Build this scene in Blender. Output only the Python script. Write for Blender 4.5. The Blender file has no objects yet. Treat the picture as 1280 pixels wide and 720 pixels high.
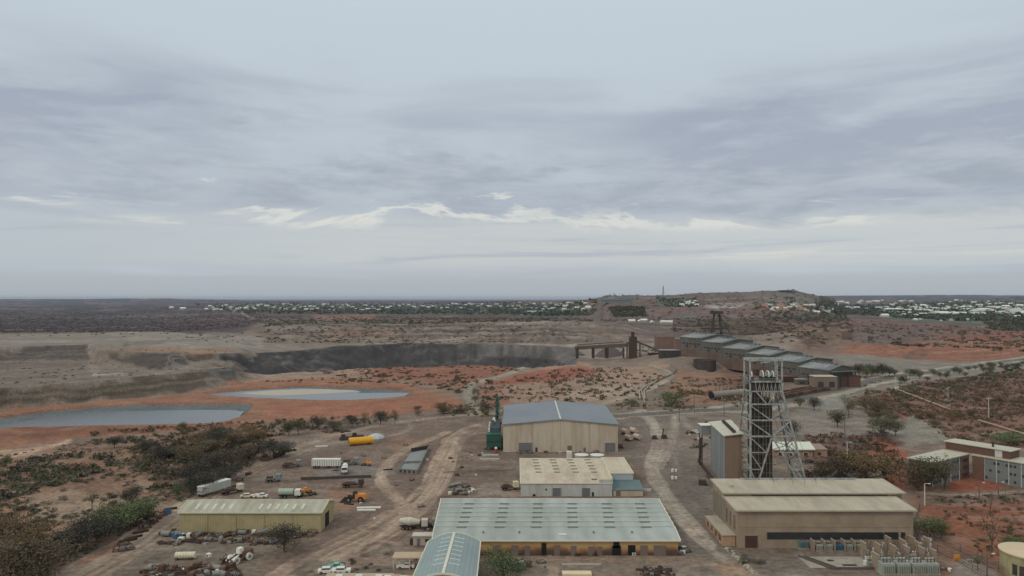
import bpy, math, random
import numpy as np
rnd = random.Random(7)
rng = np.random.default_rng(11)
COL = bpy.context.scene.collection
R = math.radians
KILL = (0.72, 0.745, 0.83)   # ground radiance / albedo under this sky

# ------------------------------------------------------------------ camera model (also used to place surveyed outlines)
F, CAMZ, HOR = 900.0, 70.0, 373.0
PT = math.atan((HOR - 360.0) / F)

def s2l(c):
    c = c / 255.0
    return c / 12.92 if c <= 0.04045 else ((c + 0.055) / 1.055) ** 2.4

def C(r, g, b, k=None):
    k = k or KILL
    return tuple(min(0.86, s2l(x) / q) for x, q in zip((r, g, b), k))
WALL = (0.60, 0.63, 0.71)

# ------------------------------------------------------------------ noise
_perm = rng.integers(0, 1 << 30, 4096)
def vnoise(x, y, seed=0):
    xi = np.floor(x).astype(np.int64); yi = np.floor(y).astype(np.int64)
    fx = x - xi; fy = y - yi
    fx = fx * fx * (3 - 2 * fx); fy = fy * fy * (3 - 2 * fy)
    def h(a, b):
        return _perm[(_perm[(a + seed * 131) & 4095] + b) & 4095] / float(1 << 30)
    return ((h(xi, yi) * (1 - fx) + h(xi + 1, yi) * fx) * (1 - fy) + (h(xi, yi + 1) * (1 - fx) + h(xi + 1, yi + 1) * fx) * fy) * 2 - 1

def fbm(x, y, o=4, seed=0):
    s, a, t = 0, 1.0, 0
    for i in range(o):
        s = s + a * vnoise(x * 2 ** i + 17.3 * i, y * 2 ** i - 9.1 * i, seed + i); t += a; a *= 0.55
    return s / t

# ------------------------------------------------------------------ terrain profile: for bearings (columns) a list of (v or depth, z)
def dv(v, z): return (CAMZ - z) * F / (v - HOR)
cols = [
 # bearing, base, top, Kb, wallbase, bench, walltop, platend, F1, F2, F3, F4, F5
 (-400, (556,0),(524,12),(492,11.5),(458,11),(447,16),(438,22),(419,22),('d',1150,2),('d',1969,0),('d',3700,2),('d',6400,20),('d',9000,62)),
 (0,   (511,0),(485,12),(470,11.5),(452,11),(444,16),(435,22),(417,22),('d',1150,2),('d',1969,0),('d',3700,2),('d',6400,25),('d',9000,65)),
 (60,  (507,0),(480,12),(466,11.5),(451,11),(442,16),(432,22),(416,22),('d',1150,2),('d',1969,0),('d',3700,2),('d',6400,25),('d',9000,66)),
 (112, (501,0),(476,12),(462,11.5),(450,11),(440,16),(431,22),(416,22),('d',1150,2),('d',1969,0),('d',3700,2),('d',6400,25),('d',9000,64)),
 (124, (500,0),(475,12),(467,11.5),(456,11),(447,16),(438,22),(416,22),('d',1150,2),('d',1969,0),('d',3700,2),('d',6400,25),('d',9000,66)),
 (160, (497,0),(472,12),(466,11.5),(459,11),(448,16),(439,22),(415,22),('d',1150,2),('d',1969,0),('d',3700,4),('d',6400,30),('d',9000,72)),
 (205, (494,0),(468,12),(466,11.5),(463,11),(452,15),(442,20),(415,20),('d',1150,2),('d',1969,2),('d',3700,6),('d',6400,30),('d',9000,72)),
 (250, (490,0),(465,10),(463,9.5),(459,9),(450,12),(443,17),(417,18),('d',1170,4),('d',2050,4),('d',3700,12),('d',6000,34),('d',9000,62)),
 (290, (481,0),(463,8),(461,7),(458,4),(449,8),(442,14),(421,14),('d',1200,6),('d',2200,5),('d',3750,16),('d',5800,38),('d',9000,50)),
 (330, (475,0),(468,1),('d',650,-20),('d',700,-22),('d',735,-8),(441,10),(422,10),(409,18),('d',2250,5),('d',3750,20),('d',5760,38),('d',9000,45)),
 (400, (472,0),(464,1),('d',670,-24),('d',740,-28),('d',790,-12),(437,7),(424,8),(408,20),('d',2200,8),('d',3750,20),('d',5760,38),('d',9000,40)),
 (500, (470,0),(459,1),('d',740,-26),('d',860,-36),(446,-10),(430,5),(425,7),(408,22),('d',2150,10),('d',3750,20),('d',5760,38),('d',9000,40)),
 (600, (470,0),(458,1),('d',760,-26),('d',880,-36),(447,-11),(431,5),(427,5),(405,27),('d',2100,12),('d',3600,24),('d',5000,45),('d',9000,40)),
 (680, (470,0),(458,1),('d',760,-24),('d',860,-34),(447,-10),(433,5),(428,5),(404,28),('d',2088,12),('d',3300,28),('d',4300,52),('d',9000,40)),
 (725, (470,0),(455,1),('d',790,0),('d',830,0),('d',900,1),('d',960,3),(428,5),(405,27),('d',2088,12),('d',2500,36),('d',3000,62),('d',9000,40)),
 (745, (473,0),(455,1),('d',796,0),('d',842,0),('d',912,1),('d',972,4),('d',1090,6),(405,27),('d',1950,13),('d',2300,44),('d',2750,70),('d',9000,40)),
 (760, (475,0),(455,1),('d',800,0),('d',850,0),('d',920,1),('d',980,4),('d',1083,8),(406,26),('d',1800,14),('d',2120,52),('d',2500,80),('d',9000,40)),
 (840, (478,0),(468,0),(455,5),('d',800,8),('d',900,8),('d',1000,5),('d',1100,6),(408,18),('d',1750,22),('d',2150,54),('d',2500,80.5),('d',9000,40)),
 (870, (478,0),(465,0),(449,10),('d',800,10),('d',900,10),('d',1000,6),('d',1100,6),(410,15),('d',1700,24),('d',2150,56),('d',2500,88),('d',9000,40)),
 (925, (478,0),(465,0),(449,10),('d',800,10),('d',900,10),('d',1000,6),('d',1100,6),(412,12),('d',1700,24),('d',2150,58),('d',2500,92),('d',9000,40)),
 (945, (490,0),(465,0),(451,8),('d',800,8),('d',900,8),('d',1000,6),('d',1100,6),(414,12),('d',1700,24),('d',2150,60),('d',2500,96),('d',9000,60)),
 (990, (490,0),(465,0),('d',740,2),('d',820,2),(438,2),('d',1000,8),(414,18),('d',1500,10),('d',1800,20),('d',2200,58),('d',2500,98),('d',9000,80)),
 (1025,(490,0),(465,0),('d',740,2),('d',820,2),(438,2),('d',1000,9),(411,20),('d',1500,10),('d',1900,20),('d',2300,45),('d',2600,78),('d',9000,100)),
 (1065,(490,0),(465,0),('d',740,2),('d',820,2),('d',900,4),('d',1000,10),(411,20),('d',1500,12),('d',2250,20),('d',3400,36),('d',5500,54),('d',9000,110)),
 (1150,(490,0),(465,0),('d',740,2),(443,1),(436,4),(430,5),(418,9),('d',1500,9),('d',2250,16),('d',3400,34),('d',5500,50),('d',9000,112)),
 (1220,(480,0),(465,1),('d',740,2),(443,1),(436,4),(430,5),(418,9),('d',1500,8),('d',2250,15),('d',3400,34),('d',5500,50),('d',9000,118)),
 (1290,(480,0),(465,2),('d',740,3),(440,3),(434,5),(428,6),(416,9),('d',1500,8),('d',2250,15),('d',3400,34),('d',5500,50),('d',9000,108)),
 (1700,(480,0),(465,3),('d',740,4),('d',840,4),('d',930,6),('d',1000,6),('d',1200,8),('d',1500,8),('d',2250,15),('d',3400,34),('d',5500,50),('d',9000,100)),
]
CA = np.array([c[0] for c in cols], float)
def _k(p): return (p[1], p[2]) if p[0] == 'd' else (dv(p[0], p[1]), p[1])
CD, CZ = [], []
for c in cols:
    ks = [(90, 0), (300, 0)] + [_k(p) for p in c[1:]] + [(13000, 18), (60000, 0)]
    for i in range(1, len(ks)):
        if ks[i][0] <= ks[i-1][0]: ks[i] = (ks[i-1][0] + 6, ks[i][1])
    CD.append([k[0] for k in ks]); CZ.append([k[1] for k in ks])
CD = np.array(CD); CZ = np.array(CZ)

def H0(x, y):
    x = np.asarray(x, float); y = np.maximum(np.asarray(y, float), 91.0)
    A = np.clip(640 + F * x / y, CA[0], CA[-1])
    w = np.clip((y - 380) / 300, 0, 1)
    A = np.clip(A + w * 5 * fbm(x / 40, y / 55, 3, 3), CA[0], CA[-1])
    yy = y * (1 + w * 0.012 * fbm(x / 25, y / 90, 3, 5))
    i = np.clip(np.searchsorted(CA, A) - 1, 0, len(CA) - 2)
    t = (A - CA[i]) / (CA[i + 1] - CA[i])
    t = t * t * (3 - 2 * t) * 0.5 + t * 0.5
    z = np.zeros_like(yy)
    D = CD[i] * (1 - t)[..., None] + CD[i + 1] * t[..., None]
    Z = CZ[i] * (1 - t)[..., None] + CZ[i + 1] * t[..., None]
    for k in range(D.shape[-1] - 1):
        m = (yy >= D[..., k]) & (yy < D[..., k + 1])
        q = (yy - D[..., k]) / (D[..., k + 1] - D[..., k])
        z = np.where(m, Z[..., k] * (1 - q) + Z[..., k + 1] * q, z)
    return z

def GT(u, v):
    """the point of the ground seen at this spot of the survey photograph"""
    uu = u - 640.0; w = 360.0 - v
    dy = F * math.cos(PT) - w * math.sin(PT); dz = F * math.sin(PT) + w * math.cos(PT)
    ys = np.geomspace(115, 46000, 2600)
    k = (v - HOR)
    zs = CAMZ + dz / dy * ys; xs = uu / dy * ys
    h = H0(xs, ys)
    b = np.nonzero(zs <= h)[0]
    if len(b) == 0: return xs[-1], ys[-1], 0.0
    j = b[0]
    if j == 0: return xs[0], ys[0], h[0]
    a = (zs[j-1] - h[j-1]); c = (h[j] - zs[j]); t = a / (a + c + 1e-9)
    return xs[j-1]*(1-t)+xs[j]*t, ys[j-1]*(1-t)+ys[j]*t, h[j-1]*(1-t)+h[j]*t

def AB(x, y): return 640 + F * x / y, HOR + F * CAMZ / y     # bearing / inverse range map coordinates
def toAB(poly):
    out = []
    for (u, v) in poly:
        x, y, z = GT(u, v); out.append(AB(x, y))
    return np.array(out)
def flatAB(poly): return np.array(poly, float)

def sdist(px, py, poly):
    """signed distance, positive inside"""
    n = len(poly); d = np.full(px.shape, 1e9); ins = np.zeros(px.shape, bool)
    for i in range(n):
        ax, ay = poly[i]; bx, by = poly[(i + 1) % n]
        ex, ey = bx - ax, by - ay
        wx, wy = px - ax, py - ay
        t = np.clip((wx * ex + wy * ey) / (ex * ex + ey * ey + 1e-9), 0, 1)
        dx, dy = wx - ex * t, wy - ey * t
        d = np.minimum(d, dx * dx + dy * dy)
        c = ((ay > py) != (by > py))
        with np.errstate(divide='ignore', invalid='ignore'):
            xi = (bx - ax) * (py - ay) / (by - ay + 1e-12) + ax
        ins ^= c & (px < xi)
    d = np.sqrt(d)
    return np.where(ins, d, -d)

# water bodies (outlines at ground level)
POND1 = flatAB([(-500,560),(-120,535),(0,520.5),(60,512),(110,507),(170,504),(240,503),(300,502.5),(318,503.5),(312,511),(299,519),(284,524),(262,526.5),(200,528),(120,529.5),(60,530.5),(0,532),(-120,548),(-500,600)])
POND2 = flatAB([(256,490.5),(290,487),(330,484),(375,481.5),(420,482),(470,484),(505,486),(517,488.5),(508,493),(480,496),(440,498),(400,498.3),(350,496.5),(310,494.5),(275,493)])
def inset(poly, k):
    c = poly.mean(0); return c + (poly - c) * k

# ------------------------------------------------------------------ the ground mesh grid
aa = np.concatenate([np.linspace(-1.7, -0.78, 50)[:-1], np.linspace(-0.78, 0.78, 1040), np.linspace(0.78, 1.7, 50)[1:]])
B = [946 - HOR]
while B[-1] > 1.45:
    y = F * CAMZ / B[-1]
    st = 0.9 if y < 430 else (0.5 if y < 520 else (0.36 if y < 3500 else 0.6))
    B.append(B[-1] - st)
ys = F * CAMZ / np.array(B)
NX, NY = len(aa), len(ys)
YY, AA_ = np.meshgrid(ys, aa, indexing='ij')
X = AA_ * YY; Y = YY
mA, mB = AB(X, Y)
Zb = H0(X, Y)
slope = np.abs(H0(X, Y * 1.006) - H0(X, Y * 0.994)) / (0.012 * Y)
slope = np.clip(slope * 6, 0, 1)
def smooth(a, b, x):
    t = np.clip((x - a) / (b - a), 0, 1); return t * t * (3 - 2 * t)
farw = smooth(430, 900, Y)
Zf = Zb.copy()
Zf += 0.10 * fbm(X / 9, Y / 9, 3, 20) * smooth(60, 200, Y)
Zf += farw * 1.3 * fbm(X / 55, Y / 55, 4, 21)
g = 1 - np.abs(fbm(X / 16, Y / 60, 3, 22)); Zf += slope * farw * 3.4 * (g - 0.7)
g2 = 1 - np.abs(fbm(X / 6.5, Y / 50, 3, 27)); Zf += slope * farw * 1.3 * (g2 - 0.7)
Zf += smooth(1700, 2100, Y) * (1 - smooth(3200, 4000, Y)) * 4.5 * fbm(X / 75, Y / 160, 4, 24) * smooth(735, 775, mA)
Zf += smooth(1500, 4000, Y) * 5 * fbm(X / 500, Y / 500, 4, 23)
# spoil heaps and rough benches in the middle distance
mid = smooth(960, 1100, Y) * (1 - smooth(1500, 1900, Y)) * smooth(300, 380, mA) 
Zf += mid * 8 * np.maximum(0, fbm(X / 60, Y / 60, 4, 30)) + mid * 2.0 * fbm(X / 17, Y / 20, 3, 35)
# terraced red slope and quarry face
tw = smooth(1040, 1070, mA) * smooth(800, 880, Y) * (1 - smooth(1250, 1450, Y))
Zf += tw * (1.6 * np.round(2.2 * fbm(X / 60 + Y / 55, Y / 38, 2, 31) + Y / 60) - 1.6 * Y / 60 * 1.0)
qw = smooth(975, 1000, mA) * (1 - smooth(1075, 1110, mA)) * smooth(960, 1000, Y) * (1 - smooth(1180, 1300, Y))
qn = fbm(X / 16, Y / 50, 4, 32); Zf += qw * 9 * np.maximum(-.3, np.round(qn * 3) / 3 * .6 + qn * .4)
# left bushland undulation, embankment of the access track
lw = (1 - smooth(250, 330, mA)) * smooth(535, 560, mB)
Zf += lw * 0.5 * fbm(X / 14, Y / 20, 3, 33)
# pond basins
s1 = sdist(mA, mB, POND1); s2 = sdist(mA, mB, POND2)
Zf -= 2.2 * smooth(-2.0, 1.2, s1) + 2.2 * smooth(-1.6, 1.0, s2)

def Hf(x, y):
    """final ground height (bilinear look-up in the grid)"""
    a = x / y
    j = int(np.clip(np.searchsorted(aa, a) - 1, 0, NX - 2)); i = int(np.clip(np.searchsorted(ys, y) - 1, 0, NY - 2))
    t = min(max((a - aa[j]) / (aa[j+1] - aa[j]), 0), 1); q = min(max((y - ys[i]) / (ys[i+1] - ys[i]), 0), 1)
    return float((Zf[i,j]*(1-t)+Zf[i,j+1]*t)*(1-q) + (Zf[i+1,j]*(1-t)+Zf[i+1,j+1]*t)*q)

def P(u, v):
    x, y, z = GT(u, v); return (x, y, Hf(x, y))

# ------------------------------------------------------------------ land cover
n1 = fbm(X / 30, Y / 30, 4, 40); n2 = fbm(X / 7, Y / 7, 3, 41); n3 = fbm(X / 120, Y / 160, 4, 42); n4 = fbm(X / 2.2, Y / 2.2, 2, 43)
wA = mA + 12 * fbm(mA / 24, mB / 6, 5, 44); wB = mB + 2.4 * fbm(mA / 26, mB / 5, 5, 45)
colr = np.zeros(X.shape + (3,)); zone = np.zeros(X.shape, np.int8)
def lin(r, g, b, k=None): return np.array(C(r, g, b, k))
def blend(w, c):
    w = w[..., None]; colr[:] = colr * (1 - w) + np.asarray(c) * w
def paint(poly, c, soft=3.0, warp=1.0, amt=1.0, z=None, breakup=None, ground=True):
    pl = toAB(poly) if ground else flatAB(poly)
    b0, b1 = pl.min(0) - 14, pl.max(0) + 14
    m = (mA > b0[0]) & (mA < b1[0]) & (mB > b0[1]) & (mB < b1[1])
    if not m.any(): return
    px = (mA + warp * (wA - mA))[m]; py = (mB + warp * (wB - mB))[m]
    # range coordinate is stretched so that soft edges look even on the ground
    sd = sdist(px, py * 2.2, pl * np.array([1, 2.2]))
    w = smooth(-.5, 1.0, sd / (soft * 1.5)) * amt
    if breakup is not None:
        th, nn = breakup; w = w * smooth(th - .12, th + .12, nn[m])
    cc = np.asarray(c)
    colr[m] = colr[m] * (1 - w[:, None]) + cc * w[:, None]
    if z is not None:
        q = zone[m]; q[w > .5] = z; zone[m] = q
def road(pts, c, w, soft=0.8, amt=1.0, rut=0.25, z=None, seed=50):
    P3 = [GT(u, v)[:2] for u, v in pts]
    # smooth the line
    for _ in range(2):
        Q = [P3[0]]
        for a, b in zip(P3, P3[1:]):
            Q += [(a[0]*.75+b[0]*.25, a[1]*.75+b[1]*.25), (a[0]*.25+b[0]*.75, a[1]*.25+b[1]*.75)]
        Q.append(P3[-1]); P3 = Q
    xs = [p[0] for p in P3]; yy = [p[1] for p in P3]
    m = (X > min(xs)-w-4) & (X < max(xs)+w+4) & (Y > min(yy)-w-4) & (Y < max(yy)+w+4)
    px, py = X[m], Y[m]
    best = np.full(px.shape, 1e9); side = np.zeros(px.shape); ss = np.zeros(px.shape); acc = 0
    for (ax, ay), (bx, by) in zip(P3, P3[1:]):
        ex, ey = bx-ax, by-ay; L = math.hypot(ex, ey) + 1e-9
        t = np.clip(((px-ax)*ex+(py-ay)*ey)/L/L, 0, 1)
        dx, dy = px-ax-ex*t, py-ay-ey*t; d = np.hypot(dx, dy)
        k = d < best
        best[k] = d[k]; side[k] = (((px-ax)*ey-(py-ay)*ex)/L)[k]; ss[k] = (acc + t*L)[k]; acc += L
    fn = fbm(ss/30, side/1.1, 3, seed)
    ww = w/2 * (1 + .22*fbm(ss/12, side*0, 2, seed+3))
    wgt = np.clip((ww-best)/soft + .5, 0, 1) * amt
    cc = np.asarray(c)[None] * (1 + rut*fn)[:, None]
    colr[m] = colr[m]*(1-wgt[:, None]) + cc*wgt[:, None]
    if z is not None:
        q = zone[m]; q[wgt > .5*amt] = z; zone[m] = q
# base cover
colr[:] = lin(113, 101, 92)
blend(smooth(-.3, .6, n1) * .5, lin(124, 111, 101))
blend(smooth(.0, .7, n3) * .35, lin(100, 87, 78))
# far scrub plain to the west, then the whole distance
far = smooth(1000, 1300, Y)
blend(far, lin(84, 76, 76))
blend(far * smooth(0, .5, n3) * .5, lin(98, 84, 80))
paint([(-390,374.8),(0,374.6),(330,375),(640,376),(640,384),(250,392),(330,404),(280,414),(-390,417)], lin(66, 60, 64), 4)
paint([(200,394),(330,391),(420,389),(480,392),(330,404),(280,414),(200,404)], lin(82, 68, 70), 5)
paint([(215,402),(300,398),(280,412),(180,410)], lin(82, 64, 66), 5, amt=.8)
paint([(60,396),(100,394),(250,392),(250,396),(110,399)], lin(96, 92, 92), 3, amt=.7)
paint([(285,386),(296,386),(306,391),(292,392)], lin(150, 146, 140), 2)
road([(300,390),(310,396),(318,399)], lin(140, 128, 120), 14)
# ground under the far towns
paint([(240,380),(640,379),(740,374.6),(740,394),(520,393),(300,391)], lin(78, 84, 76), 4, breakup=(-.2, n1))
paint([(1010,371),(1290,371),(1500,372),(1500,410),(1250,412),(1130,402),(1060,392),(940,386)], lin(88, 92, 84), 5)
# centre distance: mixed spoil
paint([(330,397),(760,392),(740,428),(700,431),(500,430),(330,437),(280,428)], lin(108, 95, 87), 5)
paint([(380,393),(470,394),(465,400),(400,399)], lin(142, 104, 90), 3, amt=.8)
paint([(390,415),(440,411),(500,413),(490,419),(420,421)], lin(130, 98, 80), 3, amt=.8)
paint([(330,404),(420,408),(410,416),(330,415)], lin(122, 114, 106), 4, amt=.8)
paint([(330,420),(470,422),(560,424),(540,430),(420,433),(330,437)], lin(122, 112, 100), 3, amt=.8, breakup=(-.2, n2))
paint([(330,423),(460,424),(450,429),(330,429)], lin(96, 82, 72), 3, amt=.7, breakup=(-.1, n2))
paint([(480,406),(740,404.5),(742,407),(640,409),(482,410)], lin(128, 118, 110), 2)
paint([(630,404),(680,404),(690,407),(632,407)], lin(165, 155, 148), 2)
paint([(500,407),(640,408),(735,408),(760,428),(600,424),(500,420)], lin(104, 94, 88), 3)
paint([(520,423),(590,419),(612,421),(600,425),(540,427)], lin(146, 134, 124), 2)
paint([(470,396),(560,393),(640,395),(636,399),(480,402)], lin(90, 76, 68), 3, amt=.8)
paint([(585,400),(720,398),(722,402),(590,403)], lin(90, 74, 70), 2, amt=.7)
for (u, v, w_, h_) in [(655,392,16,1.2),(700,388,26,2.2),(660,389,20,1.6),(560,396,24,1.2)]:
    paint([(u-w_,v),(u,v-h_),(u+w_,v),(u,v+h_)], lin(128, 122, 120), 2)
# the great spoil hill and the ground before it
paint([(745,372),(800,369),(860,367),(900,368),(925,364),(985,364),(1015,369),(1040,378),(1000,392),(960,398),(840,404),(690,405),(700,398),(733,382)], lin(103, 91, 86), 4)
paint([(925,366),(1000,366),(1030,376),(1000,384),(960,380),(930,372)], lin(108, 102, 96), 3, amt=.8)
paint([(750,371),(792,370),(795,377),(752,377)], lin(84, 92, 96), 2)
paint([(825,371),(860,372),(872,382),(845,383),(822,380)], lin(96, 104, 98), 3, amt=.8)
paint([(884,381),(935,380),(942,384),(900,386),(880,385)], lin(168, 160, 152), 2)
paint([(800,384),(960,386),(1000,392),(960,402),(790,396)], lin(112, 92, 86), 3, amt=.9)
paint([(770,386),(805,384),(808,392),(780,396),(762,391)], lin(72, 72, 68), 3, amt=.9, breakup=(-.3, n2))
paint([(840,394),(880,395),(870,399),(845,399)], lin(92, 98, 90), 2, amt=.7)
paint([(840,400),(960,401),(1060,402),(1060,412),(960,416),(840,414)], lin(84, 72, 62), 4, amt=.9)
paint([(690,404),(850,408),(850,428),(712,430)], lin(112, 98, 91), 14)
paint([(600,404.5),(850,404),(850,406),(600,406)], lin(132, 120, 112), 2, amt=.7)
paint([(720,430),(850,428),(860,446),(760,452),(724,448)], lin(128, 117, 109), 3)
paint([(640,430),(720,430),(722,433.5),(640,433)], lin(150, 141, 132), 2)
# right: quarry, terraces
paint([(960,402),(1060,398),(1180,404),(1290,412),(1290,420),(1060,420),(960,424)], lin(110, 86, 80), 4)
paint([(985,410),(1070,409),(1076,438),(1040,442),(990,440)], lin(112, 94, 84), 3)
paint([(1000,418),(1022,417),(1026,436),(1006,440)], lin(80, 64, 58), 3, breakup=(-.1, n2))
paint([(1056,410),(1070,409),(1072,424),(1054,424)], lin(78, 62, 58), 2, amt=.8)
paint([(940,418),(1000,414),(1000,432),(940,434)], lin(130, 117, 107), 4, amt=.8)
paint([(1068,412),(1150,410),(1200,420),(1190,428),(1110,432),(1068,432)], lin(104, 90, 86), 4, amt=.9)
paint([(1060,432),(1120,428),(1200,425),(1290,416),(1400,414),(1400,440),(1290,445),(1200,454),(1080,448),(1040,440)], lin(128, 92, 76), 4)
paint([(1150,418),(1290,414),(1290,425),(1200,430)], lin(128, 88, 76), 4, amt=.8)
for k in range(9):
    v0 = 430 + k * 2.4
    road([(1070+6*k, v0+2),(1130+5*k, v0-1.5),(1200, v0-2),(1290, v0-8)], lin(150, 112, 94) if k % 2 else lin(110, 72, 60), 3.2, amt=.7)
paint([(1120,440),(1160,439),(1165,447),(1125,449)], lin(98, 80, 72), 3, amt=.8)
paint([(1040,442),(1110,447),(1200,454),(1240,450),(1200,460),(1120,464),(1050,456)], lin(118, 112, 104), 3)
paint([(1230,402),(1290,400),(1290,412),(1240,413)], lin(76, 72, 66), 3, amt=.8)
# tailings plateaux (left)
paint([(-400,421),(0,418.5),(100,417),(270,414),(330,419),(330,436),(290,441),(240,441),(0,435),(-400,438)], lin(122, 114, 107), 3)
paint([(-400,426),(60,424),(120,427),(0,433),(-400,436)], lin(135, 128, 120), 4, amt=.7)
paint([(150,428),(270,420),(275,424),(200,431),(150,434)], lin(88, 84, 78), 3, amt=.8)
paint([(0,417),(110,415),(260,413),(260,416),(60,420)], lin(102, 89, 80), 3, amt=.7, breakup=(0, n2))
paint([(150,435.5),(290,434),(300,438),(250,444),(170,440)], lin(125, 91, 70), 3, amt=.85)
paint([(-400,442),(0,435),(60,432),(114,431),(116,450),(60,451),(0,452),(-400,458)], lin(84, 76, 72), 2)
paint([(118,456),(124,440),(160,439),(240,443),(285,443),(262,449),(205,463),(160,459)], lin(78, 71, 67), 2)
paint([(118,452),(122,438),(145,439),(125,456)], lin(111, 101, 92), 2, amt=.6)
paint([(-400,458),(0,452),(112,450),(200,463),(300,461),(215,468),(80,480),(0,485),(-400,520)], lin(112, 101, 94), 3)
paint([(-400,460),(0,452),(90,452),(60,460),(0,464),(-400,480)], lin(96, 85, 81), 4, amt=.6, breakup=(-.1, n2))
paint([(110,467),(150,466),(160,468.5),(118,469.5)], lin(146, 138, 129), 2)
road([(-20,487),(100,478),(160,471.5),(210,467.5),(300,461.5)], lin(122, 112, 104), 5)
road([(190,469),(240,457),(270,449),(292,443.5)], lin(122, 112, 103), 7)
paint([(-400,526),(0,485),(80,480),(160,472),(215,468),(300,462),(330,463),(325,475),(290,480),(230,491),(170,497),(110,501),(0,511),(-400,558)], lin(86, 77, 68), 2)
paint([(255,464),(320,462),(322,470),(300,474),(262,473)], lin(74, 72, 73), 3)  # shade on the bank face, painted in as a dark patch
for k, (vv, w_) in enumerate(((446,3.0),(449.5,2.4),(441,3.2))):
    road([(-60,vv+1),(20,vv-1),(70,vv-2),(112,vv-3)], lin(112,104,96) if k % 2 == 0 else lin(70,63,60), w_, amt=.7)
for k in range(3):
    road([(-60,503+k*7),(0,494+k*5),(80,488+k*4.6),(160,481+k*4.4),(215,476+k*4.2),(270,471+k*3)], lin(106,96,86) if k % 2 else lin(70,62,55), 3.0, amt=.6, seed=30+k)
for k in range(3):
    road([(-20,472+k*4),(60,468+k*3.6),(110,463+k*4),(170,463+k*1.5)], lin(96,86,80) if k % 2 else lin(128,120,110), 6, amt=.5, seed=40+k)
for k in range(4):
    road([(0,420+k*3.6),(90,418.5+k*3.4),(180,417+k*3.6),(270,415.5+k*4)], lin(92,84,78) if k % 2 else lin(136,129,119), 11, amt=.5, seed=60+k)
# the pit
PITC = lin(60, 57, 57)
paint([(285,443),(330,440.5),(400,436),(455,431),(500,430),(640,433),(720,437),(727,441),(726,452),(700,457),(640,460),(500,460),(400,464),(322,470),(300,461),(262,449)], PITC, 2)
paint([(560,431),(640,433),(722,433),(728,444),(640,446),(560,445)], lin(98, 94, 92), 3, amt=.85)
paint([(330,452),(380,448),(430,449),(400,462),(330,466)], lin(88, 85, 84), 4, amt=.6)
paint([(360,444),(480,444),(600,445),(600,448),(480,447.5),(360,449)], lin(92, 89, 89), 3, amt=.6, breakup=(-.2, n2))
# red flats round the ponds
paint([(-400,560),(0,512),(110,502),(230,492),(290,481),(330,473),(400,470),(450,474),(520,481),(575,497),(583,508),(540,514),(470,522),(330,530),(200,541),(120,546),(0,563),(-400,640)], lin(136, 99, 81), 3)
paint([(330,466),(420,461),(480,458),(640,460),(650,464),(600,475),(575,492),(520,480),(430,472),(340,474)], lin(130, 92, 78), 4)
paint([(300,468),(400,464),(470,464),(460,472),(330,476)], lin(140, 117, 104), 4, amt=.8)
paint([(480,458),(660,460),(640,466),(560,470),(470,470)], lin(126, 88, 74), 4, amt=.7, breakup=(-.3, n2))
paint([(0,534),(200,531),(330,528),(330,534),(200,541),(0,550),(-200,570)], lin(119, 82, 66), 4, amt=.8)
paint([(330,500),(440,502),(560,498),(570,510),(470,520),(330,524)], lin(145, 96, 78), 5, amt=.7)
paint([(470,468),(560,480),(590,486),(570,494),(500,482)], lin(128, 108, 94), 4, amt=.6)
paint([(0,562),(60,556),(92,548),(96,553),(30,571),(0,575)], lin(178, 150, 130), 3)
paint([(-200,590),(0,567),(30,572),(0,578),(-200,600)], lin(160, 130, 112), 3)
paint([(0,575),(60,560),(120,550),(200,544),(210,552),(100,572),(0,592)], lin(112, 84, 70), 3, amt=.6)
# left bushland
paint([(-400,620),(0,578),(130,548),(330,532),(360,545),(330,560),(240,615),(60,720),(0,760),(-400,900)], lin(124, 99, 84), 3)
paint([(-100,640),(90,612),(200,590),(260,590),(190,640),(120,660),(40,650)], lin(140, 120, 104), 5, amt=.9, breakup=(-.15, n1))
paint([(30,595),(100,578),(130,580),(60,602)], lin(132, 84, 62), 3, amt=.7, breakup=(-.2, n2))
paint([(-20,620),(30,615),(40,640),(0,655)], lin(128, 88, 70), 4, amt=.7)
paint([(40,650),(90,655),(70,700),(40,720),(0,720)], lin(130, 98, 80), 4, amt=.8)
paint([(170,560),(330,545),(345,560),(260,610),(200,610),(160,585)], lin(88, 72, 62), 5, amt=.75, breakup=(-.3, n2))
# track along the bushland and its ruts
paint([(50,722),(120,688),(190,650),(240,618),(300,586),(352,562),(420,543),(420,552),(330,590),(270,620),(220,655),(130,720)], lin(122, 110, 101), 2)
road([(80,722),(150,682),(215,640),(262,610),(330,574),(400,548),(470,532),(540,522),(610,517)], lin(142, 126, 113), 7.5, rut=.4)
road([(120,722),(190,680),(240,650),(300,600),(360,570),(400,557),(450,545)], lin(136, 120, 107), 5.5, rut=.5, amt=.8)
road([(100,705),(170,668),(210,640)], lin(130, 92, 78), 3, amt=.7)
paint([(170,690),(220,664),(300,668),(400,668),(420,690),(300,720),(140,722)], lin(112, 102, 92), 3, amt=.8)
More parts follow.
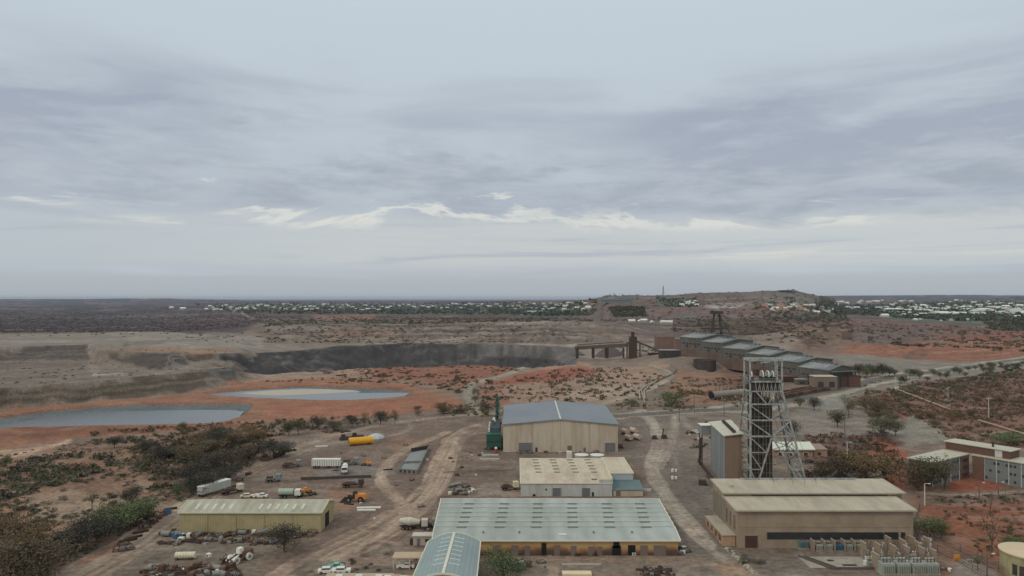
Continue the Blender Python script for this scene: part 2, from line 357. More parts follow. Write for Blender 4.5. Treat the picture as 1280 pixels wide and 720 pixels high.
# yard
paint([(280,588),(380,570),(540,528),(620,520),(620,560),(600,620),(540,660),(420,700),(300,720),(420,640),(280,610)], lin(112, 97, 88), 3)
paint([(390,590),(450,580),(500,588),(480,598),(400,600)], lin(116, 113, 110), 3, amt=.7)
paint([(405,612),(450,606),(470,620),(430,640),(405,636)], lin(136, 104, 86), 4, amt=.7)
paint([(490,548),(530,548),(540,565),(500,572),(485,560)], lin(134, 103, 88), 4, amt=.6)
for k in range(5):
    road([(290, 598+k*3.2),(400, 597+k*4.5),(500, 601+k*4)], lin(94, 80, 72) if k % 2 else lin(124, 110, 100), 1.6, amt=.5)
road([(372,724),(410,700),(465,676),(505,648),(535,622),(552,592),(562,565),(572,545),(600,532),(640,528)], lin(152, 133, 118), 12.5, rut=.42)
road([(392,724),(430,706),(482,683),(522,655),(552,625),(572,590),(578,562),(590,545)], lin(90,74,65), 2.6, amt=.75)
road([(365,716),(402,692),(455,668),(497,642),(525,618)], lin(88,74,66), 1.4, amt=.6)
for k in range(6): road([(385+3*k,724),(425+3*k,697-k*.5),(480+2.5*k,672-k),(520+2*k,644),(546+2*k,616),(560+2*k,588),(568+k,562)], lin(104,88,78) if k % 2 else lin(166,146,130), .55, amt=.5, soft=.5, seed=70+k)
for k in range(5): road([(88+9*k,724),(160+7*k,682),(222+5*k,640),(268+4*k,610),(335+3*k,576)], lin(98,84,75) if k % 2 else lin(150,134,121), .6, amt=.5, soft=.5, seed=80+k)
for k in range(4): road([(800+3*k,512),(818+3*k,532),(823+3*k,553),(813+4*k,582),(828+4*k,612),(850+4*k,642),(902+3*k,692)], lin(112,102,94) if k % 2 else lin(162,150,138), .6, amt=.5, soft=.5, seed=90+k)
for k in range(4): road([(446,705-k),(520,699-k*.8),(620,701-k*.7),(760,700-k*.6),(880,701-k*.5)], lin(100,86,76) if k % 2 else lin(150,132,118), .6, amt=.5, soft=.5, seed=95+k)
road([(340,724),(400,688),(455,664),(490,640)], lin(138, 120, 107), 6.5, rut=.5, amt=.85)
road([(515,650),(498,624),(482,610),(474,598),(484,580),(505,562),(540,548),(560,540)], lin(148, 130, 116), 5, rut=.35)
road([(420,552),(480,548),(520,535),(508,522),(540,514),(600,512)], lin(128, 113, 102), 5, rut=.4, amt=.8)
road([(380,724),(372,700),(385,688)], lin(98, 84, 76), 3, amt=.5)
road([(458,700),(452,688),(470,676),(492,683),(488,696)], lin(96, 82, 74), 1.8, amt=.6)
road([(448,704),(440,690),(462,672),(498,680)], lin(142, 124, 112), 2.2, amt=.6)
paint([(380,700),(490,700),(500,722),(360,722)], lin(90, 84, 76), 3, amt=.6)
paint([(568,545),(622,520),(640,540),(640,600),(560,610),(590,570)], lin(112, 97, 88), 3, amt=.8)
road([(575,566),(630,578),(700,580)], lin(126, 112, 102), 5, rut=.3, amt=.8)
road([(560,590),(640,588)], lin(94, 80, 72), 4, rut=.3, amt=.7)
paint([(600,604),(648,604),(650,620),(596,620)], lin(130, 118, 108), 2, amt=.8)
# right-hand side lanes
paint([(770,520),(880,520),(920,600),(905,680),(960,722),(840,722),(850,680),(790,580)], lin(113, 104, 97), 3)
road([(800,512),(818,530),(824,552),(818,570),(812,585),(826,610),(848,640),(868,664),(900,690),(940,722)], lin(152, 141, 130), 6.2, rut=.28)
road([(846,512),(842,540),(836,560),(822,585)], lin(146, 136, 126), 5, rut=.4, amt=.85)
road([(850,520),(870,545),(900,552)], lin(128, 118, 109), 5, rut=.4, amt=.8)
road([(842,560),(848,590),(856,618),(880,650)], lin(124, 113, 104), 3, rut=.5, amt=.6)
paint([(775,580),(800,575),(812,600),(800,612)], lin(98, 84, 76), 4, amt=.7, breakup=(-.2, n2))
paint([(800,545),(835,545),(850,560),(800,565)], lin(112, 92, 88), 4, amt=.5)
paint([(830,582),(885,580),(900,640),(890,650),(850,615)], lin(106, 98, 92), 4, amt=.7)
paint([(868,640),(905,660),(935,690),(980,722),(930,722),(890,680)], lin(104, 96, 89), 3, amt=.7)
road([(440,704),(520,697),(620,699),(760,699),(880,700),(905,712)], lin(128, 111, 99), 6, rut=.35)
road([(690,722),(694,712),(684,706),(668,704)], lin(140, 124, 110), 2.2)
road([(850,722),(858,708),(900,704),(960,722)], lin(140, 124, 110), 2, amt=.6)
paint([(900,700),(935,702),(950,722),(900,722)], lin(138, 112, 92), 3, amt=.6)
paint([(955,700),(1000,688),(1030,722),(945,722)], lin(122, 113, 104), 2, amt=.8)
# the red and pale flat behind the warehouse
paint([(585,480),(640,468),(720,453),(740,450),(830,452),(840,470),(810,490),(770,505),(700,512),(600,512)], lin(140, 118, 104), 3)
paint([(600,478),(640,469),(720,456),(760,462),(740,470),(680,480),(620,482)], lin(132, 86, 72), 4, breakup=(-.5, n2))
paint([(590,484),(630,486),(640,505),(600,512)], lin(128, 88, 74), 4, amt=.8, breakup=(-.2, n2))
paint([(690,490),(760,480),(820,478),(790,496),(740,505)], lin(152, 134, 120), 5, amt=.8)
paint([(720,450),(800,440),(850,448),(830,456),(740,460)], lin(122, 108, 98), 3)
paint([(850,462),(940,468),(950,500),(850,508),(820,500),(840,475)], lin(132, 104, 88), 4)
paint([(860,470),(940,480),(935,488),(860,482)], lin(112, 92, 84), 4, amt=.7, breakup=(-.1, n2))
paint([(900,456),(960,458),(990,480),(960,492),(900,480)], lin(112, 86, 76), 4, amt=.8)
road([(606,518),(592,506),(584,492),(586,482),(600,476),(640,467),(700,456),(745,447),(800,441)], lin(136, 126, 114), 9, rut=.15)
road([(720,512),(780,498),(815,486),(838,472),(836,464),(815,458)], lin(146, 134, 122), 6, rut=.2)
road([(838,474),(832,464),(800,456),(760,452)], lin(120, 110, 100), 6, rut=.3, amt=.7)
# right: gravel pads, road reserve
paint([(990,505),(1075,490),(1140,470),(1290,448),(1290,462),(1180,476),(1110,500),(1180,532),(1180,555),(1120,556),(1080,545),(1000,546),(980,540)], lin(124, 117, 109), 3)
paint([(1030,492),(1062,488),(1062,504),(1040,520),(1020,505)], lin(128, 126, 120), 3)
paint([(1000,520),(1060,519),(1060,545),(1000,548)], lin(128, 119, 112), 2)
paint([(1110,528),(1170,530),(1184,548),(1140,558),(1090,548)], lin(130, 125, 116), 3)
paint([(1015,590),(1060,580),(1090,612),(1015,610)], lin(118, 114, 110), 3)
paint([(1080,500),(1110,486),(1150,476),(1290,462),(1400,470),(1400,580),(1280,562),(1190,552),(1185,540),(1150,522),(1100,512)], lin(114, 86, 76), 4)
paint([(1130,480),(1290,465),(1290,505),(1200,500)], lin(92, 78, 74), 5, amt=.6, breakup=(-.1, n1))
paint([(1110,514),(1135,518),(1130,526),(1112,520)], lin(130, 88, 72), 3)
paint([(1190,530),(1290,535),(1290,556),(1200,552)], lin(116, 90, 78), 4, amt=.7)
road([(1186,480),(1188,492),(1182,508)], lin(126, 114, 106), 4)
road([(1186,558),(1210,545),(1250,540),(1300,538)], lin(118, 108, 98), 5, amt=.7)
paint([(1010,548),(1110,540),(1130,556),(1090,580),(1010,580)], lin(92, 72, 66), 4)
paint([(1050,553),(1095,548),(1095,566),(1060,572)], lin(84, 80, 82), 3, amt=.8, breakup=(-.2, n2))
paint([(1098,548),(1112,552),(1135,566),(1132,612),(1100,612),(1108,590),(1085,570)], lin(139, 84, 66), 3)
paint([(1130,600),(1290,600),(1400,590),(1400,722),(1290,722),(1150,722),(1140,640)], lin(118, 92, 80), 3)
paint([(1178,598),(1205,592),(1255,600),(1258,612),(1190,616)], lin(135, 84, 68), 3)
paint([(1145,632),(1200,628),(1290,624),(1400,620),(1400,722),(1290,705),(1230,700),(1180,670)], lin(128, 84, 68), 3)
paint([(1200,660),(1250,655),(1255,690),(1205,688)], lin(120, 86, 66), 5, amt=.5)
paint([(1195,699),(1235,706),(1250,722),(1185,722)], lin(124, 114, 108), 2)
road([(1150,616),(1190,619),(1240,617),(1300,612)], lin(134, 122, 110), 3.4)
paint([(1150,623),(1290,619),(1290,628),(1150,632)], lin(104, 90, 82), 3, amt=.8)
# sealed road
SEALED = [(740,522),(800,518),(860,514),(920,511),(960,506),(1000,497),(1050,486),(1100,474),(1150,466),(1200,461),(1290,447),(1420,432)]
road([(330,447),(420,445),(500,445.5),(600,446.5),(690,447)], lin(98,94,92), 9, amt=.6)
road([(740,436),(640,428),(540,428.5),(440,430),(340,437)], lin(138,129,119), 8, amt=.7)
for k in range(7):
    road([(330+11*k,427-3.4*k),(430,424-3.2*k),(560,423-2.8*k),(740,424-2.7*k)], lin(80,71,66) if k % 2 else lin(132,121,111), 13+2*k, amt=.5, seed=110+k)
road(SEALED, lin(140, 131, 120), 18, rut=.12)
road(SEALED[3:], lin(148, 140, 129), 30, rut=.14)
road(SEALED[3:], lin(120, 112, 104), 17, rut=.1)
road(SEALED, lin(100, 96, 93), 10.5, rut=.07, z=2)
road([(1060,447),(1120,456),(1200,458),(1260,453)], lin(112, 107, 102), 9, rut=.1, z=2)
road([(960,540),(1060,518)], lin(112, 104, 99), 4, amt=.4)

blend(smooth(4300, 6500, Y) * .8, lin(72, 76, 86))  # distance haze painted into the ground: far land turns blue-grey
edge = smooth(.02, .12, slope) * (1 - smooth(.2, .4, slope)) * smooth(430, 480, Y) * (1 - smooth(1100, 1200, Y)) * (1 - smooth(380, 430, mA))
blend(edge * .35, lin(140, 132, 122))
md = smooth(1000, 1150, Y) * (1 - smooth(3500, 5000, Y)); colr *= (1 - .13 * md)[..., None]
# the walls of the pit are bare dark rock whatever lies on its rim
pw = smooth(280, 300, mA) * (1 - smooth(722, 732, mA)) * np.maximum(smooth(-.5, -3.0, Zb), smooth(.25, .6, slope) * smooth(745, 800, Y) * (1 - smooth(1040, 1080, Y)))
blend(pw, PITC)
up = pw * smooth(560, 620, mA) * smooth(-12, -9, Zb); blend(up * .85, lin(98, 94, 92))
blend(pw * .55 * smooth(.0, .5, fbm(X / 26, Y / 9, 4, 62)), lin(94, 90, 89))
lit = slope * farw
colr *= (1 + lit * .30 * (g - .72) * 2 + lit * .22 * (g2 - .72) * 2)[..., None]  # relief shading painted into the slopes: gully ridges lighter, hollows darker
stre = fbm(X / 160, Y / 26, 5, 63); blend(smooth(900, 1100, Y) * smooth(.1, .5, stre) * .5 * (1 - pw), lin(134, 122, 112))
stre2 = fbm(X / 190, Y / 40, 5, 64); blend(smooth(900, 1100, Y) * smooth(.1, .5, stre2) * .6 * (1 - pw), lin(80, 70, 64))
# close-grained variation everywhere
v = 1 + .16 * n2 + .12 * n4 * (1 - smooth(400, 900, Y)) + .14 * n1
v *= 1 + smooth(420, 700, Y) * .14 * fbm(mA / 3.0, mB / .7, 3, 60)
colr *= v[..., None] * (1 - .07 * (1 - smooth(500, 800, Y)))[..., None]
nearw = 1 - smooth(380, 620, Y)
dark = smooth(.10, .45, fbm(X / 5, Y / 4, 4, 61)) * nearw; blend(dark * .38, lin(84, 71, 62))
lite = smooth(.12, .5, fbm(X / 12, Y / 7, 4, 66)) * nearw; blend(lite * .30, lin(142, 130, 119))
dust = smooth(.1, .5, fbm(X / 22, Y / 14, 4, 67)) * nearw; blend(dust * .25, lin(128, 104, 90))
colr[:] = np.clip(colr, .01, .8)
zone[(Y > 5200)] = 3
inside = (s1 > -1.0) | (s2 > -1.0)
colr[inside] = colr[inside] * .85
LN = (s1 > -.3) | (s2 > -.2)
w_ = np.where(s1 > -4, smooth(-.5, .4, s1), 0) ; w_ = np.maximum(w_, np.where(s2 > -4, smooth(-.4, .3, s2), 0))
blend(w_ * (.9 + .1 * n2), lin(88, 98, 103))  # the water's darker sheen near the shore, painted blue-grey onto the pond bed

# ------------------------------------------------------------------ material helpers
def nt_new(name):
    m = bpy.data.materials.new(name); m.use_nodes = True
    nt = m.node_tree; b = nt.nodes['Principled BSDF']
    return m, nt, b
def ground_material():
    m, nt, b = nt_new('ground_cover')
    at = nt.nodes.new('ShaderNodeAttribute'); at.attribute_name = 'cover'
    tc = nt.nodes.new('ShaderNodeTexCoord')
    n = nt.nodes.new('ShaderNodeTexNoise'); n.inputs['Scale'].default_value = .55; n.inputs['Detail'].default_value = 9; n.inputs['Roughness'].default_value = .7
    n2_ = nt.nodes.new('ShaderNodeTexNoise'); n2_.inputs['Scale'].default_value = .06; n2_.inputs['Detail'].default_value = 6
    nt.links.new(tc.outputs['Object'], n.inputs['Vector']); nt.links.new(tc.outputs['Object'], n2_.inputs['Vector'])
    mr = nt.nodes.new('ShaderNodeMapRange'); mr.inputs[1].default_value = .3; mr.inputs[2].default_value = .7; mr.inputs[3].default_value = .60; mr.inputs[4].default_value = 1.40
    mr2 = nt.nodes.new('ShaderNodeMapRange'); mr2.inputs[1].default_value = .3; mr2.inputs[2].default_value = .7; mr2.inputs[3].default_value = .84; mr2.inputs[4].default_value = 1.16
    nt.links.new(n.outputs['Fac'], mr.inputs[0]); nt.links.new(n2_.outputs['Fac'], mr2.inputs[0])
    mu = nt.nodes.new('ShaderNodeMath'); mu.operation = 'MULTIPLY'; nt.links.new(mr.outputs[0], mu.inputs[0]); nt.links.new(mr2.outputs[0], mu.inputs[1])
    vm = nt.nodes.new('ShaderNodeVectorMath'); vm.operation = 'SCALE'
    nt.links.new(at.outputs['Color'], vm.inputs[0]); nt.links.new(mu.outputs[0], vm.inputs['Scale'])
    nt.links.new(vm.outputs[0], b.inputs['Base Color'])
    b.inputs['Roughness'].default_value = .95; b.inputs['Specular IOR Level'].default_value = .1
    bp = nt.nodes.new('ShaderNodeBump'); bp.inputs['Strength'].default_value = .5; bp.inputs['Distance'].default_value = .5
    nt.links.new(n.outputs['Fac'], bp.inputs['Height']); nt.links.new(bp.outputs[0], b.inputs['Normal'])
    return m
GM = ground_material()

def big_mesh(name, V, Fq, cols_=None, mat=None, sides=4):
    me = bpy.data.meshes.new(name)
    me.vertices.add(len(V)); me.vertices.foreach_set('co', np.asarray(V, np.float32).ravel())
    nf = len(Fq)
    me.loops.add(nf * sides); me.loops.foreach_set('vertex_index', np.asarray(Fq, np.int32).ravel())
    me.polygons.add(nf); me.polygons.foreach_set('loop_start', np.arange(0, nf * sides, sides, dtype=np.int32))
    me.polygons.foreach_set('loop_total', np.full(nf, sides, np.int32))
    me.update(calc_edges=True)
    if cols_ is not None:
        a = me.color_attributes.new('cover', 'FLOAT_COLOR', 'POINT')
        a.data.foreach_set('color', np.concatenate([cols_, np.ones((len(cols_), 1))], 1).astype(np.float32).ravel())
    if mat: me.materials.append(mat)
    o = bpy.data.objects.new(name, me); COL.objects.link(o)
    return o

idx = np.arange(NX * NY).reshape(NY, NX)
quads = np.stack([idx[:-1, :-1], idx[:-1, 1:], idx[1:, 1:], idx[1:, :-1]], -1).reshape(-1, 4)
fz = zone[:-1, :-1].reshape(-1)
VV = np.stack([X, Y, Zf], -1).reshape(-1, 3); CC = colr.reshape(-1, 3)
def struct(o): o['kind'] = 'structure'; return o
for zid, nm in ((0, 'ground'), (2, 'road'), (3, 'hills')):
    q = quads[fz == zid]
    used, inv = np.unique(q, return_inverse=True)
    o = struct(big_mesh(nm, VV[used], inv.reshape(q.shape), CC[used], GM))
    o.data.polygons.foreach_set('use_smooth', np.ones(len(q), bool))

# water
def water_mat(name, c, rough):
    m, nt, b = nt_new(name); b.inputs['Base Color'].default_value = (*c, 1); b.inputs['Roughness'].default_value = rough
    b.inputs['IOR'].default_value = 1.33; b.inputs['Specular IOR Level'].default_value = .6
    tc = nt.nodes.new('ShaderNodeTexCoord'); n = nt.nodes.new('ShaderNodeTexNoise'); n.inputs['Scale'].default_value = .8; n.inputs['Detail'].default_value = 3
    nt.links.new(tc.outputs['Object'], n.inputs['Vector'])
    bp = nt.nodes.new('ShaderNodeBump'); bp.inputs['Strength'].default_value = .25; bp.inputs['Distance'].default_value = .1
    nt.links.new(n.outputs['Fac'], bp.inputs['Height']); nt.links.new(bp.outputs[0], b.inputs['Normal'])
    return m
WM = water_mat('pond_water', C(84, 90, 94), .22)
def water(name, pl, z):
    pts = []
    for A, Bq in pl:
        y = F * CAMZ / (Bq - HOR); pts.append(((A - 640) / F * y, y, z))
    me = bpy.data.meshes.new(name); me.from_pydata(pts, [], [tuple(range(len(pts)))]); me.materials.append(WM)
    o = bpy.data.objects.new(name, me); COL.objects.link(o); return struct(o)
def grow(pl, k, kb):
    c = pl.mean(0); d = pl - c; return c + d * np.array([k, kb])
W1 = flatAB([(-500,574),(-120,545),(0,528.3),(40,521.5),(90,515),(150,511.2),(240,509.6),(290,509.8),(306,511.5),(299,519.3),(284,524.3),(262,526.9),(200,528.6),(120,530.2),(60,531.4),(0,533),(-120,549.5),(-500,603)])
W2 = flatAB([(262,490.6),(290,488.2),(330,485.6),(375,483.6),(410,484.2),(440,486.2),(452,489.3),(500,488.8),(513,489.2),(506,493.2),(480,496.2),(440,498.3),(400,498.7),(350,497),(310,495),(272,493)])
water('pond_water', W1, -1.25)
water('pond_water', W2, -1.05)
# pale silt bank standing out of the farther pond
sl = flatAB([(296,489.6),(330,486.5),(375,484.6),(410,484.6),(443,485.5),(452,487.2),(432,488.6),(395,490.6),(350,492.4),(325,492.0)])
pts = []
for A, Bq in sl:
    y = F * CAMZ / (Bq - HOR); pts.append(((A - 640) / F * y, y))
cx = sum(p[0] for p in pts) / len(pts); cy = sum(p[1] for p in pts) / len(pts)
me = bpy.data.meshes.new('silt_bank'); nn = len(pts)
vs = [(x, y, -1.3) for x, y in pts] + [(cx + (x - cx) * .9, cy + (y - cy) * .9, -.9) for x, y in pts] + [(cx, cy, -.6)]
me.from_pydata(vs, [], [(i, (i+1) % nn, nn+(i+1) % nn, nn+i) for i in range(nn)] + [(nn+i, nn+(i+1) % nn, 2*nn) for i in range(nn)])
mS, ntS, bS = nt_new('pale_silt'); bS.inputs['Base Color'].default_value = (*C(160, 150, 138), 1); bS.inputs['Roughness'].default_value = .8
me.materials.append(mS); o = bpy.data.objects.new('silt_bank', me); COL.objects.link(o); struct(o)
# ------------------------------------------------------------------ world, sun, camera
SUN_EL, SUN_AZ = R(42), R(232)
def build_world():
    w = bpy.data.worlds.new("World"); bpy.context.scene.world = w; w.use_nodes = True
    nt = w.node_tree; N = nt.nodes; L = nt.links
    bg = N['Background']
    sky = N.new('ShaderNodeTexSky'); sky.sky_type = 'NISHITA'; sky.sun_disc = False
    sky.sun_elevation = SUN_EL; sky.sun_rotation = SUN_AZ; sky.dust_density = 2.0
    tc = N.new('ShaderNodeTexCoord'); sep = N.new('ShaderNodeSeparateXYZ'); L.new(tc.outputs['Generated'], sep.inputs[0])
    def val(x): 
        return x
    def m(op, a, b=None, clamp=False):
        n = N.new('ShaderNodeMath'); n.operation = op; n.use_clamp = clamp
        for i, q in enumerate((a, b)):
            if q is None: continue
            if isinstance(q, (int, float)): n.inputs[i].default_value = q
            else: L.new(q, n.inputs[i])
        return n.outputs[0]
    def mr(x, a, b, c=0.0, d=1.0, it='SMOOTHSTEP'):
        n = N.new('ShaderNodeMapRange'); n.interpolation_type = it
        L.new(x, n.inputs[0])
        for i, q in enumerate((a, b, c, d)): n.inputs[i + 1].default_value = q
        return n.outputs[0]
    def comb(x, y, z):
        n = N.new('ShaderNodeCombineXYZ')
        for i, q in enumerate((x, y, z)):
            if isinstance(q, (int, float)): n.inputs[i].default_value = q
            else: L.new(q, n.inputs[i])
        return n.outputs[0]
    def noise(vec, s, det=5, rough=.55, dist=0.0):
        n = N.new('ShaderNodeTexNoise'); n.inputs['Scale'].default_value = s; n.inputs['Detail'].default_value = det
        n.inputs['Roughness'].default_value = rough; n.inputs['Distortion'].default_value = dist; L.new(vec, n.inputs['Vector']); return n.outputs['Fac']
    def mix(f, a, b):
        n = N.new('ShaderNodeMix'); n.data_type = 'RGBA'
        if isinstance(f, float): n.inputs[0].default_value = f
        else: L.new(f, n.inputs[0])
        for i, q in ((6, a), (7, b)):
            if isinstance(q, tuple): n.inputs[i].default_value = (*q, 1)
            else: L.new(q, n.inputs[i])
        return n.outputs[2]
    x, y, z = sep.outputs
    az = m('ARCTAN2', x, y)                         # bearing from north (+Y)
    el = m('ARCSINE', z)
    # cloud deck in perspective
    zz = m('ADD', m('MAXIMUM', z, 0.0), .055)
    vec = comb(m('DIVIDE', x, zz), m('DIVIDE', y, zz), 0.0)
    flat = comb(m('MULTIPLY', az, 1.0), m('MULTIPLY', el, 5.5), 3.7)
    S = 10.0
    c = lambda r, g, b: tuple(s2l(q) * S for q in (r, g, b))
    big = noise(vec, .33, 6, .55, .6)
    fine = noise(vec, 1.3, 6, .6, .3)
    fl = noise(flat, 2.6, 7, .55, .4)
    base = mix(mr(el, 0.0, .40, it='LINEAR'), c(182,190,199), c(199,211,220))
    # darker mauve bands, mid elevation, gathered left and right as in the sky that day
    band = m('MULTIPLY', mr(el, .03, .10), mr(el, .36, .20))
    k1 = m('MULTIPLY', mr(fl, .40, .62), band)
    r1 = m('MULTIPLY', m('MULTIPLY', mr(az, -.16, -.50), mr(el, .12, .18)), mr(el, .31, .24))
    r2 = m('MULTIPLY', m('MULTIPLY', mr(az, .10, .36), mr(el, .07, .13)), mr(el, .31, .22))
    k2 = m('MULTIPLY', m('ADD', m('MULTIPLY', r1, .95), m('MULTIPLY', r2, 1.15)), mr(fine, .30, .62))
    dk = m('MINIMUM', m('ADD', m('MULTIPLY', k1, .75), m('MULTIPLY', k2, .8)), 1.0)
    col = mix(dk, base, c(166,174,188))
    # soft light veil
    col = mix(m('MULTIPLY', mr(big, .5, .72), .35), col, c(201,212,220))
    # paler clear band low down, cream towards the middle and east
    warm = mix(mr(az, -.65, -.1), c(188,197,203), c(201,206,206))
    st = comb(m('MULTIPLY', az, 1.3), m('MULTIPLY', el, 24.0), 1.3)
    sn = noise(st, 1.9, 8, .62, .4)
    low = m('MULTIPLY', mr(el, .030, .055), mr(el, .125, .10))
    col = mix(m('MULTIPLY', low, mr(sn, .25, .60, .35, .95)), col, warm)
    col = mix(m('MULTIPLY', m('MULTIPLY', mr(sn, .47, .36), mr(el, .015, .03)), m('MULTIPLY', mr(el, .11, .085), .6)), col, c(175,182,193))
    # ragged stratus deck with bright rims where it breaks
    wob = noise(comb(m('MULTIPLY', az, 3.2), m('MULTIPLY', el, 3.0), 2.0), 1.0, 6, .6)
    dvec = comb(m('MULTIPLY', az, 3.4), m('MULTIPLY', el, 15.0), 5.3)
    dn = m('ADD', m('MULTIPLY', noise(dvec, 1.2, 12, .68, .5), .72), m('MULTIPLY', wob, .28))
    tt = m('ADD', m('ADD', dn, mr(el, .070, .150, -.13, .06)), mr(el, .15, .27, 0.0, -.20))
    rim = m('MULTIPLY', mr(tt, .395, .45), mr(tt, .50, .455))
    rimz = m('MULTIPLY', m('MULTIPLY', mr(el, .085, .10), mr(el, .19, .13)), mr(noise(flat, 3.1, 3), .44, .58))
    deck = mr(tt, .45, .60)
    dcol = mix(mr(noise(dvec, 2.6, 8, .6, .2), .35, .65), c(163,172,183), c(187,195,203))
    col = mix(m('MULTIPLY', deck, .85), col, dcol)
    col = mix(m('MULTIPLY', m('MULTIPLY', rim, rimz), .9), col, c(222,223,216))
    b3 = m('MULTIPLY', mr(el, .048, .056), mr(el, .072, .060))
    col = mix(m('MULTIPLY', m('MULTIPLY', m('MULTIPLY', mr(sn, .50, .60), b3), mr(az, -.1, .3)), .8), col, c(216,217,211))
    col = mix(m('MULTIPLY', mr(el, .034, .022), .8), col, c(179,186,192))
    col = mix(m('MULTIPLY', mr(el, .012, .0), .6), col, c(188,194,198))
    # the light the deck lets through overhead
    col = mix(mr(el, .42, 1.2), col, c(206,212,218))
    col = mix(0.06, col, sky.outputs[0])
    # below the horizon
    col = mix(mr(z, .0, -.03, it='LINEAR'), col, c(110,112,118))
    L.new(col, bg.inputs[0]); bg.inputs[1].default_value = 0.1
build_world()
sd_ = bpy.data.lights.new('sun', 'SUN'); sd_.energy = .8; sd_.angle = R(14); sd_.color = (1, .96, .9)
so = bpy.data.objects.new('sun', sd_); COL.objects.link(so)
# direction towards the sun, same bearing as the sky texture
sdir = (math.cos(SUN_EL) * math.sin(SUN_AZ), math.cos(SUN_EL) * math.cos(SUN_AZ), math.sin(SUN_EL))
from mathutils import Vector
so.rotation_euler = Vector(sdir).to_track_quat('Z', 'Y').to_euler()
cam = bpy.data.cameras.new('camera'); co = bpy.data.objects.new('camera', cam); COL.objects.link(co)
cam.sensor_width = 36; cam.lens = 36 * F / 1280; cam.clip_start = 1; cam.clip_end = 150000
co.location = (0, 0, CAMZ); co.rotation_euler = (R(90) + PT, 0, 0)
bpy.context.scene.camera = co
sc = bpy.context.scene
sc.view_settings.view_transform = 'Standard'; sc.view_settings.look = 'None'; sc.view_settings.gamma = 1; sc.view_settings.exposure = 0
sc.cycles.use_denoising = True; sc.cycles.max_bounces = 5; sc.cycles.diffuse_bounces = 3; sc.cycles.volume_bounces = 0

# thin even haze over the whole place
HZ = True
if HZ:
    me = bpy.data.meshes.new('haze')
    a, zb, zt = 61000, -48, 150
    vs = [(sx * a, sy * a, z) for z in (zb, zt) for sx, sy in ((-1,-1),(1,-1),(1,1),(-1,1))]
    me.from_pydata(vs, [], [(0,3,2,1),(4,5,6,7),(0,1,5,4),(1,2,6,5),(2,3,7,6),(3,0,4,7)])
    hm = bpy.data.materials.new('haze'); hm.use_nodes = True; nt = hm.node_tree
    nt.nodes.remove(nt.nodes['Principled BSDF']); v_ = nt.nodes.new('ShaderNodeVolumePrincipled')
    v_.inputs['Color'].default_value = (.84, .90, 1, 1); v_.inputs['Density'].default_value = 3.0e-5; v_.inputs['Anisotropy'].default_value = .2
    nt.links.new(v_.outputs[0], nt.nodes['Material Output'].inputs['Volume'])
    me.materials.append(hm); o = bpy.data.objects.new('haze', me); COL.objects.link(o); o['kind'] = 'stuff'
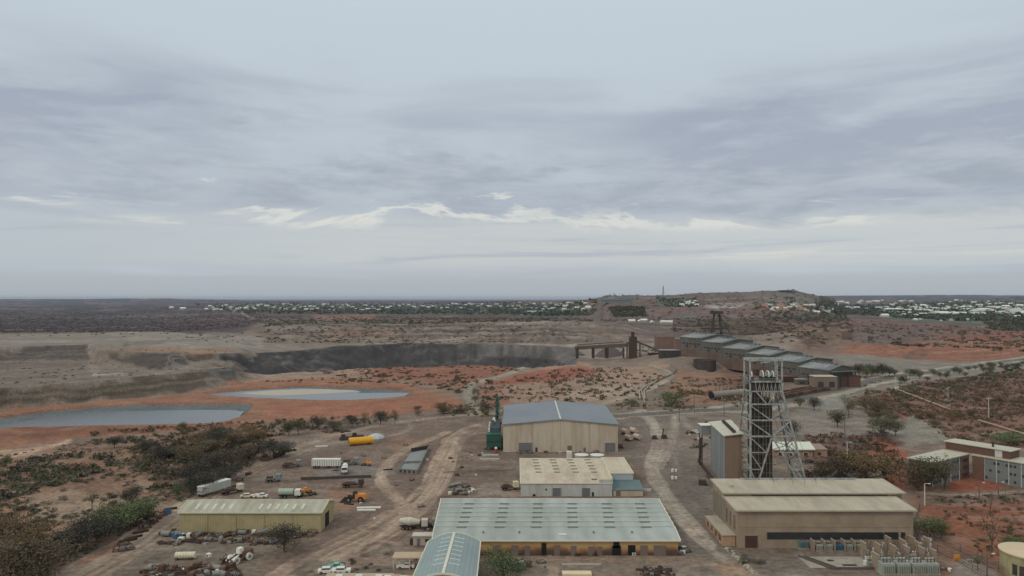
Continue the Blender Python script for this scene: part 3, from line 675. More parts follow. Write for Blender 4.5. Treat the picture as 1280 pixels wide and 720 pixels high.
# ------------------------------------------------------------------ object helpers
_mats = {}
def M(name, c, rough=.75, var=.18, scale=.6, stretch=(1, 1, 1), metal=0.0, bump=0.0, c2=None, th=(.45, .62), wall=False, panel=0.0, raw=False, spec=.3, randobj=0.0):
    if name in _mats: return _mats[name]
    m, nt, b = nt_new(name); N = nt.nodes; L = nt.links
    col = tuple(c) if raw else C(*c, WALL if wall else None)
    tc = N.new('ShaderNodeTexCoord'); mp = N.new('ShaderNodeMapping'); mp.inputs['Scale'].default_value = stretch
    L.new(tc.outputs['Object'], mp.inputs[0])
    n = N.new('ShaderNodeTexNoise'); n.inputs['Scale'].default_value = scale; n.inputs['Detail'].default_value = 7; n.inputs['Roughness'].default_value = .65
    L.new(mp.outputs[0], n.inputs['Vector'])
    mr = N.new('ShaderNodeMapRange'); mr.inputs[1].default_value = .3; mr.inputs[2].default_value = .7; mr.inputs[3].default_value = 1 - var; mr.inputs[4].default_value = 1 + var
    L.new(n.outputs['Fac'], mr.inputs[0])
    src = None
    if c2:
        cc2 = tuple(c2) if raw else C(*c2, WALL if wall else None)
        n2b = N.new('ShaderNodeTexNoise'); n2b.inputs['Scale'].default_value = scale * .37; n2b.inputs['Detail'].default_value = 6; n2b.inputs['Roughness'].default_value = .7
        L.new(mp.outputs[0], n2b.inputs['Vector'])
        f = N.new('ShaderNodeMapRange'); f.inputs[1].default_value = th[0]; f.inputs[2].default_value = th[1]; L.new(n2b.outputs['Fac'], f.inputs[0])
        mx = N.new('ShaderNodeMix'); mx.data_type = 'RGBA'; L.new(f.outputs[0], mx.inputs[0]); mx.inputs[6].default_value = (*col, 1); mx.inputs[7].default_value = (*cc2, 1)
        src = mx.outputs[2]
    vm = N.new('ShaderNodeVectorMath'); vm.operation = 'SCALE'
    if src is None: vm.inputs[0].default_value = col
    else: L.new(src, vm.inputs[0])
    fac = mr.outputs[0]
    if panel:
        w = N.new('ShaderNodeTexWave'); w.inputs['Scale'].default_value = panel; w.inputs['Distortion'].default_value = 0
        L.new(tc.outputs['Object'], w.inputs['Vector'])
        m2 = N.new('ShaderNodeMapRange'); m2.inputs[3].default_value = .93; m2.inputs[4].default_value = 1.05; L.new(w.outputs['Fac'], m2.inputs[0])
        k = N.new('ShaderNodeMath'); k.operation = 'MULTIPLY'; L.new(fac, k.inputs[0]); L.new(m2.outputs[0], k.inputs[1]); fac = k.outputs[0]
    if randobj:
        oi = N.new('ShaderNodeObjectInfo'); m3 = N.new('ShaderNodeMapRange'); m3.inputs[3].default_value = 1 - randobj; m3.inputs[4].default_value = 1 + randobj
        L.new(oi.outputs['Random'], m3.inputs[0]); k = N.new('ShaderNodeMath'); k.operation = 'MULTIPLY'; L.new(fac, k.inputs[0]); L.new(m3.outputs[0], k.inputs[1]); fac = k.outputs[0]
    L.new(fac, vm.inputs['Scale']); L.new(vm.outputs[0], b.inputs['Base Color'])
    b.inputs['Roughness'].default_value = rough; b.inputs['Metallic'].default_value = metal; b.inputs['Specular IOR Level'].default_value = spec
    if bump:
        bp = N.new('ShaderNodeBump'); bp.inputs['Strength'].default_value = bump; bp.inputs['Distance'].default_value = .1
        L.new(n.outputs['Fac'], bp.inputs['Height']); L.new(bp.outputs[0], b.inputs['Normal'])
    _mats[name] = m; return m

BK = 1.0
class MB:
    def __init__(s): s.v = []; s.f = []; s.mi = []; s.cur = 0
    def add(s, vs, fs):
        k = len(s.v); s.v += [tuple(p) for p in vs]; s.f += [tuple(i + k for i in f) for f in fs]; s.mi += [s.cur] * len(fs); return s
    def box(s, c, d, rz=0.0, taper=1.0, tz=None):
        cx, cy, cz = c; a, b, h = d[0] / 2, d[1] / 2, d[2] / 2; co, si = math.cos(rz), math.sin(rz); vs = []
        for z, t in ((-h, 1), (h, taper)):
            for x, y in ((-a, -b), (a, -b), (a, b), (-a, b)):
                x *= t; y *= t; vs.append((cx + x * co - y * si, cy + x * si + y * co, cz + z))
        return s.add(vs, [(0,3,2,1),(4,5,6,7),(0,1,5,4),(1,2,6,5),(2,3,7,6),(3,0,4,7)])
    def bb(s, x0, x1, y0, y1, z0, z1): return s.box(((x0+x1)/2, (y0+y1)/2, (z0+z1)/2), (abs(x1-x0), abs(y1-y0), abs(z1-z0)))
    def bar(s, p, q, w=.3, h=None):
        p, q = Vector(p), Vector(q); d = q - p; L = d.length; w = w * BK; h = h * BK if h else h
        if L < 1e-6: return s
        d /= L; up = Vector((0, 0, 1)) if abs(d.z) < .95 else Vector((0, 1, 0))
        a = d.cross(up).normalized() * w / 2; b = a.normalized().cross(d).normalized() * (h or w) / 2
        vs = [p-a-b, p+a-b, p+a+b, p-a+b, q-a-b, q+a-b, q+a+b, q-a+b]
        return s.add(vs, [(0,1,2,3),(4,7,6,5),(0,4,5,1),(1,5,6,2),(2,6,7,3),(3,7,4,0)])
    def cyl(s, p, q, r, r2=None, n=12, caps=True):
        p, q = Vector(p), Vector(q); d = (q - p).normalized(); up = Vector((0, 0, 1)) if abs(d.z) < .9 else Vector((1, 0, 0))
        a = d.cross(up).normalized(); b = d.cross(a); r2 = r if r2 is None else r2; vs = []
        for c, rr in ((p, r), (q, r2)):
            for i in range(n):
                t = 2 * math.pi * i / n; vs.append(c + a * math.cos(t) * rr + b * math.sin(t) * rr)
        fs = [(i, (i+1) % n, n + (i+1) % n, n + i) for i in range(n)]
        if caps: fs += [tuple(range(n))[::-1], tuple(range(n, 2*n))]
        return s.add(vs, fs)
    def lathe(s, c, prof, n=20):
        cx, cy, cz = c; vs = []; m = len(prof)
        for r, z in prof:
            for i in range(n):
                t = 2 * math.pi * i / n; vs.append((cx + math.cos(t) * r, cy + math.sin(t) * r, cz + z))
        fs = [(j*n+i, j*n+(i+1) % n, (j+1)*n+(i+1) % n, (j+1)*n+i) for j in range(m-1) for i in range(n)]
        return s.add(vs, fs)
    def prism(s, poly, z0, z1):
        n = len(poly); vs = [(x, y, z0) for x, y in poly] + [(x, y, z1) for x, y in poly]
        return s.add(vs, [(i, (i+1) % n, n+(i+1) % n, n+i) for i in range(n)] + [tuple(range(n))[::-1], tuple(range(n, 2*n))])
    def build(s, name, mats, parent=None, loc=None, smooth=False):
        me = bpy.data.meshes.new(name); me.from_pydata(s.v, [], s.f)
        if not isinstance(mats, (list, tuple)): mats = [mats]
        for q in mats: me.materials.append(q)
        if len(mats) > 1: me.polygons.foreach_set('material_index', np.array(s.mi, np.int32))
        if smooth: me.polygons.foreach_set('use_smooth', np.ones(len(s.f), bool))
        me.update(); o = bpy.data.objects.new(name, me); COL.objects.link(o)
        if parent: o.parent = parent
        if loc: o.location = loc
        return o
    def shift(s, dx, dy, dz): s.v = [(x+dx, y+dy, z+dz) for x, y, z in s.v]; return s

def tag(o, label, cat, group=None):
    o['label'] = label; o['category'] = cat; o['kind'] = 'thing'
    if group: o['group'] = group
    return o
def thing(name, label, cat, loc=(0, 0, 0), rz=0.0, group=None, s=1.0):
    o = bpy.data.objects.new(name, None); COL.objects.link(o); o.location = loc; o.rotation_euler = (0, 0, rz); o.scale = (s, s, s)
    o.empty_display_size = .1
    return tag(o, label, cat, group)
def dup(root, loc, rz=0.0, s=1.0, label=None, group=None, cat=None):
    r = root.copy(); COL.objects.link(r); r.location = loc; r.rotation_euler = (0, 0, rz)
    r.scale = s if isinstance(s, tuple) else (s, s, s)
    if label: r['label'] = label
    if group: r['group'] = group
    if cat: r['category'] = cat
    for ch in KIDS(root):
        c = ch.copy(); COL.objects.link(c); c.parent = r
        for g_ in KIDS(ch):
            d = g_.copy(); COL.objects.link(d); d.parent = c
    return r
_kids = {}
def KIDS(o):
    k = o.name
    if k not in _kids: _kids[k] = list(o.children)
    return _kids[k]
class Once:
    """places a prototype: the first call moves it, the next ones copy it"""
    def __init__(s, proto): s.p = proto; s.used = False
    def put(s, loc, rz=0.0, sc=1.0, label=None, group=None):
        if not s.used:
            s.used = True; KIDS(s.p)
            for ch in KIDS(s.p): KIDS(ch)
            o = s.p; o.location = loc; o.rotation_euler = (0, 0, rz); o.scale = sc if isinstance(sc, tuple) else (sc, sc, sc)
            if label: o['label'] = label
            if group: o['group'] = group
            return o
        return dup(s.p, loc, rz, sc, label, group)

DARK = M('dark_opening', (26, 25, 25), .6, .1)
# ---- sheds: four ground corners FL FR BR BL (world xy), roof profile along 't' (front to back) or 's' (side to side)
def shed(name, label, cat, P4, prof, axis, wm, rm, z0=0.0, over=.5, th=.22, group=None, trim=None):
    FL, FR, BR, BL = [Vector((p[0], p[1], 0)) for p in P4]
    ox, oy = FL.x, FL.y
    root = thing(name, label, cat, (ox, oy, z0), 0, group)
    O = Vector((ox, oy, 0)); FL, FR, BR, BL = FL-O, FR-O, BR-O, BL-O
    def at(s_, t_, z_):
        p = FL*(1-s_)*(1-t_) + FR*s_*(1-t_) + BR*s_*t_ + BL*(1-s_)*t_; return Vector((p.x, p.y, z_))
    def zr(q):
        for (a, za), (b, zb) in zip(prof, prof[1:]):
            if a <= q <= b: return za + (zb - za) * (q - a) / (b - a + 1e-9)
        return prof[0][1] if q < prof[0][0] else prof[-1][1]
    w = MB()
    if axis == 't':
        for s_ in (0, 1):
            pts = [at(s_, 0, 0), at(s_, 1, 0)] + [at(s_, q, z) for q, z in reversed(prof)]
            w.add(pts, [tuple(range(len(pts)))])
        for t_ in (0, 1): w.add([at(0, t_, 0), at(1, t_, 0), at(1, t_, zr(t_)), at(0, t_, zr(t_))], [(0, 1, 2, 3)])
    else:
        for t_ in (0, 1):
            pts = [at(0, t_, 0), at(1, t_, 0)] + [at(q, t_, z) for q, z in reversed(prof)]
            w.add(pts, [tuple(range(len(pts)))])
        for s_ in (0, 1): w.add([at(s_, 0, 0), at(s_, 1, 0), at(s_, 1, zr(s_)), at(s_, 0, zr(s_))], [(0, 1, 2, 3)])
    w.build('wall', wm, root)
    r = MB(); W = ((FR-FL).length + (BR-BL).length) / 2; Dp = ((BL-FL).length + (BR-FR).length) / 2
    es, et = over / W, over / Dp
    pr = list(prof)
    e0 = et if axis == 't' else es
    (a0, z0_), (a1, z1_) = pr[0], pr[1]; pr[0] = (a0 - e0, z0_ - (z1_ - z0_) / (a1 - a0) * e0)
    (b1, y1_), (b0, y0_) = pr[-1], pr[-2]; pr[-1] = (b1 + e0, y1_ + (y1_ - y0_) / (b1 - b0) * e0)
    lo, hi = (-es, 1 + es) if axis == 't' else (-et, 1 + et)
    n = len(pr); vs = []
    for dz in (.02, th):
        for q, z in pr:
            for k in (lo, hi):
                vs.append(at(k, q, z + dz) if axis == 't' else at(q, k, z + dz))
    fs = []
    for j in range(n - 1):
        a = 2*j; fs += [(a, a+1, a+3, a+2), (2*n+a, 2*n+a+2, 2*n+a+3, 2*n+a+1), (a, a+2, 2*n+a+2, 2*n+a), (a+1, 2*n+a+1, 2*n+a+3, a+3)]
    fs += [(0, 2*n, 2*n+1, 1), (2*n-2, 2*n-1, 4*n-1, 4*n-2)]
    r.add(vs, fs); roof = r.build('roof', rm, root)
    if trim:   # barge and gutter boards
        g_ = MB()
        for k in (lo, hi):
            for (q, z), (q2, z2) in zip(pr, pr[1:]):
                A, Bv = (at(k, q, z+th/2+.02), at(k, q2, z2+th/2+.02)) if axis == 't' else (at(q, k, z+th/2+.02), at(q2, k, z2+th/2+.02))
                g_.bar(A, Bv, .3, .42)
        for q, z in (pr[0], pr[-1]):
            A, Bv = (at(lo, q, z+.1), at(hi, q, z+.1)) if axis == 't' else (at(q, lo, z+.1), at(q, hi, z+.1))
            g_.bar(A, Bv, .26, .34)
        g_.build('roof_edge', trim, root)
    root_at = at
    class S: pass
    o = S(); o.root = root; o.at = at; o.zr = zr; o.W = W; o.D = Dp; o.roof = roof; o.axis = axis
    sides = {'F': lambda k: at(k, 0, 0), 'B': lambda k: at(k, 1, 0), 'L': lambda k: at(0, k, 0), 'R': lambda k: at(1, k, 0)}
    nrm = {'F': (at(.5, 0, 0) - at(.5, .1, 0)).normalized(), 'B': (at(.5, 1, 0) - at(.5, .9, 0)).normalized(), 'L': (at(0, .5, 0) - at(.1, .5, 0)).normalized(), 'R': (at(1, .5, 0) - at(.9, .5, 0)).normalized()}
    def opening(side, a, b, za, zb, nm, mat, label=None, frame=None, proud=.05):
        A, Bv = sides[side](a), sides[side](b); nn_ = nrm[side] * proud
        m = MB(); zc = (za + zb) / 2
        m.bar(A + nn_ + Vector((0, 0, zc)), Bv + nn_ + Vector((0, 0, zc)), .12, zb - za)
        p = m.build(nm, mat, root)
        if label: p['label'] = label
        if frame:
            f = MB(); n3_ = nrm[side] * (proud + .05)
            f.bar(A+n3_+Vector((0,0,zb+.06)), Bv+n3_+Vector((0,0,zb+.06)), .16, .14)
            f.bar(A+n3_+Vector((0,0,za)), A+n3_+Vector((0,0,zb)), .14); f.bar(Bv+n3_+Vector((0,0,za)), Bv+n3_+Vector((0,0,zb)), .14)
            f.build('frame', frame, p)
        return p
    o.opening = opening
    def onroof(s_, t_, w_, d_, h_, nm, mat, dz=0.0):
        q = t_ if axis == 't' else s_
        p = at(s_, t_, zr(q) + th + h_ / 2 + dz); dr = (at(min(s_+.01, 1), t_, 0) - at(s_, t_, 0)); rz = math.atan2(dr.y, dr.x)
        return MB().box(p, (w_, d_, h_), rz).build(nm, mat, root)
    o.onroof = onroof
    return o
def rect(x0, y0, w, d, rz=0.0):
    c, s_ = math.cos(rz), math.sin(rz)
    return [(x0, y0), (x0 + w*c, y0 + w*s_), (x0 + w*c - d*s_, y0 + w*s_ + d*c), (x0 - d*s_, y0 + d*c)]

# ---- foliage
def leafblob(mb, c, r, n, leaf, seed):
    q = random.Random(seed)
    for _ in range(n):
        while True:
            d = Vector((q.gauss(0, 1), q.gauss(0, 1), q.gauss(0, 1)))
            if d.length > .1: break
        d.normalize(); k = q.uniform(.45, 1.06)
        p = Vector((c[0] + d.x*r[0]*k, c[1] + d.y*r[1]*k, c[2] + d.z*r[2]*k))
        a = Vector((q.gauss(0,1), q.gauss(0,1), q.gauss(0,.6))).normalized(); b = a.cross(Vector((q.gauss(0,1), q.gauss(0,1), q.gauss(0,1)))).normalized()
        l = leaf * q.uniform(.6, 1.3)
        mb.add([p - a*l*.5, p + b*l*.4, p + a*l*.5, p - b*l*.4], [(0, 1, 2, 3)])
FOL = {
 'olive': M('foliage_olive', (74,74,54), .8, .45, 1.2, c2=(101,96,69), randobj=.25),
 'dark': M('foliage_dark', (54,54,47), .8, .45, 1.2, c2=(76,71,59), randobj=.25),
 'green': M('foliage_green', (74,86,57), .8, .4, 1.2, c2=(99,109,74), randobj=.2),
 'brown': M('foliage_brown', (94,82,64), .8, .4, 1.2, c2=(80,74,58), randobj=.25),
 'grey': M('foliage_greygreen', (94,94,79), .8, .4, 1.2, c2=(116,111,94), randobj=.2),
 'rust': M('foliage_rust', (104,84,60), .8, .4, 1.2, c2=(86,78,56), randobj=.2),
}
BARK = M('bark', (92,80,70), .9, .3, 2)
def make_tree(kind, fol, seed, H=8.0, parts=True):
    q = random.Random(seed); t = thing('tree', 'x', 'tree')
    tr = MB(); cr = MB()
    if kind == 'round': hs, spread, blobs, dens = .24, .50, 14, 210
    elif kind == 'loose': hs, spread, blobs, dens = .34, .42, 10, 110
    elif kind == 'low': hs, spread, blobs, dens = .10, .75, 14, 210
    else: hs, spread, blobs, dens = .3, .35, 8, 28      # sparse, nearly bare
    r0 = H * .028
    top = Vector((q.uniform(-.04, .04)*H, q.uniform(-.04, .04)*H, H*hs))
    tr.cyl((0, 0, -.3), top, r0, r0*.7, 7)
    for i in range(blobs):
        a = 2*math.pi*i/blobs + q.uniform(-.4, .4); rr = spread*H*q.uniform(.35, .75)*(.5 if i % 3 == 0 else 1)
        zc = H * q.uniform(hs+.1, .84) if kind != 'low' else H*q.uniform(.3, .75)
        e = Vector((math.cos(a)*rr, math.sin(a)*rr, zc))
        k = top.lerp(e, .5) + Vector((0, 0, -.03*H))
        tr.cyl(top*.96, k, r0*.5, r0*.35, 5); tr.cyl(k, e, r0*.34, r0*.1, 5)
        br = H * q.uniform(.16, .24) * (1.32 if kind in ('round', 'low') else 1)
        leafblob(cr, e, (br*1.15, br*1.15, br*.8), dens, .062*H**.5*1.7, seed*100+i)
    tr.build('trunk', BARK, t); cr.build('crown', FOL[fol], t)
    return t
def make_shrub(fol, seed, n=120):
    q = random.Random(seed); cr = MB()
    for i in range(4):
        a = q.uniform(0, 6.28); r = q.uniform(.1, .55)
        leafblob(cr, (math.cos(a)*r, math.sin(a)*r, q.uniform(.3, .5)), (.55, .5, .4), n//4, .2, seed*31+i)
    o = cr.build('shrub', FOL[fol]); return tag(o, 'x', 'shrub')
# ------------------------------------------------------------------ large buildings
def atz(u, v, z):
    """survey point at height z above the plain"""
    w = 360.0 - v; dy = F*math.cos(PT) - w*math.sin(PT); dz = F*math.sin(PT) + w*math.cos(PT)
    k = (z - CAMZ) / dz; return ((u - 640)*k, dy*k)
ROOF_GREY = M('roof_zinc', (150,156,152), .55, .10, .3, c2=(134,140,134), stretch=(1,.25,1), th=(.40,.66), metal=.0, panel=.06, spec=.4)
ROOF_BLUE = M('roof_bluegrey', (112,118,126), .55, .05, .1, c2=(106,112,121), spec=.4)
ROOF_CREAM = M('roof_cream', (180,167,147), .6, .09, .5, c2=(162,147,127), stretch=(1,.3,1))
ROOF_OLIVE = M('roof_pale_olive', (158,155,141), .6, .09, .5, c2=(142,137,121), stretch=(1,.3,1), panel=.12)
ROOF_STONE = M('roof_stone', (166,156,141), .65, .09, .5, c2=(148,138,123), stretch=(1,.3,1), th=(.42,.64))
TRIMW = M('trim_pale', (190,186,174), .6, .08)
TAN = M('wall_tan', (160,150,138), .8, .09, .7, c2=(146,134,120), stretch=(1,1,.15), wall=True)
WHITEW = M('wall_whitegrey', (158,160,160), .75, .09, .7, c2=(142,142,138), stretch=(1,1,.15), wall=True)
OLIVE = M('wall_olive', (143,133,104), .75, .08, .5, c2=(134,123,94), wall=True, panel=.4)
STONEW = M('wall_concrete_tan', (129,115,101), .85, .10, .35, c2=(117,103,90), wall=True, bump=.3)
DOORG = M('roller_door_grey', (92,94,97), .6, .1, wall=True)
DOORB = M('roller_door_brown', (98,86,80), .7, .12, wall=True)
VENTD = M('vent_dark', (112,114,110), .7, .15, 2)
CONC = M('concrete', (148,142,132), .9, .12, .8, c2=(134,128,119))
STEEL = M('painted_steel_pale', (140,144,144), .6, .15, 2, c2=(108,108,105), wall=True)
DARKST = M('dark_steel', (52,50,49), .7, .25, 1.5, c2=(66,54,47), wall=True)
WHITE = M('white_paint', (200,198,192), .5, .08, 1)
RUST = M('rust', (96,72,60), .9, .3, 1.5, c2=(70,58,50), randobj=.4)
RUSTD = M('rust_dark', (74,56,48), .9, .3, 1.5, c2=(54,46,42), randobj=.25)
YEL = M('yellow_paint', (206,152,40), .5, .08, 1.5)
ORG = M('orange_paint', (190,122,52), .5, .12, 1.5)
GREEN = M('green_plant_paint', (38,72,62), .5, .12, 1, wall=True)
TYRE = M('tyre', (34,33,33), .9, .1, raw=False)
GLASSD = M('window_dark', (48,52,56), .25, .1, wall=True, spec=.6)
BLUEP = M('blue_paint', (62,96,122), .5, .15, 1.5)
REDP = M('red_paint', (142,68,60), .6, .15, 1.5)
GREYP = M('grey_metal', (122,122,120), .6, .2, 1.2, c2=(100,98,94), randobj=.15)

# main low workshop with the many low gables. dirty band along the wall foot as streaked stain with a height of its own
def dirty_wall():
    m, nt, b = nt_new('wall_yellow_stained'); N, L = nt.nodes, nt.links
    tc = N.new('ShaderNodeTexCoord'); sp = N.new('ShaderNodeSeparateXYZ'); L.new(tc.outputs['Object'], sp.inputs[0])
    n = N.new('ShaderNodeTexNoise'); n.inputs['Scale'].default_value = .22; n.inputs['Detail'].default_value = 6; L.new(tc.outputs['Object'], n.inputs[0])
    a = N.new('ShaderNodeMath'); a.operation = 'MULTIPLY_ADD'; L.new(n.outputs['Fac'], a.inputs[0]); a.inputs[1].default_value = 4.2; L.new(sp.outputs[2], a.inputs[2])
    cr = N.new('ShaderNodeValToRGB'); mr = N.new('ShaderNodeMapRange'); L.new(a.outputs[0], mr.inputs[0]); mr.inputs[1].default_value = 1.6; mr.inputs[2].default_value = 6.2
    L.new(mr.outputs[0], cr.inputs[0]); e = cr.color_ramp.elements
    e[0].position = .12; e[0].color = (*C(58,52,48,WALL), 1); e[1].position = 1; e[1].color = (*C(154,134,94,WALL), 1)
    for p, c_ in ((.34, (78,62,50)), (.48, (122,84,58)), (.68, (148,122,82))):
        x = e.new(p); x.color = (*C(*c_, WALL), 1)
    L.new(cr.outputs[0], b.inputs['Base Color']); b.inputs['Roughness'].default_value = .85
    return m
STAIN = dirty_wall()
FL, FR = (-21.2, 197), (45.2, 197); BR, BL = (46.6, 231.5), (-22.2, 231.5)
prof = [(0, 4.3), (.24, 5.2)]
for k in range(6):
    a = .24 + k * .127
    prof += [(a + .014, 4.86 + .05*k), (a + .127, 5.25 + .06*(k+1))]
prof[-1] = (1.0, prof[-1][1])
s = shed('workshop', 'long low workshop with zinc multi-gable roof and rust-stained yellow wall', 'workshop', [FL, FR, BR, BL], prof, 't', STAIN, ROOF_GREY, -.15, .6, .2, trim=TRIMW)
for k in range(6):
    a = .24 + k * .127 + .006
    MB().bar(s.at(0, a-.004, s.zr(a-.006)+.3), s.at(1, a-.004, s.zr(a-.006)+.3), .34, .12).build('ridge_cap', M('ridge_pale', (166,170,166), .55, .1, .3), s.root)
    for q in (.115, .275, .43, .585, .742, .895): s.onroof(q + .004*(k-2), a - .022, 2.9, .5, .3, 'roof_vent', VENTD, .0)
for a, b, za, zb, mt in ((.24,.268,0,3,DOORB),(.317,.345,0,2.9,DOORB),(.372,.394,0,2.8,DOORB),(.44,.46,.3,3.6,DARK),(.492,.515,0,2.9,DOORB),(.56,.583,0,2.8,DOORB),(.632,.656,0,2.6,DOORB),(.668,.69,0,2.6,DOORB),
                         (.73,.765,0,2.9,DARK),(.735,.76,2.2,4.1,DARK),(.795,.825,0,3.0,DARK),(.845,.875,0,2.9,DOORB),(.9,.95,0,2.9,DOORB),(.15,.17,0,2.6,DOORB),(.07,.09,0,2.6,DOORB)):
    s.opening('F', a, b, za, zb, 'door' if zb - za > 2 or mt is DOORB else 'window', mt)
s.onroof(.53, .09, 2.2, .9, .15, 'roof_patch', WHITE)
for q in (.2,.35,.66,.82): s.onroof(q, .12, .5, .5, .5, 'roof_cowl', VENTD)
# curved roof shed nearest below
pr = [(0, 6.0)] + [(t_, 6.0 + 2.2*math.sin(math.pi*t_)) for t_ in (.12,.25,.38,.5,.62,.75,.88)] + [(1, 6.0)]
P4 = [(-22.6, 163), (-8.4, 163), (-8.6, 190.5), (-21.8, 190.5)]
s = shed('curved_roof_shed', 'blue-grey shed with bowed roof and pale ridge strip by the long workshop', 'shed', P4, pr, 's', TAN, M('roof_steelblue', (128,141,141), .5, .06, .15, c2=(121,135,136), panel=.3), -.15, .35, .18, trim=TRIMW)
for k in range(7):
    t_ = .22 + k * .11
    for sg in (-1, 1):
        m = MB(); p, q = s.at(.5 + sg*.04, t_, s.zr(.54)+.26), s.at(.5 + sg*.23, t_, s.zr(.73)+.26); m.bar(p, q, .22, .1); m.build('skylight', WHITE, s.root)
MB().bar(s.at(.5, -.01, 8.45), s.at(.5, 1.01, 8.45), .7, .16).build('ridge_cap', TRIMW, s.root)
s.opening('R', .55, .68, 0, 2.6, 'door', DOORB); s.opening('R', .2, .3, 1.5, 2.8, 'window', GLASSD)
# cream roofed workshop
FLc = atz(651, 619, 0); FRc = (atz(765, 619, 0)[0], FLc[1])
x0, y0 = atz(651, 604, 4.6); x1 = atz(765, 604, 4.6)[0]
yb = y0 + 33
s = shed('cream_roof_workshop', 'pale grey workshop with flat cream roof behind the long workshop', 'workshop', [(x0, y0), (x1, y0), (x1 - .2, yb), (x0 + .2, yb)], [(0, 4.6), (1, 6.0)], 't', WHITEW, ROOF_CREAM, -.15, .15, .2, trim=TRIMW)
for r_ in range(5):
    for c_ in range(4):
        if r_ in (0,) and c_ == 4: continue
        s.onroof(.21 + .215*c_ - .006*r_, .40 + .13*r_, 2.3, .42, .3, 'roof_vent', VENTD)
s.onroof(.82, .12, 2.0, .5, .4, 'roof_vent', VENTD)
for a, b in ((.345,.44),(.67,.76),(.905,.965)): s.opening('F', a, b, 0, 3.1, 'door', DOORG, frame=WHITEW)
s.opening('F', .13, .16, 0, .9, 'window', DARK); s.opening('F', .27, .285, 2.2, 2.9, 'window', GLASSD); s.opening('F', .78, .80, 0, 1.6, 'door', DARK)
m = MB(); m.bb(x1-x0-4.6, x1-x0+.05, -.12, .1, 0, 6.1); m.build('parapet', WHITEW, s.root)
m = MB(); m.bb(x1-x0-.1, x1-x0+.25, -.1, 17, 4.7, 6.7); m.build('parapet', TRIMW, s.root)
# annexe with lean-to
ax0 = x1 + .4; 
s2_ = shed('annexe', 'pale blue-grey annexe with raised end parapet beside the cream roofed workshop', 'workshop', rect(ax0, y0 + 9, 8.6, 23.5), [(0, 6.0), (1, 6.5)], 't', M('wall_palegrey', (140,148,154), .75, .05, .4, wall=True), ROOF_CREAM, -.15, .1, .2, trim=TRIMW)
s3_ = shed('lean_to_shed', 'dark teal skillion roof lean-to at the end of the annexe', 'lean-to', rect(ax0, y0 + .4, 10.6, 8.3), [(0, 2.3), (1, 3.5)], 't', TAN, M('roof_teal', (88,106,108), .55, .06, .3), -.15, .3, .15)
s3_.opening('F', .1, .25, 0, 1.9, 'door', DOORB)
# blue roofed warehouse
FLw, FRw = atz(629, 565, 0), atz(773, 566, 0); yw = FLw[1]
s = shed('warehouse', 'tall tan warehouse with blue-grey gable roof and two grey roller doors', 'warehouse', [FLw, (FRw[0], yw), (FRw[0]+1.2, yw+58), (FLw[0]+.8, yw+58)], [(0, 12.6), (.5, 14.9), (1, 12.6)], 's', TAN, ROOF_BLUE, -.15, .5, .25, trim=M('trim_grey', (124,126,128), .6, .1))
s.opening('F', .135, .258, 0, 4.4, 'roller_door', DOORG, frame=TAN); s.opening('F', .885, .978, 0, 4.4, 'roller_door', DOORG, frame=TAN)
s.opening('F', .28, .30, 0, 2.2, 'door', DARKST); s.opening('F', .56, .60, 1.0, 3.0, 'wall_vent', DOORB); s.opening('F', .70, .72, 0, 2.2, 'door', DOORG)
MB().bar(s.at(.5, -.005, 15.25), s.at(.5, 1.0, 15.25), .7, .14).build('ridge_cap', TRIMW, s.root)
for q in (.25,.5,.75): MB().bar(s.at(q, 0, .2) + Vector((0,-.1,0)), s.at(q, 0, 12.4+ (2.2 if q==.5 else 1)) + Vector((0,-.1,0)), .16).build('downpipe', TAN, s.root)
# olive shed
A_, B_ = atz(224, 665, 0), atz(402, 664, 0)
ya = A_[1]; ex = atz(411, 655, 0)
s = shed('storage_shed', 'long olive-yellow storage shed with pale low gable roof', 'shed', [A_, (B_[0], ya), (B_[0]+.6, ya+13.5), (A_[0]-.3, ya+13.5)], [(0, 5.9), (.5, 7.6), (1, 5.9)], 't', OLIVE, ROOF_OLIVE, -.15, .35, .2, trim=M('trim_olive', (176,172,148), .6, .1))
for q in (.10,.16,.22,.28,.34,.55,.61,.67,.73,.79,.85): 
    m = MB(); m.bar(s.at(q, .12, s.zr(.12)+.24), s.at(q, .34, s.zr(.34)+.24), .8, .05); m.build('skylight', M('skylight_pale', (182,180,168), .5, .05), s.root)
s.opening('R', .30, .58, 0, 4.4, 'door', DARK)
for q in (.2,.4,.6,.8): MB().bar(s.at(q, 0, 0)+Vector((0,-.08,0)), s.at(q, 0, 5.8)+Vector((0,-.08,0)), .12).build('downpipe', OLIVE, s.root)

# ------------------------------------------------------------------ winder house (two volumes)
Yw = 203.0
s = shed('winder_house', 'lower front winder house with flat stone roof and long dark window band', 'winder house', [(63.3, Yw), (112.6, Yw), (112.9, Yw+11.5), (63.3, Yw+11.5)], [(0, 10.6), (1, 11.2)], 't', STONEW, ROOF_STONE, -.15, .75, .35, trim=M('fascia_stone', (150,140,126), .7, .1))
s.opening('F', .165, .955, 2.6, 4.6, 'window', M('window_band', (38,41,44), .3, .15, .3, wall=True, spec=.5), frame=STONEW)
s.opening('F', .04, .115, 0, 3.6, 'door', M('door_brown', (64,44,38), .7, .15, wall=True), frame=STONEW)
for a in (.18,.5,.8): s.opening('L', a, a+.1, 4.4, 8.6, 'window', GLASSD, frame=STONEW)
for k in range(5): MB().bar(s.at(.0+k*.25, 0, 6.0)+Vector((0,-.06,0)), s.at(min(1,.25+k*.25), 0, 6.0)+Vector((0,-.06,0)), .06, .12).build('string_course', STONEW, s.root)
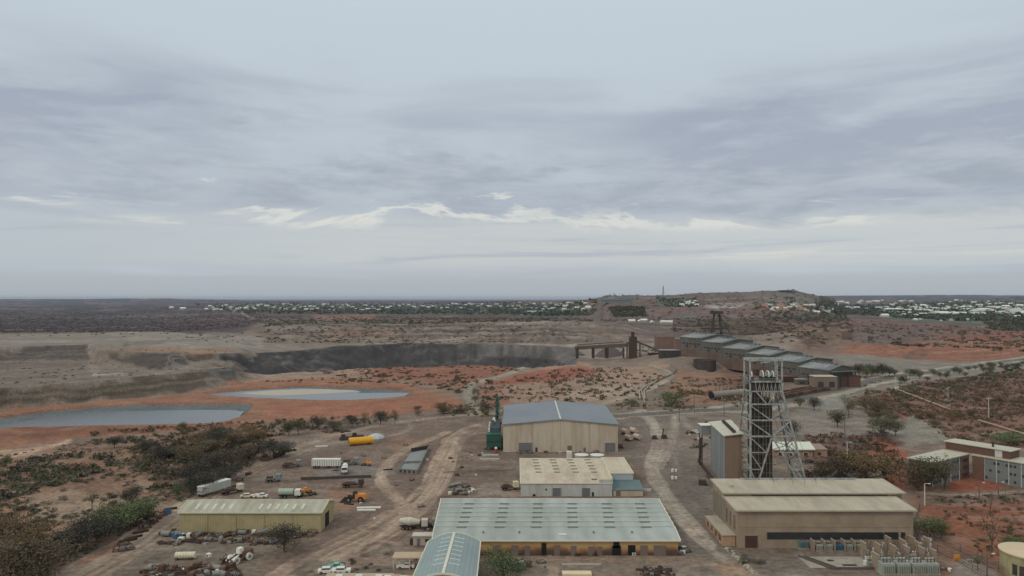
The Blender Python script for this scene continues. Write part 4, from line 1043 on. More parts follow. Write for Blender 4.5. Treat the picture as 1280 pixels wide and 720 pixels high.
s = shed('winder_hall', 'higher rear winder hall with pale roof and tall side windows', 'winder house', [(63.2, Yw+11.7), (115.8, Yw+11.7), (116.0, Yw+24), (63.2, Yw+24)], [(0, 12.3), (1, 13.0)], 't', STONEW, ROOF_STONE, -.15, .7, .35, trim=M('fascia_stone', (150,140,126)))
for a in (.06,.26,.46,.66,.86): s.opening('L', a, a+.11, 3.4, 10.4, 'window', M('window_greygreen', (92,100,98), .4, .1, wall=True), frame=STONEW)
s.opening('F', .15, .92, 11.25, 11.9, 'window', GLASSD)
s.onroof(.065, .4, 1.2, .8, .5, 'roof_hatch', ROOF_STONE); s.onroof(.5, .97, 36, .3, .5, 'roof_rail', STEEL)
t = thing('lean_to', 'low tan concrete lean-to along the side wall of the winder hall', 'lean-to', (59.6, Yw+1.5, 0))
MB().bb(0, 3.5, 0, 18, -.2, 3.0).build('wall', M('wall_rusty_tan', (148,120,100), .85, .12, .5, c2=(120,92,74), wall=True), t)
MB().bb(-.25, 3.6, -.25, 18.2, 3.0, 3.2).build('roof', ROOF_STONE, t)
for k in range(4): MB().bb(-.08, .0, 2+k*4.2, 3.6+k*4.2, .8, 2.2).build('window', GLASSD, t)

# ore bin building beside headframe
BINL = M('wall_corrugated_grey', (112,116,118), .7, .18, .5, stretch=(1,1,.08), c2=(96,98,100), wall=True)
BINB = M('wall_corrugated_brown', (116,98,86), .8, .14, .4, stretch=(1,1,.15), c2=(104,86,76), wall=True)
s = shed('ore_bin_building', 'tall windowless corrugated bin building standing beside the headframe', 'bin building', [(79.4, 269), (85.6, 269), (89.5, 297), (81.8, 297)], [(0, 19.0), (1, 19.7)], 's', BINB, M('roof_paleolive2', (176,174,160), .6, .1, .3), -.15, .6, .3, trim=TRIMW)
m = MB(); m.add([(-.06,0,0),(2.34,28,0),(2.34,28,19.0),(-.06,0,19.0)], [(0,1,2,3)]); m.build('side_cladding', BINL, s.root)
for k in range(9):
    s.onroof(.6, .08 + k*.1, 1.1, 1.1, .9, 'roof_vent', DARKST)
t = thing('conveyor_gallery', 'small white-roofed transfer gallery behind the tall corrugated bin building', 'gallery', (79.5, 299, 0))
MB().bb(-1, 6, 0, 5, 13.5, 17.2).build('wall', BINL, t); MB().bb(-1.3, 6.3, -.3, 5.3, 17.2, 17.5).build('roof', WHITE, t)
m = MB()
for x in (-.7, 5.7):
    for y in (.3, 4.7): m.bar((x, y, 0), (x, y, 13.5), .35)
    m.bar((x, .3, 1), (x, 4.7, 12), .22)
m.build('trestle', DARKST, t)
MB().bar((-.5, 2, 12), (-1.2, 3, 1.2), .9, .8).build('chute', RUSTD, t)
# little white roofed office behind
Yo = 318
s = shed('site_office', 'small pale-roofed brick office seen through the headframe legs', 'office', rect(115.5, Yo, 17, 11), [(0, 3.8), (.5, 5.8), (1, 3.8)], 't', M('wall_brickpink', (138,112,98), .85, .1, .6, wall=True), M('roof_whitegreen', (188,192,180), .5, .06, .3), -.15, .7, .2, trim=TRIMW)
for a in (.1,.35,.75): s.opening('F', a, a+.12, 1.0, 2.4, 'window', GLASSD, frame=WHITE)
s.opening('F', .55, .62, 0, 2.2, 'door', DOORG)
s = shed('office_extension', 'brick extension with lower roof at the end of the small site office', 'office', rect(133.2, Yo+1, 6, 8), [(0, 3.4), (1, 4.2)], 't', M('wall_brickpink', (138,112,98)), M('roof_brownish', (134,118,106), .7, .1), -.15, .3, .15)
s.opening('F', .3, .55, .9, 2.2, 'window', GLASSD)

# ------------------------------------------------------------------ headframe
BK = 1.0
hx0, hx1, hy0, hy1 = 86.5, 98.1, 262.0, 268.5
t = thing('headframe', 'tall pale steel mine headframe with four sheave wheels and lattice legs', 'headframe', (hx0, hy0, 0))
def hp(x, y, z): return (x - hx0, y - hy0, z)
def zz_(v): return CAMZ - (v - HOR) * hy0 / F
zt, zp, zq = 47.6, zz_(477), zz_(489)
FRB = (107.4, 262.0); BLB = (86.0, 279); BRB = (108.6, 279)
def lerp(a, b, k): return tuple(a[i]*(1-k)+b[i]*k for i in range(3))
legs = {'fl': ((hx0, hy0, zq), (hx0, hy0, 0)), 'fr': ((hx1, hy0, zq), (FRB[0], FRB[1], 0)), 'bl': ((hx0, hy1, zq), (BLB[0], BLB[1], 0)), 'br': ((hx1, hy1, zq), (BRB[0], BRB[1], 0))}
def lp(k, z): a, b = legs[k]; return lerp(a, b, 1 - z / zq)
for k in legs:
    a, b = legs[k]; MB().bar(hp(*a), hp(*b), .62).build('leg', STEEL, t)
    MB().box(hp(b[0], b[1], .3), (2, 2, .9)).build('footing', CONC, t)
m = MB()
for x in (hx0, hx1):
    for y in (hy0, hy1): m.bar(hp(x, y, zq), hp(x, y, zt), .5)
m.bar(hp(hx1-1.6, hy0+.3, zp), hp(hx1-1.6, hy0+.3, zt), .35)
for z, w_ in ((zt, .8), (zp, .5), (zq, .45)):
    m.bar(hp(hx0-.3, hy0, z), hp(hx1+.3, hy0, z), w_); m.bar(hp(hx0-.3, hy1, z), hp(hx1+.3, hy1, z), w_)
    m.bar(hp(hx0, hy0, z), hp(hx0, hy1, z), w_); m.bar(hp(hx1, hy0, z), hp(hx1, hy1, z), w_)
m.build('top_frame', STEEL, t)
lv = [zz_(505), zz_(525), zz_(545), zz_(565), zz_(586)]
m = MB(); 
for z in lv[:3]:
    m.bar(hp(*lp('fl', z)), hp(*lp('fr', z)), .5); m.bar(hp(*lp('bl', z)), hp(*lp('br', z)), .34)
    m.bar(hp(*lp('fl', z)), hp(*lp('bl', z)), .36); m.bar(hp(*lp('fr', z)), hp(*lp('br', z)), .36)
for z in lv[3:]:
    m.bar(hp(*lp('fl', z)), hp(*lp('bl', z)), .32); m.bar(hp(*lp('fr', z)), hp(*lp('br', z)), .32)
m.build('horizontal_brace', STEEL, t)
node = ((964-640)*hy0/F, hy0, lv[2])
def fx(u, v): return ((u-640)*hy0/F, hy0, zz_(v))
m = MB()
m.bar(hp(*node), hp(*fx(944, 611)), .5); m.bar(hp(*node), hp(*fx(1000, 606)), .5)
def AP(v, left): 
    a = node; b = fx(944, 611) if left else fx(1000, 606); k = (v-545)/((611 if left else 606)-545.); return lerp(a, b, k)
for v in (565, 586):
    z = zz_(v); m.bar(hp(*lp('fl', z)), hp(*AP(v, 1)), .32); m.bar(hp(*lp('fr', z)), hp(*AP(v, 0)), .32)
for (a, b, w_) in ((fx(938,507), fx(963,525), .4), (fx(938,527), fx(964,545), .42), (fx(983,507), fx(963,524), .36), (fx(987,526), fx(965,544), .42), (fx(945,490), fx(958,505), .4), (fx(968,490), fx(960,505), .4), (fx(974,490), fx(983,505), .42),
                   (fx(938,547), fx(957,565), .34), (fx(938,567), fx(951,586), .34), (fx(938,588), fx(945,606), .34), (fx(939,490), fx(938,505), .3), (fx(977,565), fx(990,553), .28), (fx(989,586), fx(997,572), .28), (fx(977,565), fx(985,575), .24), (fx(1004,596), fx(992,586), .28)):
    m.bar(hp(*a), hp(*b), w_)
m.build('front_bracing', STEEL, t)
for kA, kB in (('fl', 'bl'), ('fr', 'br'), ('bl', 'br')):
    m = MB(); zs_ = [zq] + lv + [2]
    for i, (za, zb) in enumerate(zip(zs_, zs_[1:])):
        if i % 2: kA, kB = kB, kA
        m.bar(hp(*lp(kA, za)), hp(*lp(kB, zb)), .28)
        if i > 2: m.bar(hp(*lp(kB, za)), hp(*lp(kA, zb)), .22)
    m.build('cross_bracing', STEEL, t)
# shaft casing
m = MB()
m.bb(.7, 4.4, 1.5, 5.2, 0, zp-.2); m.bb(4.9, 8.6, 1.8, 5.4, 0, lv[0]+2)
m.build('shaft_casing', DARKST, t)
m = MB()
for x in (2.0, 3.4, 5.0, 6.2, 7.4): m.cyl((x, 1.25, 0), (x, 1.25, zq), .16, n=6)
for k in range(10): m.bar((.8, 1.3, 3+k*3.4), (8.5, 1.3, 3+k*3.4), .2)
m.build('guide', M('steel_brown', (96,88,80), .7, .2, 1, wall=True), t)
# platforms
for z in (zp, zq):
    MB().bb(-.2, hx1-hx0+.2, -.2, hy1-hy0+.2, z-.1, z+.1).build('platform', DARKST, t)
m = MB()
for k in range(14):
    x = 2.2 + k*.72; m.bar((x, -.25, zq+.2), (x + (.5 if k % 2 else -.3), -.25, zp-.2), .16)
for z in (zp+1.1, zp+.6): m.bar((-.3, -.3, z), (11.9, -.3, z), .1)
m.build('railing', STEEL, t)
m = MB(); m.bb(.6, 11.2, .5, 6, zq+.3, zp-.3); m.build('machinery_deck', DARKST, t)
for i, (u_, r_) in enumerate(((941.5, 1.3), (955.5, 1.6), (962.5, 1.65), (968.5, 1.45))):
    x = (u_-640)*hy0/F - hx0; c = Vector((x, 3.0, zp+2.1)); wm = MB(); n = 20
    for rr, ww in ((r_, .34), ):
        for k in range(n):
            a, b = 2*math.pi*k/n, 2*math.pi*(k+1)/n
            wm.bar(c+Vector((0, math.cos(a)*rr, math.sin(a)*rr)), c+Vector((0, math.cos(b)*rr, math.sin(b)*rr)), .34, .3)
    wl = wm.build('sheave_wheel', M('sheave_pale', (196,196,190), .5, .08, 1, wall=True), t)
    sm_ = MB()
    for k in range(6):
        a = math.pi*k/6; sm_.bar(c-Vector((0, math.cos(a)*r_, math.sin(a)*r_)), c+Vector((0, math.cos(a)*r_, math.sin(a)*r_)), .1)
    sm_.cyl(c-Vector((.4,0,0)), c+Vector((.4,0,0)), .3, n=8); sm_.build('spoke', STEEL, wl)
    MB().bb(x-.5, x+.5, .9, 5.1, zp+.1, zp+1.6).build('bearing_stand', DARKST, t)
    MB().cyl((x, 3-r_*.9, zp+1.6), (x-8+i*2, -45, 9), .05, n=4).build('winding_rope', DARKST, t)
MB().bar((5, 3, zt-1.2), (8.5, 3, zt-1.0), .5).build('crane_beam', STEEL, t)
MB().bb(-1.6, -.2, 1, 4, zp-1, zp+1.4).build('side_cabin', GREYP, t)

BK = 1.0
# ------------------------------------------------------------------ L-shaped office block
BLU = M('wall_bluegrey_panel', (100,105,106), .7, .08, .5, wall=True); BRK = M('wall_brick_brown', (90,72,62), .85, .12, .8, c2=(98,72,62), wall=True)
OFFROOF = M('roof_pale_office', (168,164,148), .6, .05, .3)
a_, b_ = Vector((.838, .545, 0)), Vector((.545, -.838, 0)); Oc = Vector((178.2, 282.9, 0))
def wing(name, label, base, du, Lw, dn, Wd, h, bays, end_mat):
    """face along du from base, body going dn behind it"""
    t = thing(name, label, 'office', tuple(base))
    p = [Vector((0,0,0)), du*Lw, du*Lw + dn*Wd, dn*Wd]
    MB().prism([(q.x, q.y) for q in p], -.2, h).build('wall', end_mat, t)
    e = .7; pr_ = [-du*e-dn*e, du*(Lw+e)-dn*e, du*(Lw+e)+dn*(Wd+e), -du*e+dn*(Wd+e)]
    MB().prism([(q.x, q.y) for q in pr_], h, h+.35).build('roof', OFFROOF, t)
    out = -dn
    m = MB(); m.bar(out*.08+Vector((0,0,h/2)), du*Lw+out*.08+Vector((0,0,h/2)), .16, h-.1); m.build('facade_panel', BLU, t)
    q_ = random.Random(bays)
    for i in range(bays):
        for fl in range(3):
            s0 = (i + .2) / bays * Lw; s1 = (i + .75) / bays * Lw; zc = 1.4 + fl*2.9
            dark_ = q_.random() < .55
            m = MB(); m.bar(du*s0+out*.19+Vector((0,0,zc)), du*s1+out*.19+Vector((0,0,zc)), .08, .95 if fl else 1.1)
            m.build('window', GLASSD if dark_ else M('window_pale', (98,103,106), .3, .1, wall=True), t)
    for i in range(0, bays+1, 3): MB().bar(du*(i/bays*Lw)+out*.26, du*(i/bays*Lw)+out*.26+Vector((0,0,h)), .26).build('mullion', M('mullion_pale', (158,158,154), .6, .1, wall=True), t)
    return t
Lw1 = 26.5
w1 = wing('office_wing', 'office block wing whose pale roof tapers away beside the shade tree', Oc - a_*Lw1, a_, Lw1, Vector((-.545, .838, 0)), 8.6, 8.9, 12, BRK)
w2 = wing('office_wing', 'long three-storey office wing with rows of small windows facing the red court', Oc + b_*2.0 + a_*.4, b_, 36, a_, 9.5, 8.9, 26, BRK)
t = thing('stair_tower', 'dark brick stair block with flat top rising at the corner of the office block', 'office', tuple(Oc))
m = MB(); c0 = a_*2.2 - b_*9.0; m.prism([((c0+q).x, (c0+q).y) for q in (Vector((0,0,0)), b_*23, b_*23+a_*8, a_*8)], 9.3, 12.2); m.build('wall', M('wall_brick_red', (84,64,57), .85, .1, .8, wall=True), t)
m = MB(); m.prism([((c0+q).x, (c0+q).y) for q in (-b_*.6-a_*.5, b_*23.6-a_*.5, b_*23.6+a_*8.5, -b_*.6+a_*8.5)], 12.2, 12.5); m.build('roof', OFFROOF, t)
m = MB(); m.bar(c0+b_*18+Vector((0,0,10.7))-a_*.1, c0+b_*20.5+Vector((0,0,10.7))-a_*.1, .15, 2.6); m.build('vent_panel', M('mullion_pale', (158,158,154)), t)
m = MB(); m.cyl(c0+b_*16+a_*3+Vector((0,0,12.5)), c0+b_*16+a_*3+Vector((0,0,14.6)), .4, n=8); m.build('flue', DARKST, t)
out1 = Vector((.545, -.838, 0))
MB().bar(a_*20.3+out1*.42+Vector((0,0,4.4)), a_*26.6+out1*.42+Vector((0,0,4.4)), .5, 8.8).build('brick_bay', BRK, w1)
MB().bar(-a_*.42+Vector((0,0,4.4)), b_*4.2-a_*.42+Vector((0,0,4.4)), .5, 8.8).build('brick_bay', BRK, w2)
for k in range(3):
    MB().bar(a_*21.5+out1*.72+Vector((0,0,1.6+2.8*k)), a_*25+out1*.72+Vector((0,0,1.6+2.8*k)), .06, 1.2).build('window', GLASSD, w1)
# round tank bottom corner
t = thing('round_tank', 'round cream tank with conical lid standing on gravel by the fence', 'tank', (131.5, 183.5, 0))
TC_ = M('tank_olive', (140,134,106), .7, .1, .5, c2=(118,108,82), wall=True)
MB().lathe((0,0,0), [(6.6,-.2),(6.6,5.2),(6.75,5.25),(6.75,5.7)], 36).build('wall', TC_, t, smooth=False)
MB().lathe((0,0,0), [(6.95,5.7),(6.95,5.95),(3.5,6.4),(0.02,6.7)], 36).build('lid', M('lid_cream', (186,168,142), .6, .06, .4), t)
for k in range(3):
    a = R(205 + k*14); MB().box((math.cos(a)*6.62, math.sin(a)*6.62, 2.3), (.2, 1.1, 2.6), a).build('window', DARKST, t)

# ------------------------------------------------------------------ green scrubber plant by the warehouse
X0, Y0 = atz(618, 563, 0)
t = thing('scrubber_plant', 'dark green scrubber plant with stack beside the tan warehouse', 'plant', (X0, Y0, 0))
MB().bb(-3.7, 3.2, 0, 5.5, 1.4, 7.2).build('green_housing', GREEN, t)
m = MB()
for x in (-3.4, -1.2, 1.0, 3.0):
    for y in (.2, 5.3): m.bar((x, y, 0), (x, y, 1.5), .25)
m.build('support_leg', DARKST, t)
MB().bb(-3.9, 3.4, -.2, 5.7, 7.2, 7.4).build('housing_roof', GREEN, t)
TEALD = M('plant_teal_grey', (62,76,80), .6, .2, .8, wall=True)
MB().bb(-2.2, 2.4, 6, 30, 2, 9.5).build('duct_housing', TEALD, t)
for k in range(4): MB().bb(-2.35, 2.55, 9+k*5.4, 9.5+k*5.4, 1.8, 9.8).build('duct_rib', DARKST, t)
for k in range(3): MB().cyl((-1+k*.3, 14+k*7, 9.5), (-1+k*.3, 14+k*7, 11.6), 1.1, .5, n=10).build('cowl', WHITE if k == 1 else TEALD, t)
MB().cyl((.6, 31, 0), (.6, 31, 20.5), .85, .7, n=12).build('stack', GREEN, t)
m = MB()
for k in range(7): m.bb(-.8, 2.0, 29.6, 32.4, 3+k*2.7, 3.15+k*2.7)
m.build('landing', TEALD, t)
for k in range(3): MB().bb(-3.2, -1.9, 10+k*6, 12+k*6, 6+k*.5, 8+k*.5).build('control_box', WHITE, t)
m = MB(); m.bar((2.4, 20, 9), (6.5, 20, 10), 1.2); m.bar((-3.7, -.2, 4.2), (3.2, -.2, 4.2), .3); m.build('cross_duct', DARKST, t)
p = P(620, 566); t = thing('hydrant_tank', 'small red and white pump tank in front of the green scrubber', 'tank', (p[0], p[1], 0))
MB().cyl((0,0,.2), (0,0,2.0), .8, n=12).build('body', REDP, t); MB().cyl((0,0,2.0), (0,0,2.7), .7, .3, n=12).build('cap', WHITE, t)

# ------------------------------------------------------------------ stepped concentrator buildings
MILL = M('wall_mill_grey', (84,87,86), .75, .16, .12, c2=(76,70,64), wall=True, stretch=(1,1,.4)); MILLR = M('roof_mill', (140,144,141), .55, .1, .05, c2=(92,94,94), th=(.42,.56))
MILLD = M('roof_mill_dark', (98,102,104), .6, .1, .2)
BRICKM = M('wall_mill_brick', (92,80,74), .9, .14, .15, c2=(80,66,60), wall=True)
mills = [(765, 850, 910, 421, 12, 26, 'westernmost and highest grey mill building of the stepped concentrator'),
         (735, 877, 926, 426, 10, 26, 'second grey mill building down the stepped concentrator'),
         (704, 903, 956, 433, 8, 26, 'third grey mill building down the stepped concentrator with windows in a band'),
         (668, 934, 986, 440, 4, 26, 'fourth grey mill building down the stepped concentrator'),
         (636, 962, 1016, 447.5, 1, 26, 'fifth grey mill building with saw-toothed ridge vents in the stepped concentrator'),
         (600, 998, 1051, 456, 0, 30, 'lowest mill building of the stepped concentrator with open end bay')]
ends = [((ua-640)*yy_/F, yy_) for yy_, ua, ub, v, zb, dp, lab in mills] + [((1036-640)*566/F, 566)]
nE = Vector((.938, .347))
for i, (yy_, ua, ub, v, zb, dp, lab) in enumerate(mills):
    a0, a1 = Vector(ends[i]), Vector(ends[i+1]); zt_ = CAMZ - (v-HOR)*yy_/F - (0, .5, 1, 1, 1, 1.5)[i]; zb -= 6; h = zt_ - zb
    Wd = 36 if i < 5 else 24
    s = shed('mill_building', lab, 'mill', [a0, a1, a1 + nE*Wd, a0 + nE*Wd], [(0, h), (.5, h+3.6), (1, h+1.6)], 't', MILL, MILLR, zb, .6, .5)
    m = MB(); m.bar(s.at(0, -.008, h*.27), s.at(1, -.008, h*.27), .5, h*.54); m.build('brick_base', BRICKM, s.root)
    for k in range(5): s.opening('F', .1+k*.17, .22+k*.17, h*.70, h*.76, 'window', GLASSD, proud=.12)
    for k in (1, 3): s.opening('F', .1+k*.2, .16+k*.2, h*.58, h*.66, 'window', DARK, proud=.14)
    for k in range(6): s.onroof(.1+k*.15, .5, 1.6, 2.4, 1.2, 'roof_vent', MILLD)
    MB().bar(s.at(0, 0, h*.3) + Vector((-.3, -.3, 0)), s.at(0, 0, h) + Vector((-.3, -.3, 0)), .5).build('downpipe', MILLD, s.root)
    s.opening('R', .1, .25, h*.5, h*.7, 'window', GLASSD)
    MB().bar(s.at(.5, .55, s.zr(.55)+.6), s.at(.5, .97, s.zr(.97)+.6), (a1-a0).length*.96, .06).build('pale_roof_sheet', M('roof_mill_pale', (172,174,166), .5, .08, .2), s.root)
    if i == 0:
        q = [s.at(*p, 0) for p in ((-.32, .05), (-.01, .05), (-.01, .8), (-.32, .8))]
        MB().prism([(p.x, p.y) for p in q], 0, h-2.5).build('rear_annexe', M('wall_rustbrown', (92,72,64), .9, .15, .3, wall=True), s.root)
        MB().prism([(p.x, p.y) for p in q], h-2.5, h-2.0).build('annexe_roof', MILLR, s.root)
    if i == 5:
        for k in range(4):
            p = s.at(1.10, .05+k*.3, 0); MB().bar(p, p+Vector((0, 0, h-1)), .7).build('column', DARKST, s.root)
        q = [s.at(*p, 0) for p in ((1.01, .0), (1.12, .0), (1.12, 1.0), (1.01, 1.0))]
        MB().prism([(p.x, p.y) for p in q], h-1.0, h-.5).build('canopy', MILLR, s.root)
# lower mill clutter
def simple(name, label, cat, u, v, w, d, h, wm, rm, doors=0, yaw=0, zoff=-.3, group=None, gable=.0):
    x, y, z = P(u, v)
    s = shed(name, label, cat, rect(x, y, w, d, yaw), [(0, h), (.5, h+gable), (1, h+(.25 if not gable else 0))], 't', wm, rm, z+zoff, .3, .2, group=group)
    for k in range(doors): s.opening('F', (k+.35)/doors*1.0 - .1/doors, (k+.75)/doors, h*.25, h*.65, 'window', GLASSD)
    return s
simple('pump_house', 'small square tan blockhouse with two dark windows beside the lowest mill building', 'blockhouse', 1019, 488, 17, 11, 10.5, M('wall_block_tan', (104,92,82), .85, .12, .4, wall=True), ROOF_STONE, 2)
simple('store_shed', 'dark rust-red store shed between the blockhouse and the dark green trees', 'shed', 1052, 484, 15, 9, 9, M('wall_rustshed', (84,62,56), .9, .15, .3, wall=True), RUSTD, 0)
simple('plant_shed', 'low rust-brown plant shed under the stepped mill buildings', 'shed', 975, 478, 16, 9, 5, RUSTD, M('roof_rustbrown', (110,82,72), .9, .15, .3), 2)
simple('plant_shed', 'faded tan-roofed pump shed beside the rusty ore wagons', 'shed', 996, 481, 9, 6, 4.5, BRICKM, MILLR, 1)
simple('plant_shed', 'long rusty conveyor shed at the foot of the fourth mill building', 'shed', 945, 470, 26, 8, 6, RUSTD, M('roof_rustbrown', (110,82,72)), 3)
# large dark settling tank
x, y, z = P(884, 463); t = thing('settling_tank', 'big dark round settling tank on the bank above the road', 'tank', (x, y+9, z-.5))
MB().lathe((0,0,0), [(10.6,0),(10.6,9.6),(10.9,9.7),(10.9,10.1),(9.9,10.1),(9.9,9.2),(0.02,9.2)], 40).build('wall', M('tank_dark', (56,53,52), .8, .2, .3, c2=(70,58,52), wall=True), t)
# crushing plant: gantry, tower, incline, station
x, y, z = P(792, 448); t = thing('crusher_conveyor', 'rusty crusher tower with long elevated conveyor gantry over a stockpile', 'conveyor', (x, y, z))
k = y / F
MB().bb(-4.5*k, 4.5*k, 0, 8, 0, 27*k).build('tower', RUSTD, t)
MB().bb(-2*k, 1.5*k, 2, 6, 27*k, 33*k).build('tower_head', RUSTD, t)
m = MB()
for q in (-7, 9): 
    for yy_ in (0, 8): m.bar((q*k, yy_, 0), (q*k, yy_, 20*k), .8)
m.build('tower_frame', DARKST, t)
m = MB(); m.bar((-73*k, 4, 12.5*k), (-6*k, 4, 16.5*k), 5, 4.2*k); m.bar((-70*k, 4, 16.5*k), (-12*k, 4, 20.5*k), 3, 1.2*k); m.build('gantry', M('gantry_brown', (82,70,64), .85, .2, .4, wall=True), t)
for q, w_ in ((-70, 3.4), (-50, 3.0), (-33, 4.0), (-12, 1.4)):
    MB().bb((q-w_/2)*k, (q+w_/2)*k, 1, 7, 0, 13*k).build('pier', RUSTD, t)
m = MB(); m.bar((4*k, 4, 21*k), (36*k, 4, 8*k), 4, 2.4*k); m.build('incline', M('gantry_brown', (82,70,64)), t)
m = MB(); m.bb(20*k, 42*k, -2, 12, 0, 7*k); m.build('feed_station', DARKST, t); MB().bb(19*k, 44*k, -3, 13, 7*k, 8*k).build('station_roof', MILLR, t)
for q in (22, 27, 32, 37): MB().bb(q*k, (q+2)*k, -2.3, -1.9, 1.5*k, 4.5*k).build('window', M('window_pale', (98,103,106)), t)
x, y, z = P(764, 446)
m = MB(); m.lathe((0,0,0), [(20,-1),(13,5.5),(6,10.5),(1,12.5),(.02,12.6)], 22); o = m.build('ore_stockpile', M('stockpile', (84,76,74), .95, .2, .3), None, (x, y+12, z)); tag(o, 'dark conical ore stockpile under the conveyor gantry', 'stockpile')
# brown sheds near crusher
simple('transfer_house', 'pink-brown transfer house next to the highest mill building', 'mill', 821, 444, 20, 14, 20, M('wall_pinkbrown', (104,84,78), .9, .12, .2, wall=True), M('roof_rustbrown', (110,82,72)), 0)
simple('loadout_shed', 'low pale-roofed loadout shed below the pink-brown transfer house', 'shed', 826, 449, 22, 12, 9, DARKST, MILLR, 3)
# second, dark headframe behind the mills
x, y, z = P(930, 432); t = thing('dark_headframe', 'dark distant headframe rising behind the stepped mill roofs', 'headframe', (x, y+120, 6)); k = (y+120)/F
m = MB(); 
for q in (-6, 6):
    m.bar((q*k*1.2, 0, 0), (q*k*.5, 4, 36*k), 1.4); m.bar((q*k*1.2, 12, 0), (q*k*.5, 8, 36*k), 1.4)
for j in range(6): m.bar((-6*k, 2, j*6*k+3), (6*k, 2, j*6*k+3), .9)
m.build('frame', DARKST, t); m = MB(); m.bar((3*k, 5, 33*k), (20*k, 5, 4*k), 1.0); m.build('back_stay', DARKST, t)
MB().bb(-8*k, 7*k, 0, 10, 34*k, 38*k).build('head_house', DARKST, t); MB().bb(-20*k, 14*k, 2, 8, 15*k, 17*k).build('bridge', DARKST, t)
x, y, z = P(920, 425)
# ventilation duct beside the road
A0, B0 = Vector(P(889, 500)), Vector(P(936, 496)); t = thing('vent_duct', 'fat grey ventilation duct lying beside the road with dark open mouth', 'duct', tuple(A0))
d = B0 - A0; d.z = 0
MB().cyl((0,0,3.3), d+Vector((0,0,3.6)), 2.4, 2.4, n=20, caps=False).build('pipe', M('duct_grey', (118,114,108), .7, .15, .3, wall=True), t, smooth=True)
MB().cyl(-d.normalized()*.3+Vector((0,0,3.3)), d.normalized()*.4+Vector((0,0,3.3)), 2.55, n=20).build('mouth', DARK, t)
for q in (.25, .6, .9): MB().box(d*q+Vector((0,0,.7)), (1.2, 5.5, 2.6)).build('saddle', CONC, t)
m = MB(); m.bar(d*.3+Vector((0,3.4,5)), d*.42+Vector((2,-4,.2)), 1.6, 1.2); m.build('brace_arm', DARKST, t)
m = MB()
for k_ in range(9): m.bar(d*(.15+k_*.1)+Vector((0,3.2,0)), d*(.15+k_*.1)+Vector((0,3.2,9.5)), .18)
for z_ in (5, 7.2, 9.4): m.bar(d*.15+Vector((0,3.2,z_)), d*.95+Vector((0,3.2,z_)), .18)
m.build('mesh_frame', DARKST, t)
# ------------------------------------------------------------------ vehicles and yard things
def wheels(root, pts, r, w, mat=TYRE):
    for x, y in pts:
        wl = MB().cyl((x, y-w/2, r), (x, y+w/2, r), r, n=12).build('wheel', mat, root)
        MB().cyl((x, y-w/2-.02, r), (x, y+w/2+.02, r), r*.5, n=8).build('hub', GREYP, wl)
def car(body, label, loc, rz, ute=False, group=None):
    t = thing('parked_car', label, 'car', loc, rz, group)
    m = MB(); m.box((0,0,.62), (4.6,1.8,.6)); m.box((.1 if not ute else .3,0,.95), (4.3 if not ute else 4.0,1.7,.1)); m.build('body', body, t)
    if ute:
        MB().box((.5,0,1.28), (1.7,1.6,.62), taper=.82).build('cabin', body, t); m = MB()
        for y in (-.84, .84): m.box((-1.4, y, 1.1), (1.8, .06, .35))
        m.box((-2.27,0,1.1), (.06,1.7,.35)); m.build('tray', body, t)
    else: MB().box((-.25,0,1.25), (2.5,1.6,.55), taper=.8).build('cabin', body, t)
    g_ = MB(); cx = .5 if ute else -.25; g_.box((cx,0,1.24), (1.72 if ute else 2.52, 1.5, .36), taper=.86); g_.box((cx,0,1.24), (1.5 if ute else 2.2, 1.62, .36), taper=.86); g_.build('window', GLASSD, t)
    for y in (-.65,.65): MB().box((2.31, y, .75), (.06,.3,.16)).build('headlight', WHITE, t)
    wheels(t, [(-1.4,-.82),(-1.4,.82),(1.4,-.82),(1.4,.82)], .36, .24)
    return t
def truck(cabm, loadm, label, loc, rz, kind='flat', L=8.0, group=None):
    t = thing('truck', label, 'truck', loc, rz, group)
    MB().box((0,0,.95), (L,1.0,.3)).build('chassis', DARKST, t)
    c = MB(); c.box((L/2-.9,0,1.95), (1.9,2.3,1.9)); c.build('cab', cabm, t)
    MB().box((L/2+.07,0,2.35), (.06,2.0,.8)).build('windscreen', GLASSD, t)
    bl = L-2.4; bx = -L/2+bl/2
    if kind == 'flat': MB().box((bx,0,1.25), (bl,2.4,.25)).build('tray', loadm, t); MB().box((bx,0,1.7), (bl*.7,1.9,.7), taper=.8).build('load', RUSTD, t)
    elif kind == 'tank': MB().cyl((bx-bl/2,0,2.1), (bx+bl/2,0,2.1), 1.15, n=14).build('tank', loadm, t)
    elif kind == 'mixer': MB().cyl((bx-bl/2,0,2.6), (bx,0,2.3), .7, 1.35, n=14).cyl((bx,0,2.3), (bx+bl/2,0,2.0), 1.35, .7, n=14).build('drum', loadm, t)
    elif kind == 'box': MB().box((bx,0,2.3), (bl,2.4,2.2)).build('box_body', loadm, t)
    wheels(t, [(x, y) for x in (-L/2+1.1, -L/2+2.3, L/2-1.1) for y in (-1.0, 1.0)], .5, .3)
    return t
def trailer(mat, label, loc, rz, L=12.0, ribs=0, hh=2.6):
    t = thing('trailer', label, 'trailer', loc, rz)
    MB().box((0,0,1.1+hh/2), (L,2.5,hh)).build('box_body', mat, t)
    MB().box((0,0,1.1+hh+.06), (L+.1,2.6,.12)).build('roof', WHITE, t)
    for k in range(ribs): 
        x = -L/2+.5+k*(L-1)/(ribs-1); MB().bb(x-.08,x+.08,-1.34,1.34,1.0,1.1+hh-.05).build('rib', GREYP, t)
    wheels(t, [(x, y) for x in (-L/2+1, -L/2+2.3, L/2-1.6) for y in (-1.05, 1.05)], .5, .3)
    return t
